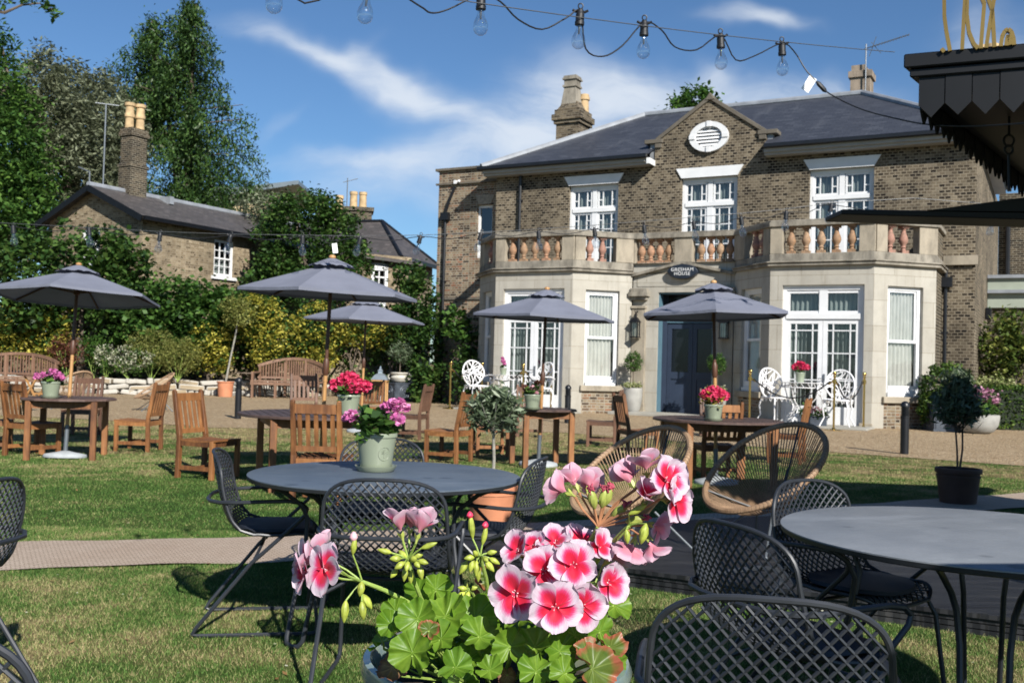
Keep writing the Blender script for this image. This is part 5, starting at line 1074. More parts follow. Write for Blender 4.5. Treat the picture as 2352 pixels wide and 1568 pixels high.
def wire_chair(label,near=False):
    t_=thing('wire_chair',label,'chair',group='charcoal lattice metal armchairs'); M=M_['steel']
    mb=MB(); st=.0355
    for fam in(1,-1):
        for k in range(-10,40):
            off=k*st; run=[]; x=-.26
            while x<.262:
                m=off+fam*x*1.08
                if 0<m<SL_ and abs(x)<half(m): run.append((m,x))
                else:
                    if len(run)>1: mb.tube([shell(a,b) for a,b in run],.0039,5)
                    run=[]
                x+=.0175
            if len(run)>1: mb.tube([shell(a,b) for a,b in run],.0039,5)
    mb.build('lattice_shell',M,t_,smooth=False,fix=False)
    ms=[.14*(1-math.cos(a)) for a in np.linspace(0,PI/2,12)]+list(np.linspace(.17,SL_-.12,22))+[SL_-.12+.12*math.sin(a) for a in np.linspace(.15,PI/2,7)]
    rt=[shell(m,half(m)) for m in ms[1:]]; lf_=[shell(m,-half(m)) for m in ms[1:]]
    mb=MB(); mb.tube([shell(0,0)]+rt+[shell(SL_,x) for x in np.linspace(half(SL_)*.9,-half(SL_)*.9,7)]+lf_[::-1],.0078,8,closed=True); mb.build('rim',M,t_,fix=False)
    arm=[]
    for sx in(-1,1):
        pts=[(sx*.0,-.285,.622),(sx*.10,-.283,.622),(sx*.18,-.265,.622),(sx*.245,-.215,.623),(sx*.272,-.14,.625),(sx*.278,0,.632),(sx*.278,.10,.634),(sx*.278,.16,.625),(sx*.278,.188,.60),(sx*.277,.18,.57),(sx*.274,.145,.535),(sx*.268,.0,.40),(sx*.262,-.06,.345),(sx*.258,-.12,.27),(sx*.252,-.30,.045),(sx*.25,-.315,.018),(sx*.25,-.295,.010),(sx*.25,.0,.010),(sx*.25,.22,.010),(sx*.25,.245,.02),(sx*.248,.25,.05),(sx*.235,.21,.36),(sx*.225,.18,.415),(sx*.12,.165,.425)]
        mb=MB(); mb.tube(pts,.0095,8); mb.build('arm_and_leg',M,t_,fix=False)
    mb=MB(); mb.tube([(-.262,-.05,.355),(-.15,-.02,.415),(.15,-.02,.415),(.262,-.05,.355)],.008,6); mb.build('cross_bar',M,t_,fix=False)
    pad=MB(); vs=[]; n=30
    for lay,(sc,dz) in enumerate(((.9,.004),(1,.010),(.97,.024),(.6,.034))):
        for j in range(n):
            a=2*PI*j/n; cx=math.copysign(abs(math.cos(a))**.75,math.cos(a))*.20*sc; cy=math.copysign(abs(math.sin(a))**.8,math.sin(a))*.185*sc; vs.append((cx,cy+.035,.452+dz+.015*abs(cx)/.2+(.012 if cy<-.12 else 0)))
    pad.add(vs,[(l*n+j,l*n+(j+1)%n,(l+1)*n+(j+1)%n,(l+1)*n+j) for l in range(3) for j in range(n)]+[tuple(3*n+j for j in range(n))]); pad.build('seat_pad',M_['seatpad'],t_,fix=False)
    return t_
WC=wire_chair('lattice metal chair left of the blue grey table, seen from the side')
def wire(px,py,face,label,scale=1.0,first=False,nopad=False):
    g=G(px,py) if not isinstance(px,tuple) else Vector((*px,0))
    if first: WC.location=(g.x,g.y,0); WC.rotation_euler=(0,0,-R(face)); WC.scale=(scale,)*3; return WC
    return dup(WC,(g.x,g.y,0),-R(face),label,scale=scale)
# positions in metres, heading in degrees (0 = away from the camera, 90 = right)
wire((-1.17,4.95),0,80,'',1.0,True)
wire((-.47,4.12),0,2,'lattice metal chair with its back to the camera in front of the blue grey table')
wire((-.09,5.0),0,-76,'lattice metal chair right of the blue grey table in front of the terracotta pot')
wire((-.74,5.66),0,180,'lattice metal chair behind the blue grey table, only its top showing')
wire((-2.07,3.58),0,-78,'lattice metal chair cut by the left edge, level with the mat path')
wire((-.97,1.93),0,12,'lattice metal chair corner at the very bottom left',1.0)
wire((1.39,4.02),0,146,'lattice metal chair at the far left side of the grey table, catching the light')
wire((.90,3.12),0,64,'lattice metal chair in shade on the left side of the grey table',1.0)
wire((.59,2.28),0,12,'lattice metal chair in the bottom right foreground with its back to the camera',1.0)
# ================================================================ STEEL TABLES
def steel_table(label,loc,r,rz,top='tabletop'):
    t_=thing('metal_table',label,'table',loc,rz,'round charcoal metal tables')
    mb=MB(); mb.lathe([(.001,.747),(r-.004,.747),(r,.7455),(r,.741)],96); mb.build('tabletop',M_[top],t_,ang=30)
    mb=MB(); mb.lathe([(r-.012,.722),(r-.003,.726),(r,.7408),(.1,.7405),(.1,.722)],96); mb.tube([(r*.62*math.cos(a),r*.62*math.sin(a),.715) for a in np.linspace(0,2*PI,49)[:-1]],.012,6,closed=True); mb.build('rim',M_['edge'],t_,ang=30)
    for k in range(4):
        a=PI/4+k*PI/2
        for da in(-.16,.16):
            p=lambda rr,z,dd: (rr*math.cos(a+dd),rr*math.sin(a+dd),z)
            mb=MB(); mb.tube([p(r*.92,.722,da*1.3),p(r*.80,.69,da*1.4),p(r*.66,.62,da*1.35),p(r*.62,.56,da*1.2),p(r*.64,.45,da),p(r*.78,.04,da*.72),p(r*.795,.015,da*.5),p(r*.80,.010,0)],.0105,8); mb.build('leg',M_['steel'],t_,fix=False)
    return t_
T1=steel_table('blue grey round metal table holding the sage pot of pink geraniums',(-.60,4.92,0),.66,R(3))
T2=steel_table('grey round metal table cut by the right edge, half in shade',(1.69,3.55,0),.70,R(20),'tabletop_pale')

# ================================================================ RATTAN STRING CHAIRS
def acapulco(label,loc,face,scale=1.0,group='round rattan string chairs'):
    t_=thing('string_chair',label,'chair',loc,-R(face),group,scale)
    # egg shaped hoop, narrow low front, wide high back
    def hoop(a):
        c=math.cos(a); s=math.sin(a)        # a=0 back top, pi front
        y=-.40*c+.02; w=.41*(1+.10*c); z=.56+.29*c+.03*c*c; return Vector((w*s,y-.02*c,z))
    def low(a): return Vector((.085*math.sin(a),-.07-.085*math.cos(a),.27))
    H=[hoop(a) for a in np.linspace(0,2*PI,65)[:-1]]
    mb=MB(); mb.tube(H,.019,10,closed=True); mb.build('hoop',M_['rattan'],t_,fix=False)
    mb=MB(); r=random.Random(3)
    for k in range(104):
        a=2*PI*k/104; p=hoop(a); q=low(a+.0); mid=p.lerp(q,.5)+Vector((0,0,-.03)); d=(p-q).normalized(); b=p+Vector((r.uniform(-.004,.004),0,0))
        mb.tube([b,mid,q],.0042,4)
    mb.build('cords',M_['rattan'],t_,smooth=False,fix=False)
    mb=MB()
    for k in range(104):
        a=2*PI*(k+.5)/104; p=hoop(a); tg=(hoop(a+.02)-hoop(a-.02)).normalized(); mb.tube([p-tg*.009,p+tg*.009],.0225,8)
    mb.build('binding',M_['rattan'],t_,smooth=False,fix=False)
    mb=MB(); L0=[low(a) for a in np.linspace(0,2*PI,17)[:-1]]; mb.tube(L0,.008,6,closed=True); mb.tube([hoop(0),(0,-.30,.60),low(0)],.008,6); mb.tube([hoop(2.2),low(2.2)],.008,6); mb.tube([hoop(-2.2),low(-2.2)],.008,6); mb.build('inner_frame',M_['steel'],t_,fix=False)
    for (h,f) in((hoop(1.25),(.33,-.34,.012)),(hoop(-1.25),(-.33,-.34,.012)),(hoop(2.5),(.28,.33,.012)),(hoop(-2.5),(-.28,.33,.012))):
        mb=MB(); f=Vector(f); k=low(0)*0+Vector((h.x*.35,(-.07)*.8+f.y*.15,.29)); mb.tube([k,f],.009,6); mb.ball(f,.016,8,6); mb.build('leg',M_['tubegrey'],t_,fix=False)
    return t_
acapulco('left rattan string chair on the black deck, behind the pink flower heads',(.80,6.55,.112),-128,.9)
acapulco('right rattan string chair on the black deck, shaded on its right side',(1.72,6.75,.112),-128,.94)
gq=G(22,965); acapulco('rattan string chair far off at the left edge, beside the curved bench',(gq.x-.6,gq.y+4,0),-60,1.0,'distant rattan string chairs')
gq=G(172,965); acapulco('rattan string chair far off behind the left umbrella pole',(gq.x+.1,gq.y+4,0),-120,1.0,'distant rattan string chairs')

# ================================================================ POTS AND PLANTS
def pot_mb(r,h,taper=.74,rim=.12,n=28):
    mb=MB(); mb.lathe([(r*taper,0),(r*taper+.001,.004),(r*.97,h*(1-rim)),(r*.99,h*(1-rim)),(r*1.02,h*(1-rim)+.004),(r*1.02,h-.004),(r,h),(r*.93,h),(r*.92,h*.86),(r*.001,h*.86)],n); return mb
def flower_pot(label,loc,r,h,potm,blooms,fol,spread,name='potted_geranium',group=None,saucer=True,bsz=.03,nb=60,emblem=False,cat='potted plant'):
    t_=thing(name,label,cat,loc,0,group); pt=pot_mb(r,h).build('pot',M_[potm],t_,ang=35)
    if emblem:
        mb=MB(); a0=R(-56); 
        def em(u,v): a=a0+u/(r*.95); rr=(r*.74+(r*.97-r*.74)*(v/(h*.88)))+.0015; return (rr*math.cos(a),rr*math.sin(a),v)
        mb.tube([em(.033*math.cos(q),h*.48+.033*math.sin(q)) for q in np.linspace(0,2*PI,29)[:-1]],.0016,5,closed=True); mb.tube([em(0,h*.48-.02),em(0,h*.48+.006)],.0018,5)
        for k in range(7): q=PI*k/6; mb.tube([em(0,h*.48),em(.018*math.cos(q),h*.48+.004+.018*math.sin(q))],.0012,4)
        mb.build('emblem',M_['greenpot'],pt)
    if saucer: mb=MB(); mb.lathe([(r*.86,0),(r*.90,.003),(r*1.03,.026),(r*1.04,.028),(r*1.0,.028),(r*.86,.008)],28); mb.build('saucer',M_[potm],t_)
    mb=MB(); mb.lathe([(r*.93,h*.9),(.001,h*.93)],16); mb.build('soil',M_['soil'],t_)
    if fol: cloud('foliage',crown([(0,0,h+spread*.35,spread,spread,spread*.62)],fol[0],spread*.4,10,(.3,1.0)),fol[2],M_[fol[1]],t_,asp=.85,up=.7)
    for (x,y,z,rr,m,n_) in blooms:
        C=rng.normal(size=(n_,3)); C/=np.linalg.norm(C,axis=1)[:,None]; C=C*rr*(rng.random(n_)**.25)[:,None]; C[:,2]*=.75
        cloud('flower_head',C+np.array([x,y,z]),bsz,M_[m],t_,asp=.9,up=.2)
        mb=MB(); mb.tube([(x*.3,y*.3,h*.95),(x*.7,y*.7,(h+z)/2),(x,y,z)],.003,4); mb.build('stem',M_['stem'],t_)
    return t_
gp=G(863,1081,.747); flower_pot('sage green pot of pink geraniums on the blue grey metal table',(gp.x,gp.y,.7475),.102,.192,'greenpot',
  [(.10,-.02,.335,.045,'pink',170),(.05,.0,.325,.035,'pink',90),(.105,-.03,.265,.038,'pink',120),(.145,0,.32,.02,'pink',40),(-.125,-.05,.275,.036,'pink',120),(-.155,-.03,.262,.02,'pink',40)],(190,'midgreen',.062),.105,emblem=True,bsz=.024)
gp=G(800,954,.744); flower_pot('sage pot heaped with crimson geraniums on the big round teak table',(gp.x,gp.y,.7445),.115,.21,'greenpot',
  [(.0,0,.335,.13,'crimson',650),(-.13,0,.30,.08,'crimson',300),(.13,.0,.30,.09,'crimson',320),(.05,-.06,.30,.1,'crimson',300),(0,0,.38,.09,'crimson',260)],(120,'midgreen',.06),.14,bsz=.036)
gp=G(116,914,.744); flower_pot('sage pot of magenta geraniums on the table under the left umbrella',(gp.x,gp.y,.7445),.11,.2,'greenpot',
  [(-.17,0,.26,.05,'pink',90),(-.08,0,.27,.05,'pink',100),(.02,0,.31,.055,'pink',120),(.10,-.02,.27,.055,'pink',120),(.13,-.02,.24,.04,'pink',60)],(160,'midgreen',.06),.13,bsz=.04)
gp=G(1222,940,.744); flower_pot('sage pot of pale pink geraniums on the small table before the left bay',(gp.x,gp.y,.7445),.105,.19,'greenpot',
  [(.02,0,.285,.045,'palepink',80),(-.10,0,.27,.05,'redfol',50),(.06,.0,.34,.04,'redfol',40),(.05,-.03,.21,.025,'palepink',30)],(120,'midgreen',.055),.11,bsz=.035)
gp=G(1638,966,.744); flower_pot('sage pot of crimson geraniums on the teak table in front of the porch',(gp.x,gp.y,.7445),.105,.18,'greenpot',
  [(-.08,0,.28,.075,'crimson',260),(.09,0,.28,.08,'crimson',280),(0,0,.32,.09,'crimson',300),(0,-.05,.26,.08,'crimson',200)],(140,'yellow',.05),.12,bsz=.036)
# standards, topiary and planters by the house
def round_pot(mb,r,h): mb.lathe([(r*.62,0),(r*.8,h*.12),(r*.98,h*.55),(r,h*.9),(r*.97,h),(r*.88,h),(r*.88,h*.9),(.001,h*.88)],28)
def topiary(label,px,py,Y=None):
    g=H2W(px,py); t_=thing('topiary_ball',label,'potted tree',(g.x,g.y,.09),0,'ball topiaries either side of the porch')
    mb=MB(); round_pot(mb,.27,.66); mb.build('pot',M_['greypot'],t_,ang=40); mb=MB(); mb.lathe([(.24,.6),(.001,.62)],14); mb.build('soil',M_['soil'],t_)
    mb=MB(); mb.tube([(0,0,.6),(.01,0,1.0),(0,0,1.3)],.016,6); mb.build('trunk',M_['bark'],t_)
    cloud('crown',crown([(0,0,1.38,.24,.24,.26)],2200,.05,10,(.5,1.05)),.06,M_['midgreen'],t_,asp=.35); cloud('underplanting',crown([(0,0,.70,.29,.27,.08)],420,.06,8,(.5,1.0)),.06,M_['varieg'],t_,asp=.6)
    cloud('blossom',np.array([(.18,-.1,.78),(.10,-.14,.78),(-.05,-.15,.77),(.2,-.05,.8)]).repeat(5,0)+rng.normal(size=(20,3))*.015,.05,M_['whitefl'],t_,asp=.9); return t_
topiary('ball topiary in a pale grey pot left of the blue porch door',-6.42,.72)
topiary('ball topiary half hidden behind the umbrella pole at the porch door',-4.05,.72)
# grey spiky shadow shrub is a shadow; olive standards
def olive(label,loc,potm,pr,ph,trunkh,blobs,n,sz,dbl=False,name='olive_tree',m='olive'):
    t_=thing(name,label,'potted tree',loc,0,'potted standard olive trees'); mb=MB(); r,h=pr,ph
    mb.lathe([(r*.78,0),(r*.92,h*.72),(r*.93,h*.76),(r*.96,h*.76),(r*.96,h*.80),(r*.93,h*.81),(r*.93,h*.86),(r*1.0,h*.87),(r*1.02,h*.93),(r,h),(r*.9,h),(r*.88,h*.9),(.001,h*.9)],32); mb.build('pot',M_[potm],t_,ang=40)
    mb=MB(); mb.lathe([(r*.88,h*.9),(.001,h*.93)],18); mb.build('pebbles' if dbl else 'soil',M_['pebble' if dbl else 'soil'],t_)
    mb=MB()
    for k in range(2 if dbl else 1): dx=.035*(k-.5)*2 if dbl else 0; mb.tube([(dx*.2,0,h*.85),(dx*.8+.01,0,h+(trunkh-h)*.5),(dx,0,trunkh),(dx*1.5,0,trunkh+.15)],[.016,.014,.012,.008] if not dbl else [.011,.010,.009,.008],7)
    for k in range(9): a=k*2.4; mb.tube([(0,0,trunkh-.02+.01*k),(.12*math.cos(a),.12*math.sin(a),trunkh+.12),(.22*math.cos(a),.22*math.sin(a),trunkh+.26)],[.008,.005,.002],4)
    mb.build('trunk',M_['barkpale' if not dbl else 'bark'],t_)
    cloud('crown',crown(blobs,n,.065,9,(.2,1.08)),sz,M_[m],t_,asp=.24,szvar=.4,up=.2,droop=(0,0,.25)); return t_
go=G(1128,1196); olive('small olive tree in an orange terracotta pot behind the metal chair',(go.x,go.y,0),'terra',.215,.30,.72,[(-.02,0,.93,.17,.17,.15),(.10,0,.88,.12,.12,.11),(-.12,0,.90,.10,.12,.11),(.0,0,1.02,.12,.12,.07),(.08,0,.97,.11,.11,.08)],1300,.095)
go=G(2210,1158); olive('shaded olive tree with two stems in a dark brown pot at the right',(go.x,go.y+.1,0),'terra_dark',.225,.36,.74,[(-.03,0,1.03,.19,.20,.20),(-.13,0,1.0,.11,.13,.14),(.10,0,1.0,.12,.13,.15),(-.04,0,1.24,.12,.12,.12)],2000,.10,True)
# left standard tree in terracotta
gt=G(517,911); t_=thing('standard_tree','slanting slim standard tree in a bright terracotta pot before the stone wall','potted tree',(gt.x,gt.y,0)); mb=MB(); mb.lathe([(.22,0),(.26,.46),(.28,.46),(.285,.50),(.26,.50),(.001,.46)],24); mb.build('pot',M_['terra'],t_)
mb=MB(); mb.tube([(0,0,.45),(.12,0,1.2),(.27,0,2.0),(.33,0,2.5)],[.035,.03,.025,.02],7); mb.build('trunk',M_['barkpale'],t_); cloud('crown',crown([(.35,0,2.75,.55,.5,.5),(.2,0,3.0,.4,.4,.3)],1900,.16,14,(.4,1.05)),.10,M_['perennial'],t_,asp=.4)
# ornate lead planters
def lead_planter(label,loc,rz,w,h):
    t_=thing('lead_planter',label,'planter',loc,rz,'square lead planters with raised circles'); mb=MB(); mb.box(-w/2,-w/2,.03,w/2,w/2,h); mb.box(-w/2-.02,-w/2-.02,h-.05,w/2+.02,w/2+.02,h); mb.box(-w/2-.015,-w/2-.015,0,w/2+.015,w/2+.015,.06)
    for k in range(4):
        Mx=Matrix.Rotation(k*PI/2,4,'Z')@Matrix.Translation((0,-w/2,h*.5))
        for sx in(-1,1): mb.box(sx*w*.44-.012,-.014,-h*.42,sx*w*.44+.012,0.002,h*.42,Mx)
    mb.build('box',M_['leadpot'],t_,smooth=False,bevel=.008)
    mb=MB()
    for k in range(4):
        Mx=Matrix.Rotation(k*PI/2,4,'Z')@Matrix.Translation((0,-w/2-.003,h*.52))
        for rr in(.27,.17): mb.tube([Mx@Vector((rr*w*math.cos(a),0,rr*w*math.sin(a))) for a in np.linspace(0,2*PI,33)[:-1]],.013,6,closed=True)
        for sx in(-1,1): mb.tube([Mx@Vector((sx*w*.10,0,-w*.26)),Mx@Vector((sx*w*.10,0,-h*.42))],.011,6)
        mb.ball(Mx@Vector((0,0,0)),w*.06,10,6)
    mb.build('relief',M_['leadpot'],t_,split=True); mb=MB(); mb.box(-w/2+.03,-w/2+.03,h-.03,w/2-.03,w/2-.03,h-.012); mb.build('soil',M_['soil'],t_,smooth=False); return t_
gl=G(915,922); lead_planter('square lead planter with circle relief under the cream urn',(gl.x,gl.y,0),R(40),.72,.62)
t_=thing('cream_urn','cream glazed urn with a grey green standard standing on the left lead planter','urn',(gl.x+.02,gl.y,.62)); mb=MB(); mb.lathe([(.2,0),(.26,.04),(.3,.16),(.25,.24),(.31,.29),(.31,.33),(.25,.33),(.001,.30)],26); mb.tube([(.29,0,.1),(.37,0,.14),(.37,0,.22),(.3,0,.27)],.02,6); mb.tube([(-.29,0,.1),(-.37,0,.14),(-.37,0,.22),(-.3,0,.27)],.02,6); mb.build('urn_body',M_['urn'],t_)
mb=MB(); mb.tube([(0,0,.3),(0,0,.9)],.018,6); mb.build('trunk',M_['bark'],t_); cloud('crown',crown([(0,0,1.0,.4,.38,.32)],900,.12,10,(.3,1.05)),.10,M_['olive'],t_,asp=.3)
gl=G(2172,990); lead_planter('square lead planter with circle relief in front of the domed bush',(gl.x,gl.y,0),R(-6),.78,.66)
gb=G(2256,997); t_=thing('hydrangea_bowl','wide pale stone bowl of mauve pink hydrangeas beside the right lead planter','potted plant',(gb.x,gb.y+.3,0)); mb=MB(); mb.lathe([(.26,0),(.38,.06),(.47,.2),(.5,.38),(.5,.44),(.46,.44),(.001,.40)],32); mb.build('bowl',M_['greypot'],t_)
cloud('foliage',crown([(0,0,.68,.48,.42,.28)],900,.12,10,(.3,1.0)),.13,M_['midgreen'],t_,asp=.7); cloud('blossom',np.concatenate([np.array(c_)+rng.normal(size=(38,3))*.055 for c_ in[(-.38,-.1,.95),(-.15,-.25,.92),(.05,-.3,.85),(.25,-.28,.78),(-.05,-.2,1.0),(-.3,-.25,.78),(.38,-.15,.8),(.12,-.25,.95),(.3,-.1,.9)]]),.075,M_['mauve'],t_,asp=.9)
gk=G(1822,972); t_=thing('flower_trough','dark trough of pale pink flowers in front of the white table','planter',(gk.x,gk.y-1.6,0),R(-20)); mb=MB(); mb.box(-.33,-.13,0,.33,.13,.26); mb.build('trough',M_['leadpot'],t_,smooth=False,bevel=.01); cloud('foliage',crown([(0,0,.34,.36,.16,.12)],520,.08,8,(.3,1.0)),.07,M_['midgreen'],t_,asp=.6); cloud('blossom',np.concatenate([np.array(c_)+rng.normal(size=(30,3))*.035 for c_ in[(-.1,-.05,.44),(.1,-.08,.45),(.2,-.05,.40),(.0,-.1,.42)]]),.05,M_['palepink'],t_,asp=.9)

# ================================================================ BENCHES, FOLDING TABLES, LANTERN
def bench(label,loc,rz,w,sc=1):
    t_=thing('curved_bench',label,'bench',loc,rz,'curved back teak benches',sc); M=M_['teakbench']; n=24; th0=.5
    def arc(f,R_=0): x=(f-.5)*w; return x, .32*(1-(2*f-1)**2)   # bowed back
    mb=MB(); pts=[]; 
    def topz(f): return .78+.20*(1-(2*f-1)**2)
    P1=[Vector((arc(i/n)[0],arc(i/n)[1],topz(i/n))) for i in range(n+1)]
    for i in range(n): mb.beam(P1[i],P1[i+1],.05,.07)
    for i in range(n):
        a=Vector((*arc(i/n),.50)); b=Vector((*arc((i+1)/n),.50)); mb.beam(a,b,.03,.05)
    for i in range(1,30):
        f=i/30; x,y=arc(f); mb.beam((x,y,.5),(x,y,topz(f)-.02),.034,.014,(0,1,0))
    mb.build('backrest',M,t_,smooth=False); mb=MB()
    for q in range(7):
        for i in range(n):
            s=.02-q*.075; a=Vector((arc(i/n)[0]*(1-.0*q),arc(i/n)[1]*(1-q*.12)+s,.42)); b=Vector((arc((i+1)/n)[0],arc((i+1)/n)[1]*(1-q*.12)+s,.42)); mb.beam(a,b,.055,.022)
    mb.build('seat',M,t_,smooth=False)
    for f in(.03,.35,.65,.97):
        x,y=arc(f); mb=MB(); mb.beam((x,y,0),(x,y,topz(f)),.06,.05); mb.build('leg',M,t_,smooth=False); mb=MB(); mb.beam((x,y*.3-.44,0),(x,y*.3-.44,.42 if .1<f<.9 else .62),.06,.05); mb.build('leg',M,t_,smooth=False)
        if not .1<f<.9: mb=MB(); mb.beam((x,y,.63),(x,y*.3-.46,.63),.07,.03); mb.build('armrest',M,t_,smooth=False)
    mb=MB(); 
    for i in range(n): mb.beam((arc(i/n)[0],arc(i/n)[1]*.3-.44,.36),(arc((i+1)/n)[0],arc((i+1)/n)[1]*.3-.44,.36),.03,.07)
    mb.build('apron',M,t_,smooth=False); return t_
gq=G(672,914); bench('curved back teak bench before the golden shrubs and the stone wall',(gq.x,gq.y-.3,0),R(-8),1.75,1.32)
gq=G(45,905); bench('curved back teak bench at the far left edge behind the rattan chairs',(gq.x,gq.y-.5,0),R(-6),2.3,1.25)
def fold_table(label,px,py,w,m,ytop=None,legs=None):
    g=G(px,py); t_=thing('folding_table',label,'table',(g.x,g.y,0),R(-15)); mb=MB()
    for k in range(8): mb.box(-w/2,-w/2+k*w/8,.70,w/2,-w/2+(k+.86)*w/8,.72)
    mb.build('tabletop',M_[m],t_,smooth=False)
    for sy in(-1,1):
        for sx in(-1,1): mb=MB(); mb.beam((sx*w*.42,sy*w*.35,0),(-sx*w*.3 if legs else sx*w*.30,sy*w*.35,.7),.03,.045,(0,1,0)); mb.build('leg',M_[legs or m],t_,smooth=False)
    mb=MB(); mb.box(-w*.36,-.02,.26,w*.36,.02,.30); mb.build('stretcher',M_[legs or m],t_,smooth=False); return t_
fold_table('small grey slatted wooden table beside the curved bench by the stone wall',578,911,.72,'greywood').scale=(1.1,)*3
fold_table('folding table with yellow crossed wooden legs by the far left bench',84,930,.62,'teakdark',legs='palewood')
gq=G(850,935); t_=thing('garden_lantern','glass and zinc lantern standing on the ground behind the crimson flowers','lantern',(gq.x,gq.y+2,0)); zt=1.25
mb=MB()
for dx in(-.2,.2):
    for dy in(-.2,.2): mb.box(dx-.02,dy-.02,0,dx+.02,dy+.02,.72)
mb.box(-.24,-.24,0,.24,.24,.06); mb.box(-.24,-.24,.70,.24,.24,.74); mb.build('frame',M_['palewood'],t_,smooth=False)
mb=MB(); mb.lathe([(.36,.74),(.22,.88),(.09,.94),(.08,1.0),(.11,1.0),(.03,1.08),(.02,1.14),(.001,1.15)],4,rot=PI/4); mb.build('cap',simple('zinc',(.5,.56,.58),.3,.7,.1,5),t_,smooth=False)
mb=MB(); mb.box(-.19,-.19,.06,.19,.19,.7); mb.build('glass',M_['glass'],t_,smooth=False); mb=MB(); mb.lathe([(.05,.06),(.05,.25),(.001,.25)],12); mb.build('candle',M_['white'],t_)

# ================================================================ BOLLARDS, STANCHIONS, ROPES
def bollard(label,px,py,first=[None]):
    g=G(px,py)
    if first[0]: return dup(first[0],(g.x,g.y,0),0,label)
    t_=thing('bollard',label,'bollard',(g.x,g.y,0),0,'black bollards on the gravel'); first[0]=t_
    mb=MB(); mb.lathe([(.068,0),(.068,.60),(.074,.605),(.074,.63)],22); mb.build('post',M_['blackpipe'],t_)
    mb=MB()
    for k in range(6): z=.635+k*.024; mb.lathe([(.058,z),(.074,z+.002),(.074,z+.010),(.058,z+.014)],22)
    mb.lathe([(.055,.63),(.055,.79)],18); mb.build('louvre_head',M_['blackpipe'],t_); mb=MB(); mb.lathe([(.074,.78),(.074,.80),(.066,.835),(.045,.862),(.02,.875),(.001,.877)],22); mb.build('cap',M_['blackpipe'],t_); return t_
bollard('black bollard on the gravel at the left between the standing chair and the bench',546,962)
bollard('black bollard behind the small table in front of the left bay',1303,972)
bollard('black bollard on the gravel in front of the right bay',2077,1043)
def stanchion(label,x,y,first=[None]):
    if first[0]: return dup(first[0],(x,y,0),0,label,scale=1.33)
    t_=thing('rope_stanchion',label,'stanchion',(x,y,0),0,'brass rope stanchions',1.33); first[0]=t_
    mb=MB(); mb.lathe([(.16,0),(.16,.012),(.13,.02),(.04,.03),(.025,.05)],24); mb.build('base',M_['brass'],t_); mb=MB(); mb.tube([(0,0,.03),(0,0,.93)],.0185,12); mb.lathe([(.022,.80),(.033,.81),(.033,.87),(.022,.88)],14); mb.build('post',M_['brass'],t_); mb=MB(); mb.ball((0,0,.98),.037,14,10); mb.lathe([(.020,.90),(.028,.93),(.024,.945)],12); mb.build('ball_top',M_['brass'],t_); return t_
def SW(u,w): v=H2W(u,w); return (v.x,v.y)
st={'a':SW(-11.17,-1.2),'b':SW(-10.75,-.15),'c':SW(-8.85,-1.2),'d':SW(-8.41,-.35),'e':SW(-2.62,-1.25),'f':SW(-.55,-1.75),'g':SW(-.13,-.3)}
for k,lb in(('a','brass stanchion in front of the shadowed wing wall'),('b','brass stanchion behind the left white chair'),('c','brass stanchion before the middle of the left bay door'),('d','brass stanchion at the right of the left bay door'),('e','brass stanchion left of the white chairs at the right bay'),('f','brass stanchion in front of the right bay door'),('g','brass stanchion half hidden behind the rightmost white chair')): stanchion(lb,*st[k])
def rope(label,a,b,sag=.33):
    A_=Vector((*st[a],1.16)); B_=Vector((*st[b],1.16)); n=18; t_=thing('barrier_rope',label,'rope',(A_.x,A_.y,0),0,'black barrier ropes'); d=(B_-A_).normalized(); A2=A_+d*.10-Vector((0,0,.04)); B2=B_-d*.10-Vector((0,0,.04)); o_=Vector((A_.x,A_.y,0))
    pts=[A2.lerp(B2,i/n)-Vector((0,0,sag*(1-(2*i/n-1)**2)))-o_ for i in range(n+1)]; mb=MB(); mb.tube(pts,.017,8); mb.build('rope',M_['rope'],t_)
    for q,e in((A_,A2),(B_,B2)): mb=MB(); mb.tube([q-o_,(e-o_)+(e-q)*.35+Vector((0,0,-.05))],.02,8); mb.build('hook',M_['brass'],t_)
rope('black rope at the far left in front of the dark wing','a','b',.3); rope('black rope hanging left of the left bay door, below the white table','b','c',.30); rope('black rope between the two stanchions at the left bay door','c','d',.3)
rope('black rope hanging in front of the left white chair of the right bay','e','f',.42); rope('black rope hanging in front of the rightmost white chair','f','g',.42)

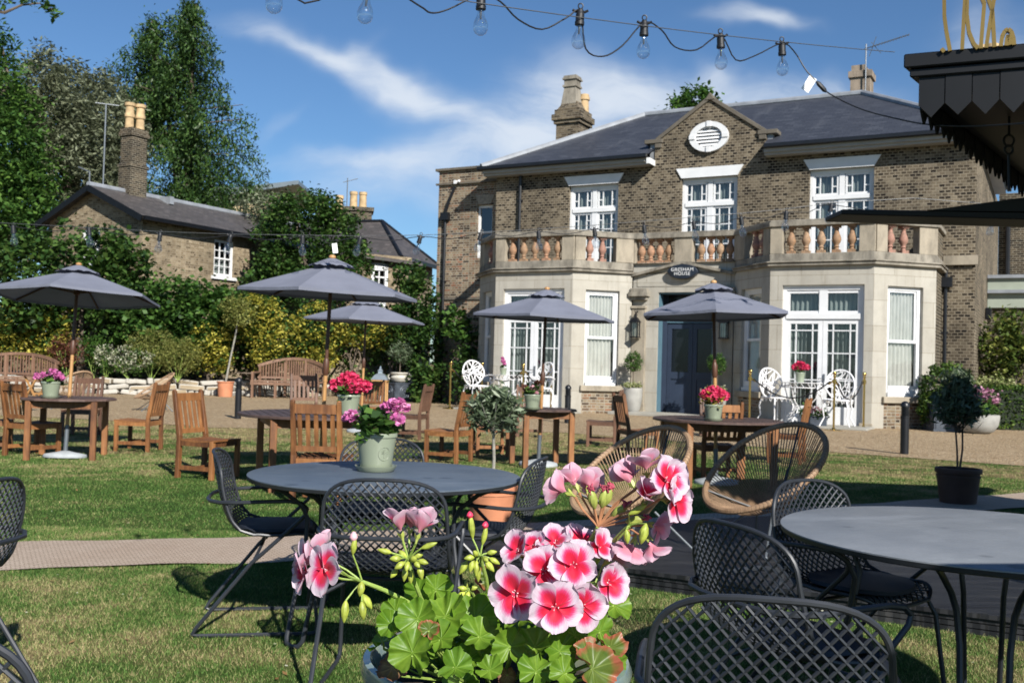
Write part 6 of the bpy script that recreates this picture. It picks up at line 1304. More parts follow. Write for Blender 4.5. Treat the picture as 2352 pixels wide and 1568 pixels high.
# ================================================================ WHITE IRON FURNITURE
def iron_chair(label,loc,rz,seed,group='white iron garden chairs'):
    t_=thing('iron_chair',label,'chair',loc,rz,group,1.42); r=random.Random(seed); M=M_['iron_white']
    def bk(u,v): # back surface: u across -1..1, v 0..1 up
        return Vector((.24*u,-.20-.05*v+.07*u*u,.44+.50*v))
    ring=[bk(math.sin(a)*(1 if math.cos(a)>-.2 else 1-(-.2-math.cos(a))*.25),.5-.5*math.cos(a+PI)) for a in np.linspace(0,2*PI,41)[:-1]]
    mb=MB(); mb.tube(ring,.015,7,closed=True)
    for k in range(16):
        a0=r.uniform(0,2*PI); a1=a0+r.uniform(.9,2.4); p0=Vector((math.sin(a0)*.95,.5+.48*math.cos(a0))); p1=Vector((math.sin(a1)*.95,.5+.48*math.cos(a1))); m=Vector((r.uniform(-.8,.8),.5+r.uniform(-.45,.45)))
        pts=[]
        for i in range(9): f=i/8; q=p0*(1-f)**2+m*2*f*(1-f)+p1*f*f; pts.append(bk(q.x,q.y))
        mb.tube(pts,.009,5)
    mb.build('backrest',M,t_); mb=MB(); mb.tube([(.24*math.cos(a),.24*math.sin(a)-.0,.44) for a in np.linspace(0,2*PI,29)[:-1]],.015,7,closed=True)
    for k in range(9): x=-.2+k*.05; h=math.sqrt(.057-x*x); mb.tube([(x,-h,.44),(x,h,.44)],.007,4)
    for k in range(16): a=2*PI*k/16; mb.tube([(.24*math.cos(a),.24*math.sin(a),.43),(.235*math.cos(a+.1),.235*math.sin(a+.1),.38),(.24*math.cos(a+.2),.24*math.sin(a+.2),.43)],.007,4)
    mb.build('seat',M,t_)
    for sx in(-1,1):
        mb=MB(); mb.tube([(sx*.235,-.2,.62),(sx*.29,-.05,.66),(sx*.30,.12,.66),(sx*.29,.2,.62),(sx*.27,.21,.54),(sx*.25,.15,.50),(sx*.25,.07,.54),(sx*.25,.1,.60),(sx*.26,.14,.58)],.012,6); mb.tube([(sx*.24,.18,.54),(sx*.23,.12,.44)],.011,6); mb.build('armrest',M,t_)
        for sy in(-1,1): mb=MB(); mb.tube([(sx*.17,sy*.17,.43),(sx*.20,sy*.20,.30),(sx*.18,sy*.18,.15),(sx*.24,sy*.25,.01)],[.015,.013,.011,.012],6); mb.build('leg',M,t_)
    return t_
def iron_table(label,loc,h=.72,r=.34):
    t_=thing('iron_table',label,'table',loc,0,'white iron garden tables',1.33); M=M_['iron_white']; mb=MB(); mb.lathe([(r-.01,h-.012),(r,h-.006),(r,h),(.001,h)],32); mb.build('tabletop',M,t_)
    mb=MB(); mb.tube([(r*.94*math.cos(a),r*.94*math.sin(a),h-.09) for a in np.linspace(0,2*PI,33)[:-1]],.009,6,closed=True)
    for k in range(20): a=2*PI*k/20; mb.tube([(r*.94*math.cos(a),r*.94*math.sin(a),h-.01),(r*.94*math.cos(a+.16),r*.94*math.sin(a+.16),h-.09)],.006,4)
    mb.build('skirt',M,t_)
    for k in range(4):
        a=PI/4+k*PI/2; c,s=math.cos(a),math.sin(a); mb=MB(); mb.tube([(r*.9*c,r*.9*s,h-.09),(r*.75*c,r*.75*s,h-.28),(r*.3*c,r*.3*s,h-.45),(r*.35*c,r*.35*s,.25),(r*.9*c,r*.9*s,.01)],.011,6); mb.build('leg',M,t_)
    return t_
zf=.05; v=SW(-10.45,-.95); iron_chair('white iron chair with branch pattern back at the left bay',(*v,zf),R(-150),3)
v=SW(-9.55,-.75); iron_table('white iron round table at the left bay with a pot of pink flowers',(*v,zf)); pv=v
flower_pot('sage pot with one tall magenta flower on the left white table',(v[0]-.15,v[1]-.1,zf+.9585),.10,.2,'greenpot',[(0,0,.38,.07,'pink',90),(-.03,0,.46,.05,'pink',50),(.03,0,.30,.05,'pink',40)],(60,'midgreen',.06),.10,bsz=.05,saucer=False)
v=SW(-8.62,-.7); iron_chair('white iron chair half hidden behind the umbrella pole at the left bay',(*v,zf),R(130),5)
v=SW(-2.08,-.85); iron_chair('white iron chair at the left side of the right bay table',(*v,zf),R(-155),8)
v=SW(-1.5,-.75); iron_table('white iron round table before the right bay door with crimson flowers',(*v,zf),.76,.38)
flower_pot('sage pot of crimson flowers on the white table at the right bay',(v[0]-.06,v[1]-.05,zf+1.012),.12,.24,'greenpot',[(0,0,.40,.15,'crimson',420),(-.12,0,.36,.09,'crimson',160),(.14,0,.37,.1,'crimson',160)],(120,'midgreen',.06),.14,bsz=.05,saucer=False)
v=SW(-.62,-.95); iron_chair('white iron chair on the right before the right bay door, facing the table',(*v,zf),R(152),13)
# ================================================================ DECK
dk=thing('timber_deck','low black ribbed timber deck under the rattan chairs, left corner pointing at the path','deck',(0,0,0))
dpoly=[(-.62,6.70),(.955,5.84),(2.55,4.99),(6.2,3.05),(9,8),(7.6,9.1),(4.6,8.85),(2.2,8.32),(.92,7.70),(-.35,7.0)]
mb=MB(); mb.prism(dpoly,.088,.112); mb.build('deck_boards',M_['deck'],dk,smooth=False)
mb=MB()
for k,(z0,z1) in enumerate(((.0,.026),(.032,.056),(.062,.084))):
    mb.prism([(x*1.0+(.02 if k<2 else .01),y+(.012 if i<4 else -.012)) for i,(x,y) in enumerate(dpoly)],z0,z1)
mb.build('riser_board',M_['deck'],dk,smooth=False,split=True)

# ================================================================ KIOSK CANOPY, FLAP, LETTERS
A_=Vector((1.83,4.56,0)); A2=Vector((4.30,3.50,0)); B_=Vector((4.75,8.35,0)); B2=Vector((7.4,8.1,0))
kk=thing('garden_kiosk','black garden bar canopy with a pointed shingle valance at the upper right','kiosk',(A_.x,A_.y,0))
def KP(P_,z=0): return (P_.x-A_.x,P_.y-A_.y,z)
def grow(d):
    q=[A_,A2,B2,B_]; c=(A_+A2+B_+B2)/4; out=[]
    for i in range(4):
        a=(q[i]-q[i-1]).normalized(); b=(q[(i+1)%4]-q[i]).normalized(); na=Vector((a.y,-a.x,0)); nb=Vector((b.y,-b.x,0)); m_=(na+nb)/(1+na.dot(nb)); out.append(q[i]+m_*d)
    return out
mb=MB()
for d,z0,z1 in((.05,2.70,2.765),(.03,2.66,2.70),(.0,2.50+.02,2.66)):
    mb.prism([KP(p)[:2] for p in grow(d)],z0 if d else 2.60,z1)
mb.build('roof_slab',M_['black'],kk,smooth=False,bevel=.006)
mb=MB(); mb.prism([KP(p)[:2] for p in grow(-.06)],2.585,2.598); mb.build('ceiling',M_['ceil'],kk,smooth=False)
mb=MB()
def shingles(P0,P1,w=.112,off=0):
    L_=(P1-P0).length; d=(P1-P0)/L_; nn=Vector((d.y,-d.x,0)); n=int(L_/w)
    for lay,(zz,o2,sh) in enumerate(((2.60,.0,0),)):
        for i in range(n):
            a=P0+d*(i*w+.002)+nn*(.012+.004*(i%2)); b=P0+d*((i+1)*w-.002)+nn*(.012+.004*(i%2)); m=(a+b)/2; t_=nn*-.010
            tip=2.475+.004*math.sin(i*1.7)
            q=[KP(a,2.665),KP(b,2.665),KP(b,2.535),KP(m,tip),KP(a,2.535)]; q2=[tuple(Vector(x)+Vector((t_.x,t_.y,0))) for x in q]
            mb.add(q+q2,[(0,1,2,3,4),(9,8,7,6,5)]+[(j,j+5,(j+1)%5+5,(j+1)%5) for j in range(5)])
shingles(A_,A2); shingles(B_,A_); mb.build('valance_shingles',M_['black'],kk,smooth=False)
mb=MB(); 
for p in((3.9,4.2),(6.6,8.2)): mb.box(p[0]-A_.x-.06,p[1]-A_.y-.06,0,p[0]-A_.x+.06,p[1]-A_.y+.06,2.6)
mb.build('post',M_['black'],kk,smooth=False,split=True)
mb=MB(); mb.prism([KP(p)[:2] for p in(Vector((4.2,5.3,0)),Vector((7,4.2,0)),Vector((8.0,7.0,0)),Vector((5.6,7.9,0)))],.0,2.55); mb.build('bar_cabin',M_['black'],kk,smooth=False)
mb=MB(); hk=P(2317,335,4.9)-A_; hk=Vector((hk.x,hk.y,hk.z)); mb.tube([hk+Vector((0,0,.25)),hk+Vector((0,0,.05))],.006,6); mb.tube([hk+Vector((.025*math.cos(a),0,.025+.028*math.sin(a))) for a in np.linspace(0,2*PI,15)[:-1]],.006,6,closed=True); mb.tube([hk+Vector((.02*math.cos(a),0,-.02+.022*math.sin(a))) for a in np.linspace(0,2*PI,15)[:-1]],.006,6,closed=True); mb.tube([hk+Vector((0,0,-.04)),hk+Vector((.005,0,-.22))],.006,6); mb.build('hook',M_['black'],kk)
fl=thing('serving_flap','black raised serving flap jutting left below the kiosk canopy, one edge rising','flap',(1.83,5.6,2.192))
mb=MB(); mb.prism([(0,0),(.0,.03),(2.4,.06),(2.4,.0)],0,.30,'y'); mb.build('panel',M_['black'],fl,smooth=False,bevel=.006)
mb=MB(); mb.prism([(.48,.035),(2.3,.33),(2.3,.065),(.55,.035)],-.01,.27,'y'); mb.build('raised_panel',M_['black'],fl,smooth=False)
mb=MB(); mb.beam((.7,.26,.02),(2.0,.26,.20),.01,.01); mb.build('edge_trim',M_['ceil'],fl,smooth=False)
q=A_+(A2-A_)*.02; lt=thing('rooftop_letters','gold metal openwork letters standing on the edge of the black kiosk roof','sign',(q.x,q.y,2.76))
d_=(A2-A_).normalized(); z4=lambda x,y: (1894.9+x*.3296,y*.3296)
def onfront(px,py):
    r_=ray(px,py); n_=Vector((d_.y,-d_.x,0)); p0=A_-n_*.05*-1; t_=(p0-Vector((0,0,EYE))).dot(n_)/r_.dot(n_); return Vector((0,0,EYE))+r_*t_-Vector((q.x,q.y,2.76))
strokes=[[(845,-700),(820,-400),(828,-150),(832,120),(845,220),(872,362)],[(1000,-700),(990,-300),(975,0),(965,170),(955,352)],[(1010,-600),(1000,-200),(990,0),(988,110),(1003,230),(1035,310),(1065,345)],[(1050,-120),(1110,30),(1100,150),(1085,345)],[(1090,-140),(1165,72),(1150,160),(1122,340)],[(1165,72),(1185,-40),(1190,-300)],[(1165,72),(1172,180),(1180,335)],[(1224,330),(1234,260),(1252,222),(1275,210),(1298,226),(1312,270),(1318,320)],[(1262,325),(1268,275),(1276,250),(1284,280),(1290,320)],[(812,345),(832,368)],[(860,-300),(900,-420),(980,-300)]]
for s_ in strokes:
    pts=[onfront(*z4(*c_)) for c_ in s_]; mb=MB(); 
    for i in range(len(pts)-1): mb.beam(pts[i],pts[i+1],.016,.03,(d_.y,-d_.x,0))
    mb.build('letter_stroke',M_['gold'],lt,smooth=False)

# ================================================================ FESTOON LIGHTS
def bulb_parts(mb_s,mb_g,p,sw=0.0,sc=1.0):
    M=Matrix.Translation(p)@Matrix.Rotation(sw,4,'Y')@Matrix.Scale(sc,4)
    mb_s.lathe([(.001,.012),(.010,.010),(.016,.0),(.017,-.012),(.019,-.014),(.019,-.045),(.021,-.047),(.021,-.062),(.015,-.064),(.001,-.064)],12,M=M); mb_s.tube([(-.034,0,.004),(-.02,0,-.004),(0,0,0),(.02,0,-.004),(.034,0,.004)],.006,6,M=M); mb_s.tube([(.011*math.cos(a),0,.022+.012*math.sin(a)) for a in np.linspace(0,2*PI,11)[:-1]],.003,5,closed=True,M=M)
    mb_g.lathe([(.013,-.064),(.0135,-.078),(.018,-.094),(.027,-.112),(.031,-.130),(.030,-.146),(.024,-.159),(.012,-.167),(.001,-.169)],18,M=M)
def festoon(name,label,wire,holders,droops,cab='cable',wire_r=.0022,tags=(),group=None,sc=1.0):
    o=wire[0]; t_=thing(name,label,'string lights',tuple(o),0,group); mb=MB(); mb.tube([w-o for w in wire],wire_r,5); mb.build('support_wire',M_['cablegrey'],t_)
    mb=MB(); mb.tube([w-o for w in droops],.0036*sc,6); mb.build('cable',M_[cab],t_)
    for i,(p,sw) in enumerate(holders):
        s_=MB(); g_=MB(); bulb_parts(s_,g_,p-o,sw,sc); so=s_.build('lamp_holder',M_['cable'],t_,ang=40); g_.build('glass_bulb',M_['bulb'],so)
        f_=MB(); M=Matrix.Translation(p-o)@Matrix.Rotation(sw,4,'Y')@Matrix.Scale(sc,4); f_.lathe([(.006,-.064),(.004,-.10),(.001,-.104)],8,M=M); f_.tube([(-.012,0,-.118),(-.006,0,-.10),(.006,0,-.10),(.012,0,-.118)],.0008,4,M=M); f_.build('filament',M_['tubegrey'],so)
    for (p,n_) in tags:
        mb=MB(); M=Matrix.Translation(p-o)@Matrix.Rotation(n_,4,'Y'); mb.box(-.022*sc,-.0008,-.085*sc,.022*sc,.0008,0,M); mb.build('paper_tag',M_['tagw'],t_,smooth=False)
    return t_
W0=Vector(P(600,-70,3.5)); W1=Vector(P(2055,120,5.7))
def wpt(px):
    k=(px-1176)/2300; t_=(k*W0.y-W0.x)/((W1.x-W0.x)-k*(W1.y-W0.y)); return W0.lerp(W1,t_),t_
hold=[]; seq=[]; 
hx=[(640,-75),(847,-46),(1105,-12),(1333,26),(1480,52),(1655,82),(1796,100)]
for px,py in hx:
    w,_=wpt(px); p=P(px,py,w.y); hold.append((Vector(p),random.uniform(-.05,.12)))
dr={0:[(700,8)],1:[(960,12),(990,30),(1030,22)],2:[(1150,5),(1190,45),(1245,68),(1300,42)],3:[(1345,112),(1385,130),(1430,105)],4:[(1520,70),(1550,108),(1600,115)],5:[(1690,138),(1735,128)]}
for i,(p,_) in enumerate(hold):
    seq.append(p)
    for px,py in dr.get(i,[]): seq.append(Vector(P(px,py,wpt(px)[0].y)))
for px,py in((1825,120),(1850,160),(1868,180),(1890,205),(1935,232),(1990,255),(2060,273),(2130,286),(2230,290),(2352,283),(2440,272)): seq.append(Vector(P(px,py,5.3 if px<1900 else 5.3-(px-1900)*.0022)))
def smooth_pts(pts,k=4):
    out=[]; n=len(pts)
    for i in range(n-1):
        p0,p1,p2,p3=pts[max(0,i-1)],pts[i],pts[i+1],pts[min(n-1,i+2)]
        for j in range(k):
            t_=j/k; out.append(.5*((2*p1)+(p2-p0)*t_+(2*p0-5*p1+4*p2-p3)*t_*t_+(3*p1-p0-3*p2+p3)*t_**3))
    out.append(pts[-1]); return out
fn=festoon('festoon_lights','near string of large clear bulbs on a drooping black cable across the sky','string',[],[]) if False else festoon('festoon_lights','near string of large clear bulbs on a drooping black cable across the sky',[W0.lerp(W1,t_)+Vector((0,0,-.03*4*t_*(1-t_))) for t_ in np.linspace(0,1,12)],hold,smooth_pts(seq),tags=[(Vector(P(1868,178,5.3)),.55)])
pl=MB(); a_=Vector(P(1876,188,5.3))-W0; b_=Vector(P(1898,212,5.3))-W0; pl.tube([a_,a_.lerp(b_,.2),a_.lerp(b_,.8),b_],[.006,.012,.012,.005],8); pl.build('plug_connector',M_['cable'],fn)
fy=10.0; wf=[(-80,508),(0,512),(200,522),(368,532),(530,538),(700,540),(828,542),(966,540),(1105,534),(1240,526),(1365,517),(1479,508),(1593,499),(1702,490),(1806,480),(1910,466),(2100,455),(2290,470),(2420,480)]
hf=[(30,520),(204,524),(368,537),(530,541),(695,543),(828,545),(966,543),(1105,536),(1237,532),(1365,526),(1479,519),(1593,510),(1702,500),(1806,487),(1910,470),(2280,498)]
sq=[]
for i,(x,y) in enumerate(hf):
    sq.append(Vector(P(x,y,fy)))
    if i<len(hf)-1: x2,y2=hf[i+1]; sq.append(Vector(P((x+x2)/2,(y+y2)/2+(9 if x2-x<200 else 16),fy)))
festoon('festoon_lights','distant string of small clear bulbs crossing in front of the cottage and the balcony',[Vector(P(x,y,fy)) for x,y in wf],[(Vector(P(x,y,fy)),random.uniform(-.25,.25)) for x,y in hf],smooth_pts(sq,3),tags=[(Vector(P(768,559,fy)),-.15)],wire_r=.003,sc=1.15)

# ================================================================ FOREGROUND GERANIUM
def attr(me,name,vals): a=me.attributes.new(name,'FLOAT','POINT'); a.data.foreach_set('value',np.array(vals,'f'))
m,t,b=mat('pink geranium petal'); b.inputs['Roughness'].default_value=.55; b.inputs['Specular IOR Level'].default_value=.25; b.inputs['Sheen Weight'].default_value=.15
pu=N(t,'ShaderNodeAttribute',_attribute_name='pu'); pv=N(t,'ShaderNodeAttribute',_attribute_name='pv'); oi=N(t,'ShaderNodeObjectInfo')
cb=N(t,'ShaderNodeCombineXYZ'); L(t,math_(t,'MULTIPLY',pu.outputs['Fac'],1.6),cb.inputs[0]); L(t,math_(t,'MULTIPLY',pv.outputs['Fac'],9.0),cb.inputs[1]); L(t,oi.outputs['Random'],cb.inputs[2])
ns=N(t,'ShaderNodeTexNoise',Scale=2.6,Detail=5,Roughness=.6); L(t,cb.outputs[0],ns.inputs['Vector'])
du=math_(t,'DIVIDE',math_(t,'SUBTRACT',pu.outputs['Fac'],.28),.52); dv=math_(t,'DIVIDE',pv.outputs['Fac'],.84)
dd=math_(t,'SQRT',math_(t,'ADD',math_(t,'MULTIPLY',du,du),math_(t,'MULTIPLY',dv,dv)))
dd=math_(t,'ADD',dd,math_(t,'MULTIPLY_ADD',ns.outputs['Fac'],.5,-.25))
base_=ramp(t,dd,[(.45,(.88,.022,.075)),(.74,(.90,.07,.24)),(.95,(.88,.38,.60)),(1.2,(.87,.74,.85))])
base_.node.color_ramp.elements[3].position=1.0; base_.node.color_ramp.elements[0].position=.42; base_.node.color_ramp.elements[1].position=.64; base_.node.color_ramp.elements[2].position=.81
vein=N(t,'ShaderNodeTexNoise',Scale=1,Detail=2); cb2=N(t,'ShaderNodeCombineXYZ'); L(t,math_(t,'MULTIPLY',pv.outputs['Fac'],22.0),cb2.inputs[1]); L(t,math_(t,'MULTIPLY',pu.outputs['Fac'],2.0),cb2.inputs[0]); L(t,cb2.outputs[0],vein.inputs['Vector'])
base2=mixc(t,.28,base_,ramp(t,vein.outputs['Fac'],[(.42,(.6,.35,.42)),(.58,(1,1,1))]),'MULTIPLY')
geo=N(t,'ShaderNodeNewGeometry'); col=mixc(t,math_(t,'MULTIPLY',geo.outputs['Backfacing'],.62),base2,(.80,.46,.58))
L(t,col,b.inputs['Base Color']); tr=N(t,'ShaderNodeBsdfTranslucent'); L(t,col,tr.inputs[0]); ms=N(t,'ShaderNodeMixShader'); ms.inputs[0].default_value=.33; L(t,b.outputs[0],ms.inputs[1]); L(t,tr.outputs[0],ms.inputs[2]); L(t,ms.outputs[0],t.nodes['Material Output'].inputs[0])
bump(t,b,vein.outputs['Fac'],.25,.001); M_['petal']=m
def petal_mb(Lp,Wp,curl,seed,V,F,PU,PV,Mx):
    r=random.Random(seed); nu,nv=12,10; o=len(V); ph=r.uniform(0,6); ruf=r.uniform(.5,1.3); nt_=r.uniform(.0,.05)
    for i in range(nu+1):
        u=i/nu
        w=Wp*(.10+.90*math.sin(PI*.5*min(1,u*1.32))**1.25)*math.sqrt(max(0,1-max(0,(u-.52)/.49)**2.4))
        for j in range(nv+1):
            v=-1+2*j/nv; x=Lp*u*(1-.05*v*v)-(Lp*nt_*(1-abs(v))**2 if u>.9 else 0); y=w*v
            z=Lp*(curl*u*u-.10*(1-u)*0)+Wp*(.30*v*v*(1-u*.5))+Lp*.045*ruf*u*u*math.sin(5*v+ph)+Lp*.02*math.sin(11*v+ph)*u**4
            V.append(Mx@Vector((x,y,z))); PU.append(u); PV.append(v*(w/Wp if Wp else 1))
    for i in range(nu):
        for j in range(nv): a=o+i*(nv+1)+j; F.append((a,a+nv+1,a+nv+2,a+1))
def flower(p,nrm,R_,parent,seed,openf=1.0,roll=None,npet=5,name='flower'):
    """five-petalled bloom, its face turned to nrm"""
    r=random.Random(seed); n_=Vector(nrm).normalized(); up=Vector((0,0,1)); x=up.cross(n_); x=x.normalized() if x.length>.05 else Vector((1,0,0)); y=n_.cross(x)
    Bs=Matrix(((x.x,y.x,n_.x,0),(x.y,y.y,n_.y,0),(x.z,y.z,n_.z,0),(0,0,0,1))); rl=r.uniform(-.5,.5) if roll is None else roll
    V,F,PU,PV=[],[],[],[]; angs=[90-31,90+31,198,270,342][:npet]
    for k,a in enumerate(angs):
        a+=r.uniform(-7,7); upper=k<2; L_=R_*(1.04 if upper else .98)*r.uniform(.94,1.06); W_=R_*(.54 if upper else .50)*r.uniform(.88,1.1)
        lift=(1-openf)*1.25+r.uniform(-.12,.45)+(.10 if upper else 0)
        M=Matrix.Rotation(rl,4,'Z')@Matrix.Rotation(R(a),4,'Z')@Matrix.Translation((R_*.02,0,R_*.045*((k*3)%5)))@Matrix.Rotation(-lift,4,'Y')@Matrix.Rotation(r.uniform(-.2,.2),4,'X')
        petal_mb(L_,W_,r.uniform(-.30,.05),seed*7+k,V,F,PU,PV,M)
    me=bpy.data.meshes.new(name); me.from_pydata([tuple(Bs@v) for v in V],[],F); attr(me,'pu',PU); attr(me,'pv',PV); me.materials.append(M_['petal']); me.polygons.foreach_set('use_smooth',[True]*len(F)); me.update()
    o=bpy.data.objects.new(name,me); COL.objects.link(o); o.parent=parent; o.location=Vector(p)
    # stamens and calyx
    mb=MB(); c=Vector((0,0,0))
    for k in range(6): a=k*1.05+r.random(); mb.tube([c,c+x*math.cos(a)*R_*.05+y*math.sin(a)*R_*.05+n_*R_*.18,c+x*math.cos(a)*R_*.12+y*math.sin(a)*R_*.12+n_*R_*.26],[.0006,.0005,.0008],4)
    mb.build('stamen',M_['petalpale'],o); mb=MB()
    for k in range(5):
        a=k*2*PI/5; d=x*math.cos(a)+y*math.sin(a); s_=d.cross(n_); q=-n_*R_*.42
        mb.add([q-s_*R_*.03,q+s_*R_*.03,d*R_*.13-n_*R_*.16+s_*R_*.075,d*R_*.22+n_*R_*(-.05),d*R_*.13-n_*R_*.16-s_*R_*.075],[(0,1,2,3,4)])
    mb.tube([-n_*R_*.5,-n_*R_*.36,-n_*R_*.14],[R_*.035,R_*.06,R_*.085],8)
    mb.build('calyx',M_['calyx'],o,fix=False); return o
M_['petalpale']=simple('pale stamen',(.80,.45,.50),.5,0,.1,60); M_['calyx']=simple('green sepal',(.33,.38,.08),.5,0,.25,60)
def two(name,a,b_,c_,attrn='er',trans=.28,rough=.42):
    """leaf blade: vein and rim tones by place on the leaf"""
    m,t,bb=mat(name); bb.inputs['Roughness'].default_value=rough; bb.inputs['Specular IOR Level'].default_value=.4
    er=N(t,'ShaderNodeAttribute',_attribute_name='er'); vn=N(t,'ShaderNodeAttribute',_attribute_name='vn'); oi=N(t,'ShaderNodeObjectInfo')
    f=noisef(t,70,5,.6); col=mixc(t,ramp(t,f,[(.3,(0,0,0)),(.7,(1,1,1))]),a,b_); vr=ramp(t,oi.outputs['Random'],[(0,(.72,.82,.7)),(1,(1.0,1.0,1.0))]); col=mixc(t,1.0,col,vr,'MULTIPLY')
    zone=ramp(t,er.outputs['Fac'],[(.30,(0,0,0)),(.5,(.16,.16,.16)),(.7,(0,0,0))]); col=mixc(t,math_(t,'MULTIPLY',zone,.5),col,tuple(q*.55 for q in a))
    col=mixc(t,math_(t,'MULTIPLY',vn.outputs['Fac'],.34),col,tuple(min(1,q*1.9+.04) for q in b_))
    if c_: col=mixc(t,ramp(t,math_(t,'ADD',er.outputs['Fac'],math_(t,'MULTIPLY_ADD',f,.5,-.25)),[(.72,(0,0,0)),(.95,(1,1,1))]),col,c_)
    L(t,col,bb.inputs['Base Color']); tr=N(t,'ShaderNodeBsdfTranslucent'); L(t,col,tr.inputs[0]); ms=N(t,'ShaderNodeMixShader'); ms.inputs[0].default_value=trans; L(t,bb.outputs[0],ms.inputs[1]); L(t,tr.outputs[0],ms.inputs[2]); L(t,ms.outputs[0],t.nodes['Material Output'].inputs[0])
    bump(t,bb,math_(t,'ADD',math_(t,'MULTIPLY',vn.outputs['Fac'],-.6),math_(t,'MULTIPLY',f,.5)),.5,.002); return m
M_['pleaf']=two('geranium leaf',(.16,.34,.022),(.34,.54,.06),None,trans=.42); M_['pleafred']=two('red edged geranium leaf',(.12,.20,.03),(.24,.30,.06),(.42,.13,.07)); M_['pleafdry']=two('withered brown leaf',(.25,.13,.06),(.40,.24,.12),(.16,.07,.04),trans=.15,rough=.7)
def gleaf(p,nrm,R_,parent,seed,mm='pleaf',fold=.25,tipdir=None):
    r=random.Random(seed); n_=Vector(nrm).normalized(); td=Vector(tipdir) if tipdir is not None else Vector((r.uniform(-1,1),r.uniform(-1,.2),r.uniform(-.4,.6))); x=(td-n_*td.dot(n_)).normalized(); y=n_.cross(x)
    V,F,ER,VN=[],[],[],[]; S,K=84,9; ph=r.uniform(0,6); ph2=r.uniform(0,6); am=r.uniform(.16,.34); R_*=.9
    for i in range(K+1):
        q=i/K
        for j in range(S):
            a=-PI+2*PI*(j+.5)/S*.985; lob=abs(math.sin(3.5*(a+PI)))**.6; cren=.035*abs(math.sin(14*a)); notch=1-.55*max(0,(abs(a)-2.6)/.55)**1.6
            rad=R_*q*(.86+.14*lob*q+cren*q*q)*notch
            z=R_*(am*q*q*math.sin(2*a+ph)+.13*q**2*math.sin(7*a+ph2)+.05*q**4*math.sin(15*a+ph)+.10*q*q-fold*.5*q*abs(math.sin(a/2))*0)+R_*fold*q*q*.5
            vn=max(0,1-abs(((3.5*(a+PI)/PI+.5)%1)-.5)*(14*q+1.5))*(1-q*.5)
            V.append(x*(rad*math.cos(a)+R_*.12)+y*(rad*math.sin(a))+n_*z); ER.append(q); VN.append(vn if i else .8)
    for i in range(K):
        for j in range(S-1): F.append((i*S+j,i*S+j+1,(i+1)*S+j+1,(i+1)*S+j))
    me=bpy.data.meshes.new('leaf'); me.from_pydata([tuple(v) for v in V],[],F); attr(me,'er',ER); attr(me,'vn',VN); me.materials.append(M_[mm]); me.polygons.foreach_set('use_smooth',[True]*len(F)); me.update()
    o=bpy.data.objects.new('leaf',me); COL.objects.link(o); o.parent=parent; o.location=Vector(p); return o
pc=P(1140,1512,1.17); PO=Vector((pc.x,pc.y,0)); fpz=pc.z
fg=thing('potted_geranium','large pink and white geranium in a pale glazed bowl at the front of the picture','potted plant',(pc.x,pc.y,0))
def Q(px,py,Y): return Vector(P(px,py,Y))-PO
R0=.150; hb=.20
mb=MB(); mb.lathe([(R0*.55,fpz-hb),(R0*.62,fpz-hb),(R0*.86,fpz-.12),(R0*.985,fpz-.05),(R0*1.0,fpz-.022),(R0*1.03,fpz-.016),(R0*1.045,fpz-.006),(R0*1.02,fpz+.003),(R0*.97,fpz+.004),(R0*.93,fpz-.006),(R0*.90,fpz-.04),(.001,fpz-.045)],64)
m,t,b=mat('crackled celadon glaze'); b.inputs['Roughness'].default_value=.18; b.inputs['Coat Weight'].default_value=.4
f=noisef(t,9,6,.65); L(t,ramp(t,f,[(.3,(.14,.21,.25)),(.45,(.24,.30,.24)),(.6,(.34,.37,.25)),(.75,(.42,.40,.30))]),b.inputs['Base Color']); mb.build('pot',m,fg,ang=50)
mb=MB(); mb.lathe([(R0*.9,fpz-.036),(R0*.5,fpz-.026),(.001,fpz-.03)],32); mb.build('soil',M_['soil'],fg)
# table under it (stands below the frame)
tb_=thing('side_table','small charcoal metal table carrying the large foreground geranium','table',(pc.x,pc.y,0)); th=fpz-hb
mb=MB(); mb.lathe([(.001,th),(.21,th),(.215,th-.012),(.001,th-.012)],40); mb.build('tabletop',M_['edge'],tb_)
for k in range(3): a=2*PI*k/3; mb=MB(); mb.tube([(.15*math.cos(a),.15*math.sin(a),th-.012),(.18*math.cos(a),.18*math.sin(a),0)],.009,8); mb.build('leg',M_['steel'],tb_)
fl_=[ # px,py,depth,(normal),radius px,openness,roll
 (1275,1392,1.00,(-.05,-1,.12),66,1.0,.05),(1331,1388,1.035,(.32,-1,.10),64,.9,.35),(1190,1362,1.045,(-.50,-1,.15),70,.85,-.25),(1252,1311,1.07,(-.25,-1,.25),60,.85,.2),(1315,1301,1.06,(.1,-1,.55),62,.85,-.1),
 (1390,1338,1.07,(.65,-.8,.25),58,.82,.3),(1371,1257,1.10,(.45,-.7,.6),47,.6,.1),(1196,1270,1.11,(-.6,-.4,.6),50,.6,.2),(1276,1252,1.12,(-.1,-.5,.9),48,.7,0),(1330,1250,1.13,(.25,-.5,.9),50,.7,.5),(1400,1282,1.13,(.6,.5,.5),56,.8,0),(1228,1262,1.12,(-.4,-.4,.8),46,.7,.3)]
head=MB()
def px2m(r_,Y): return r_*Y/2300
hub1=Q(1290,1400,1.13)+Vector((0,.05,-.0))
for i,(px,py,Y,nn,rr,op,rl) in enumerate(fl_):
    p=Q(px,py,Y); flower(p,nn,px2m(rr,Y),fg,100+i,op,rl); nv=Vector(nn).normalized(); head.tube([p-nv*px2m(rr,Y)*.5,p-nv*px2m(rr,Y)*.9+Vector((0,0,-.01)),hub1],[.0011,.0011,.0013],6)
head.build('flower_stalks',M_['stem'],fg)
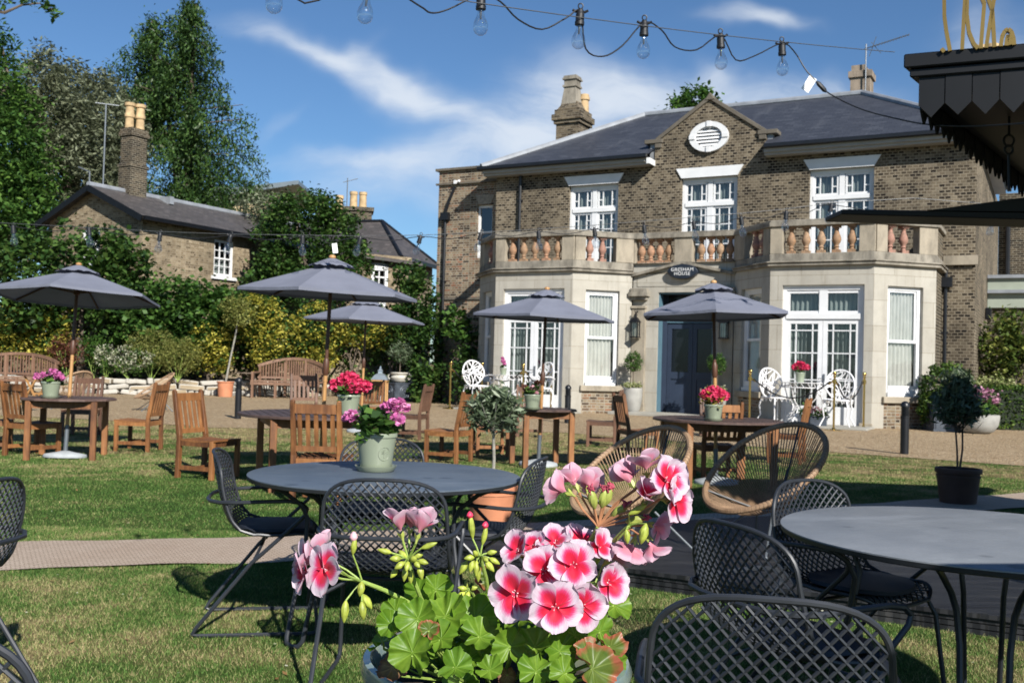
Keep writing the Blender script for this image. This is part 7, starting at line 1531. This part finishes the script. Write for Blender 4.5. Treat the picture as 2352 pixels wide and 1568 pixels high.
hs=MB(); hs.tube([hub1,hub1+Vector((-.02,.02,-.06)),Q(1210,1490,1.17)],[.0028,.0028,.003],8); hs.build('stem',M_['stem'],fg)
# left head
hubL=Q(832,1335,1.08); lf=[(757,1308,1.03,(-.72,-.7,.15),64,.78,.5),(722,1290,1.07,(-.9,-.1,.3),56,.6,.2),(742,1268,1.09,(-.5,.4,.6),46,.6,0),(712,1318,1.05,(-.95,-.45,0),56,.75,-.6)]
hl=MB()
for i,(px,py,Y,nn,rr,op,rl) in enumerate(lf):
    p=Q(px,py,Y); flower(p,nn,px2m(rr,Y),fg,200+i,op,rl); nv=Vector(nn).normalized(); hl.tube([p-nv*px2m(rr,Y)*.45,p.lerp(hubL,.6),hubL],[.0013,.0012,.0014],6)
hl.build('flower_stalks',M_['stem'],fg)
def bud(mbb,p,d,L_,w):
    d=Vector(d).normalized(); x=d.orthogonal().normalized(); y=d.cross(x); M=Matrix(((x.x,y.x,d.x,p.x),(x.y,y.y,d.y,p.y),(x.z,y.z,d.z,p.z),(0,0,0,1)))
    mbb.lathe([(w*.25,0),(w*.75,L_*.18),(w,L_*.42),(w*.8,L_*.7),(w*.35,L_*.92),(.0001,L_)],9,M=M)
def umbel(hub,items,stemcol='stem',budm='calyx'):
    """buds on short stalks: (px,py,depth,length px,width px,dir)"""
    st_=MB()
    for (px,py,Y,Lp,wp,d) in items:
        p=Q(px,py,Y); dv=Vector(d).normalized(); Lm=px2m(Lp,Y); a=p-dv*Lm*.5; mb=MB(); bud(mb,a,dv,Lm,px2m(wp,Y)*.5); mb.build('bud',M_[budm],fg); st_.tube([hub,hub.lerp(a,.55)+Vector((0,0,.001)),a],[.0011,.001,.001],6)
    st_.build('flower_stalks',M_[stemcol],fg)
M_['budy']=simple('yellow green bud',(.36,.42,.06),.5,0,.3,90)
umbel(hubL,[(813,1252,1.07,42,15,(.1,0,1)),(792,1404,1.07,50,20,(-.05,-.1,-1)),(843,1381,1.07,40,20,(.6,-.1,-.8)),(833,1402,1.06,42,19,(.15,-.1,-1)),(829,1352,1.06,34,19,(-.1,-.2,-1))],budm='budy')
tb2=MB(); bud(tb2,Q(812,1243,1.07),(0,0,1),.011,.0045); tb2.build('bud_tip',M_['petalpale'],fg)
mb=MB(); mb.tube([hubL,Q(880,1353,1.09),Q(930,1378,1.11),Q(985,1412,1.14),Q(1030,1450,1.17)],[.0022,.0025,.0027,.003,.003],8); mb.build('stem',M_['stem'],fg)
# middle head, seen from behind
hubM=Q(938,1284,1.08)
for i,(px,py,Y,nn,rr,op,rl) in enumerate([(921,1212,1.08,(-.25,.25,.9),56,.42,.3),(962,1216,1.07,(.2,.3,.9),54,.42,.9),(942,1206,1.10,(0,.5,.8),44,.5,0)]):
    p=Q(px,py+6,Y); flower(p,nn,px2m(rr,Y),fg,300+i,op,rl); mb=MB(); mb.tube([p-Vector(nn).normalized()*px2m(rr,Y)*.45,hubM],[.0014,.0013],6); mb.build('flower_stalk',M_['stem'],fg)
umbel(hubM,[(883,1265,1.07,34,14,(-1,-.1,.25)),(986,1252,1.07,40,14,(1,-.1,.4)),(908,1282,1.06,26,17,(-1,-.3,.0)),(918,1298,1.06,28,17,(-.8,-.4,-.5)),(905,1316,1.07,26,15,(-.6,-.3,-.8)),(930,1318,1.06,34,15,(-.1,-.2,-1)),(943,1325,1.07,30,14,(.1,-.2,-1)),(966,1314,1.07,34,17,(.25,-.2,-1)),(972,1290,1.06,26,15,(1,-.3,-.2)),(958,1296,1.05,20,14,(.6,-.5,-.5)),(950,1283,1.05,26,17,(.3,-.8,.2)),(925,1272,1.08,26,16,(-.6,.1,.5)),(935,1300,1.05,26,15,(-.1,-.7,-.8)),(962,1275,1.08,22,14,(.8,.2,.3))],budm='budy')
mb=MB(); mb.tube([hubM,Q(950,1330,1.09),Q(966,1372,1.11),Q(986,1410,1.13),Q(1010,1450,1.17)],[.0022,.0024,.0026,.003,.003],8); mb.build('stem',M_['stem'],fg)
hubT=Q(1103,1278,1.10)
umbel(hubT,[(1083,1208,1.10,56,16,(-.12,0,1)),(1113,1228,1.10,46,14,(.2,0,1)),(1064,1303,1.09,36,16,(-.5,-.1,-.9)),(1083,1298,1.09,32,15,(-.2,-.3,-1)),(1094,1305,1.09,36,14,(0,-.2,-1)),(1098,1316,1.10,40,14,(.05,0,-1)),(1125,1300,1.09,32,16,(.7,-.2,-.8)),(1136,1288,1.10,28,14,(.9,0,-.5)),(1130,1268,1.10,24,13,(1,-.1,.2)),(1078,1280,1.08,26,15,(-.9,-.4,-.1)),(1115,1284,1.08,24,14,(.4,-.8,-.2)),(1092,1270,1.08,24,14,(-.3,-.7,.5))],budm='budy')
for px,py in((1080,1185),(1113,1208)): mb=MB(); bud(mb,Q(px,py+6,1.10),(-.1 if px<1100 else .15,0,1),.0085,.0038); mb.build('bud_tip',simple('crimson bud tip',(.8,.05,.12),.5,0,.1,60),fg)
mb=MB(); mb.tube([hubT,Q(1116,1325,1.12),Q(1124,1380,1.14),Q(1130,1450,1.18)],[.002,.0023,.0026,.003],8); mb.build('stem',M_['stem'],fg)
hubS=Q(1078,1352,1.12); umbel(hubS,[(1062,1350,1.11,22,13,(-1,-.2,.2)),(1058,1366,1.11,24,14,(-.8,-.2,-.5)),(1072,1342,1.12,20,12,(-.3,0,1)),(1074,1368,1.11,22,13,(-.2,-.4,-.9)),(1088,1350,1.12,20,12,(.8,-.2,.3))],budm='budy'); mb=MB(); mb.tube([hubS,Q(1090,1370,1.13),Q(1092,1420,1.17)],[.0018,.002,.0025],8); mb.build('stem',M_['stem'],fg)
# tall right head with spent blooms
hubR=Q(1374,1209,1.10); mb=MB(); st2=MB()
rf=[(1300,1128,1.10,(-.75,.45,.35),54,.55,.2),(1322,1112,1.11,(-.3,.6,.7),50,.35,.4),(1352,1120,1.12,(.2,.8,.5),46,.6,0),(1449,1106,1.10,(-.35,.7,.6),56,.55,.3),(1484,1080,1.09,(-.05,.3,1),52,.5,0),(1524,1105,1.07,(.55,-.75,.35),60,.78,-.3),(1540,1150,1.07,(.75,-.5,-.05),58,.8,.5),(1482,1148,1.07,(.25,-.4,.85),52,.45,.2),(1455,1250,1.09,(-.15,.3,-.9),54,.7,.1),(1492,1244,1.09,(.35,.1,-.9),50,.6,.4),(1502,1205,1.10,(.8,.2,-.2),46,.6,0)]
for i,(px,py,Y,nn,rr,op,rl) in enumerate(rf):
    p=Q(px,py,Y); flower(p,nn,px2m(rr,Y),fg,400+i,op,rl); nv=Vector(nn).normalized(); h_=hubR if i<8 else Q(1440,1208,1.10); st2.tube([p-nv*px2m(rr,Y)*.45,p.lerp(h_,.5),h_],[.0016,.0012,.0013],6)
for px,py in((1357,1125),(1390,1122),(1402,1118),(1440,1160),(1483,1190)):
    p=Q(px,py,1.09); w=MB()
    for k in range(16): d=Vector((random.uniform(-1,1),random.uniform(-1,1),random.uniform(-.4,1))); a=p+d*.0035; w.tube([p,a,a+Vector((random.uniform(-1,1),random.uniform(-1,1),random.uniform(-1,1)))*.004],[.0012,.0017,.0008],5)
    w.build('withered_petal',simple('withered crimson petal',(.38,.05,.09),.7,0,.35,200),fg); c_=MB(); d=(p-hubR).normalized(); bud(c_,p-d*.022,d,.024,.0055); c_.build('calyx',M_['calyx'],fg); st2.tube([p-d*.02,hubR],[.0014,.0013],6)
st2.build('flower_stalks',M_['stemred'],fg)
umbel(Q(1446,1206,1.09),[(1478,1226,1.07,48,22,(-.25,-.1,-1)),(1465,1170,1.07,46,17,(.8,-.1,.45)),(1440,1232,1.08,34,16,(.1,0,-1))],budm='budy')
mb=MB(); mb.tube([hubR,Q(1362,1232,1.11),Q(1345,1262,1.12),Q(1310,1330,1.15),Q(1270,1450,1.18)],[.0028,.003,.003,.003,.003],8); mb.build('stem',M_['stem'],fg)
mb=MB(); mb.tube([Q(1446,1206,1.09),Q(1420,1232,1.10),Q(1385,1268,1.12),Q(1340,1330,1.15),Q(1290,1450,1.18)],[.0024,.0027,.0028,.003,.003],8); mb.build('stem',M_['stem'],fg)
# leaves: the ones that show, then darker filling leaves
lv=[(947,1505,1.02,(-.05,-1,.45),58,'pleaf',(.0,.1,1)),(1022,1420,1.08,(-.2,-.9,.6),62,'pleaf',(-.2,.3,1)),(1088,1425,1.09,(.15,-.8,.7),60,'pleaf',(.4,.3,1)),(962,1362,1.12,(-.3,-.9,.3),38,'pleaf',(-.3,.2,1)),(1000,1357,1.12,(.35,-.9,.3),40,'pleaf',(.4,.2,1)),(912,1404,1.10,(-.4,-.9,.3),38,'pleaf',(-.9,0,.5)),(960,1425,1.06,(-.1,-.9,.5),52,'pleaf',(-.2,.2,1)),(902,1434,1.07,(-.3,-.8,.6),36,'pleaf',(-1,-.2,.3)),(1036,1385,1.12,(.1,-.5,1),38,'pleaf',(.9,.2,.4)),(1098,1462,1.05,(.1,-.7,.8),54,'pleaf',(.6,0,.3)),(1042,1532,1.01,(.1,-.6,.9),46,'pleaf',(.5,-.5,.4)),(1320,1462,1.08,(.1,-.8,.7),44,'pleaf',(.2,.2,1)),(1376,1452,1.07,(.35,-.7,.8),50,'pleaf',(.8,.2,.5)),(1398,1484,1.06,(.4,-.6,.8),42,'pleafred',(.9,0,.2)),(1352,1508,1.05,(.1,-.8,.6),44,'pleafred',(.3,.1,1)),(1356,1535,1.0,(.1,-.9,.55),66,'pleafred',(.8,-.1,.0)),(1408,1390,1.13,(.3,-.7,.8),46,'pleaf',(.9,.1,-.1)),(1130,1332,1.14,(-.1,-.9,.5),38,'pleafred',(.0,.2,1)),(1166,1360,1.15,(.1,-.8,.6),44,'pleaf',(.3,.2,1)),(1148,1395,1.13,(-.1,-.8,.6),46,'pleaf',(-.2,.2,1)),(1195,1420,1.12,(0,-.7,.8),48,'pleaf',(.2,.2,.8)),(1010,1470,1.04,(-.2,-.7,.7),46,'pleaf',(-.2,-.3,.5)),(1170,1490,1.04,(0,-.9,.5),48,'pleaf',(.2,0,1)),(1228,1490,1.05,(0,-.8,.6),50,'pleaf',(-.3,0,1)),(1285,1500,1.05,(.1,-.8,.6),48,'pleaf',(.3,0,.8)),(1230,1545,1.02,(0,-.7,.7),50,'pleaf',(.1,-.2,.5)),(1120,1538,1.02,(0,-.7,.8),36,'pleaf',(.3,-.4,.5)),(905,1530,1.06,(-.3,-.7,.7),42,'pleafdry',(-.8,-.2,.1)),(985,1448,1.03,(.0,-1,.3),28,'pleafred',(.2,.1,1)),(1165,1548,1.06,(.1,-1,.2),24,'pleafdry',(.1,.1,-1)),(880,1470,1.10,(-.6,-.6,.6),38,'pleaf',(-1,0,-.2)),(1300,1545,1.0,(.0,-.8,.7),40,'pleaf',(-.5,-.3,0))]
ls=MB()
for i,(px,py,Y,nn,rr,mm_,td) in enumerate(lv):
    p=Q(px,py,Y); gleaf(p,Vector(nn).normalized()+Vector((random.uniform(-.45,.45),random.uniform(-.1,.3),random.uniform(-.3,.4))),px2m(rr,Y),fg,500+i,mm_,random.uniform(0,.5),td); ls.tube([p,p+Vector((0,.01,-.012)),Vector((p.x*.45,p.y*.4+.02,fpz-.02))],[.0013,.0014,.0017],6)
r_=random.Random(9)
for i in range(46):
    a=r_.uniform(0,2*PI); rr_=.135*math.sqrt(r_.random()); p=Vector((rr_*math.cos(a),rr_*math.sin(a)*.9+.01,fpz+r_.uniform(.0,.075)*(1.15-rr_/.16)))
    gleaf(p,(r_.uniform(-.5,.5),r_.uniform(-.9,.0),1),r_.uniform(.018,.028),fg,700+i,'pleaf' if r_.random()<.85 else 'pleafred',r_.uniform(0,.5)); ls.tube([p,(p.x*.6,p.y*.6,fpz-.02)],.0013,5)
ls.build('leaf_stalks',M_['stem'],fg)
mb=MB(); mb.tube([Q(1352,1490,1.06),Q(1290,1530,1.08),Q(1240,1570,1.12)],.0035,8); mb.tube([Q(1000,1540,1.02),Q(1080,1580,1.05)],.002,6); mb.build('stem',M_['stem'],fg,split=True)

# ================================================================ GRASS BLADES
def in_poly(x,y,poly):
    c=np.zeros(len(x),bool); n=len(poly)
    for i in range(n):
        x0,y0=poly[i]; x1,y1=poly[(i+1)%n]; k=((y0>y)!=(y1>y))&(x<(x1-x0)*(y-y0)/(y1-y0+1e-12)+x0); c^=k
    return c
def blades(n,y0,y1,h,w,seed,name):
    g=np.random.default_rng(seed); y=y0+(y1-y0)*g.random(n)**.8; x=(g.random(n)*2-1)*(y*.56+1.6)
    pth=front+back[::-1]; k=~in_poly(x,y,pth)&~in_poly(x,y,dpoly)&~in_poly(x,y,[(a,b-.12) for a,b in gr]); x,y=x[k],y[k]; n=len(x)
    hh=h*(.45+.9*g.random(n))*(1+.5*(g.random(n)<.04)); a=g.random(n)*2*PI; lx=(g.random(n)-.5)*1.5*hh; ly=(g.random(n)-.5)*1.5*hh; dx=np.cos(a)*w/2; dy=np.sin(a)*w/2
    V=np.empty((n,3,3)); V[:,0]=np.stack([x-dx,y-dy,np.zeros(n)],1); V[:,1]=np.stack([x+dx,y+dy,np.zeros(n)],1); V[:,2]=np.stack([x+lx,y+ly,hh],1)
    me=bpy.data.meshes.new(name); me.vertices.add(3*n); me.vertices.foreach_set('co',V.reshape(-1).astype('f')); me.loops.add(3*n); me.loops.foreach_set('vertex_index',np.arange(3*n,dtype='i')); me.polygons.add(n); me.polygons.foreach_set('loop_start',np.arange(0,3*n,3,dtype='i')); me.polygons.foreach_set('loop_total',np.full(n,3,dtype='i'))
    at=me.attributes.new('rv','FLOAT','POINT'); at.data.foreach_set('value',np.repeat(g.random(n).astype('f'),3)); me.materials.append(M_['blade']); me.update(); o=bpy.data.objects.new(name,me); COL.objects.link(o); tag(o,kind='stuff')
blades(500000,3.0,7.5,.015,.003,1,'grass'); blades(250000,6.5,13,.017,.0045,2,'grass'); blades(100000,11,20,.02,.008,3,'grass')

# daisies and fallen leaves scattered on the turf
def scatter(n,y0,y1,z,seed):
    g=np.random.default_rng(seed); y=y0+(y1-y0)*g.random(n); x=(g.random(n)*2-1)*(y*.54); k=~in_poly(x,y,front+back[::-1])&~in_poly(x,y,dpoly)&~in_poly(x,y,gr); return np.stack([x[k],y[k],np.full(k.sum(),z)],1)
tag(cloud('fallen_leaves',scatter(260,3.2,16,.012,5),.035,leafm('dry fallen leaf',(.16,.08,.03),(.30,.18,.07),(.42,.30,.12),.1,.7),None,asp=.6,up=3),kind='stuff')
tag(cloud('daisies',scatter(200,3.2,9,.022,6),.013,M_['whitefl'],None,asp=1,up=3),kind='stuff')
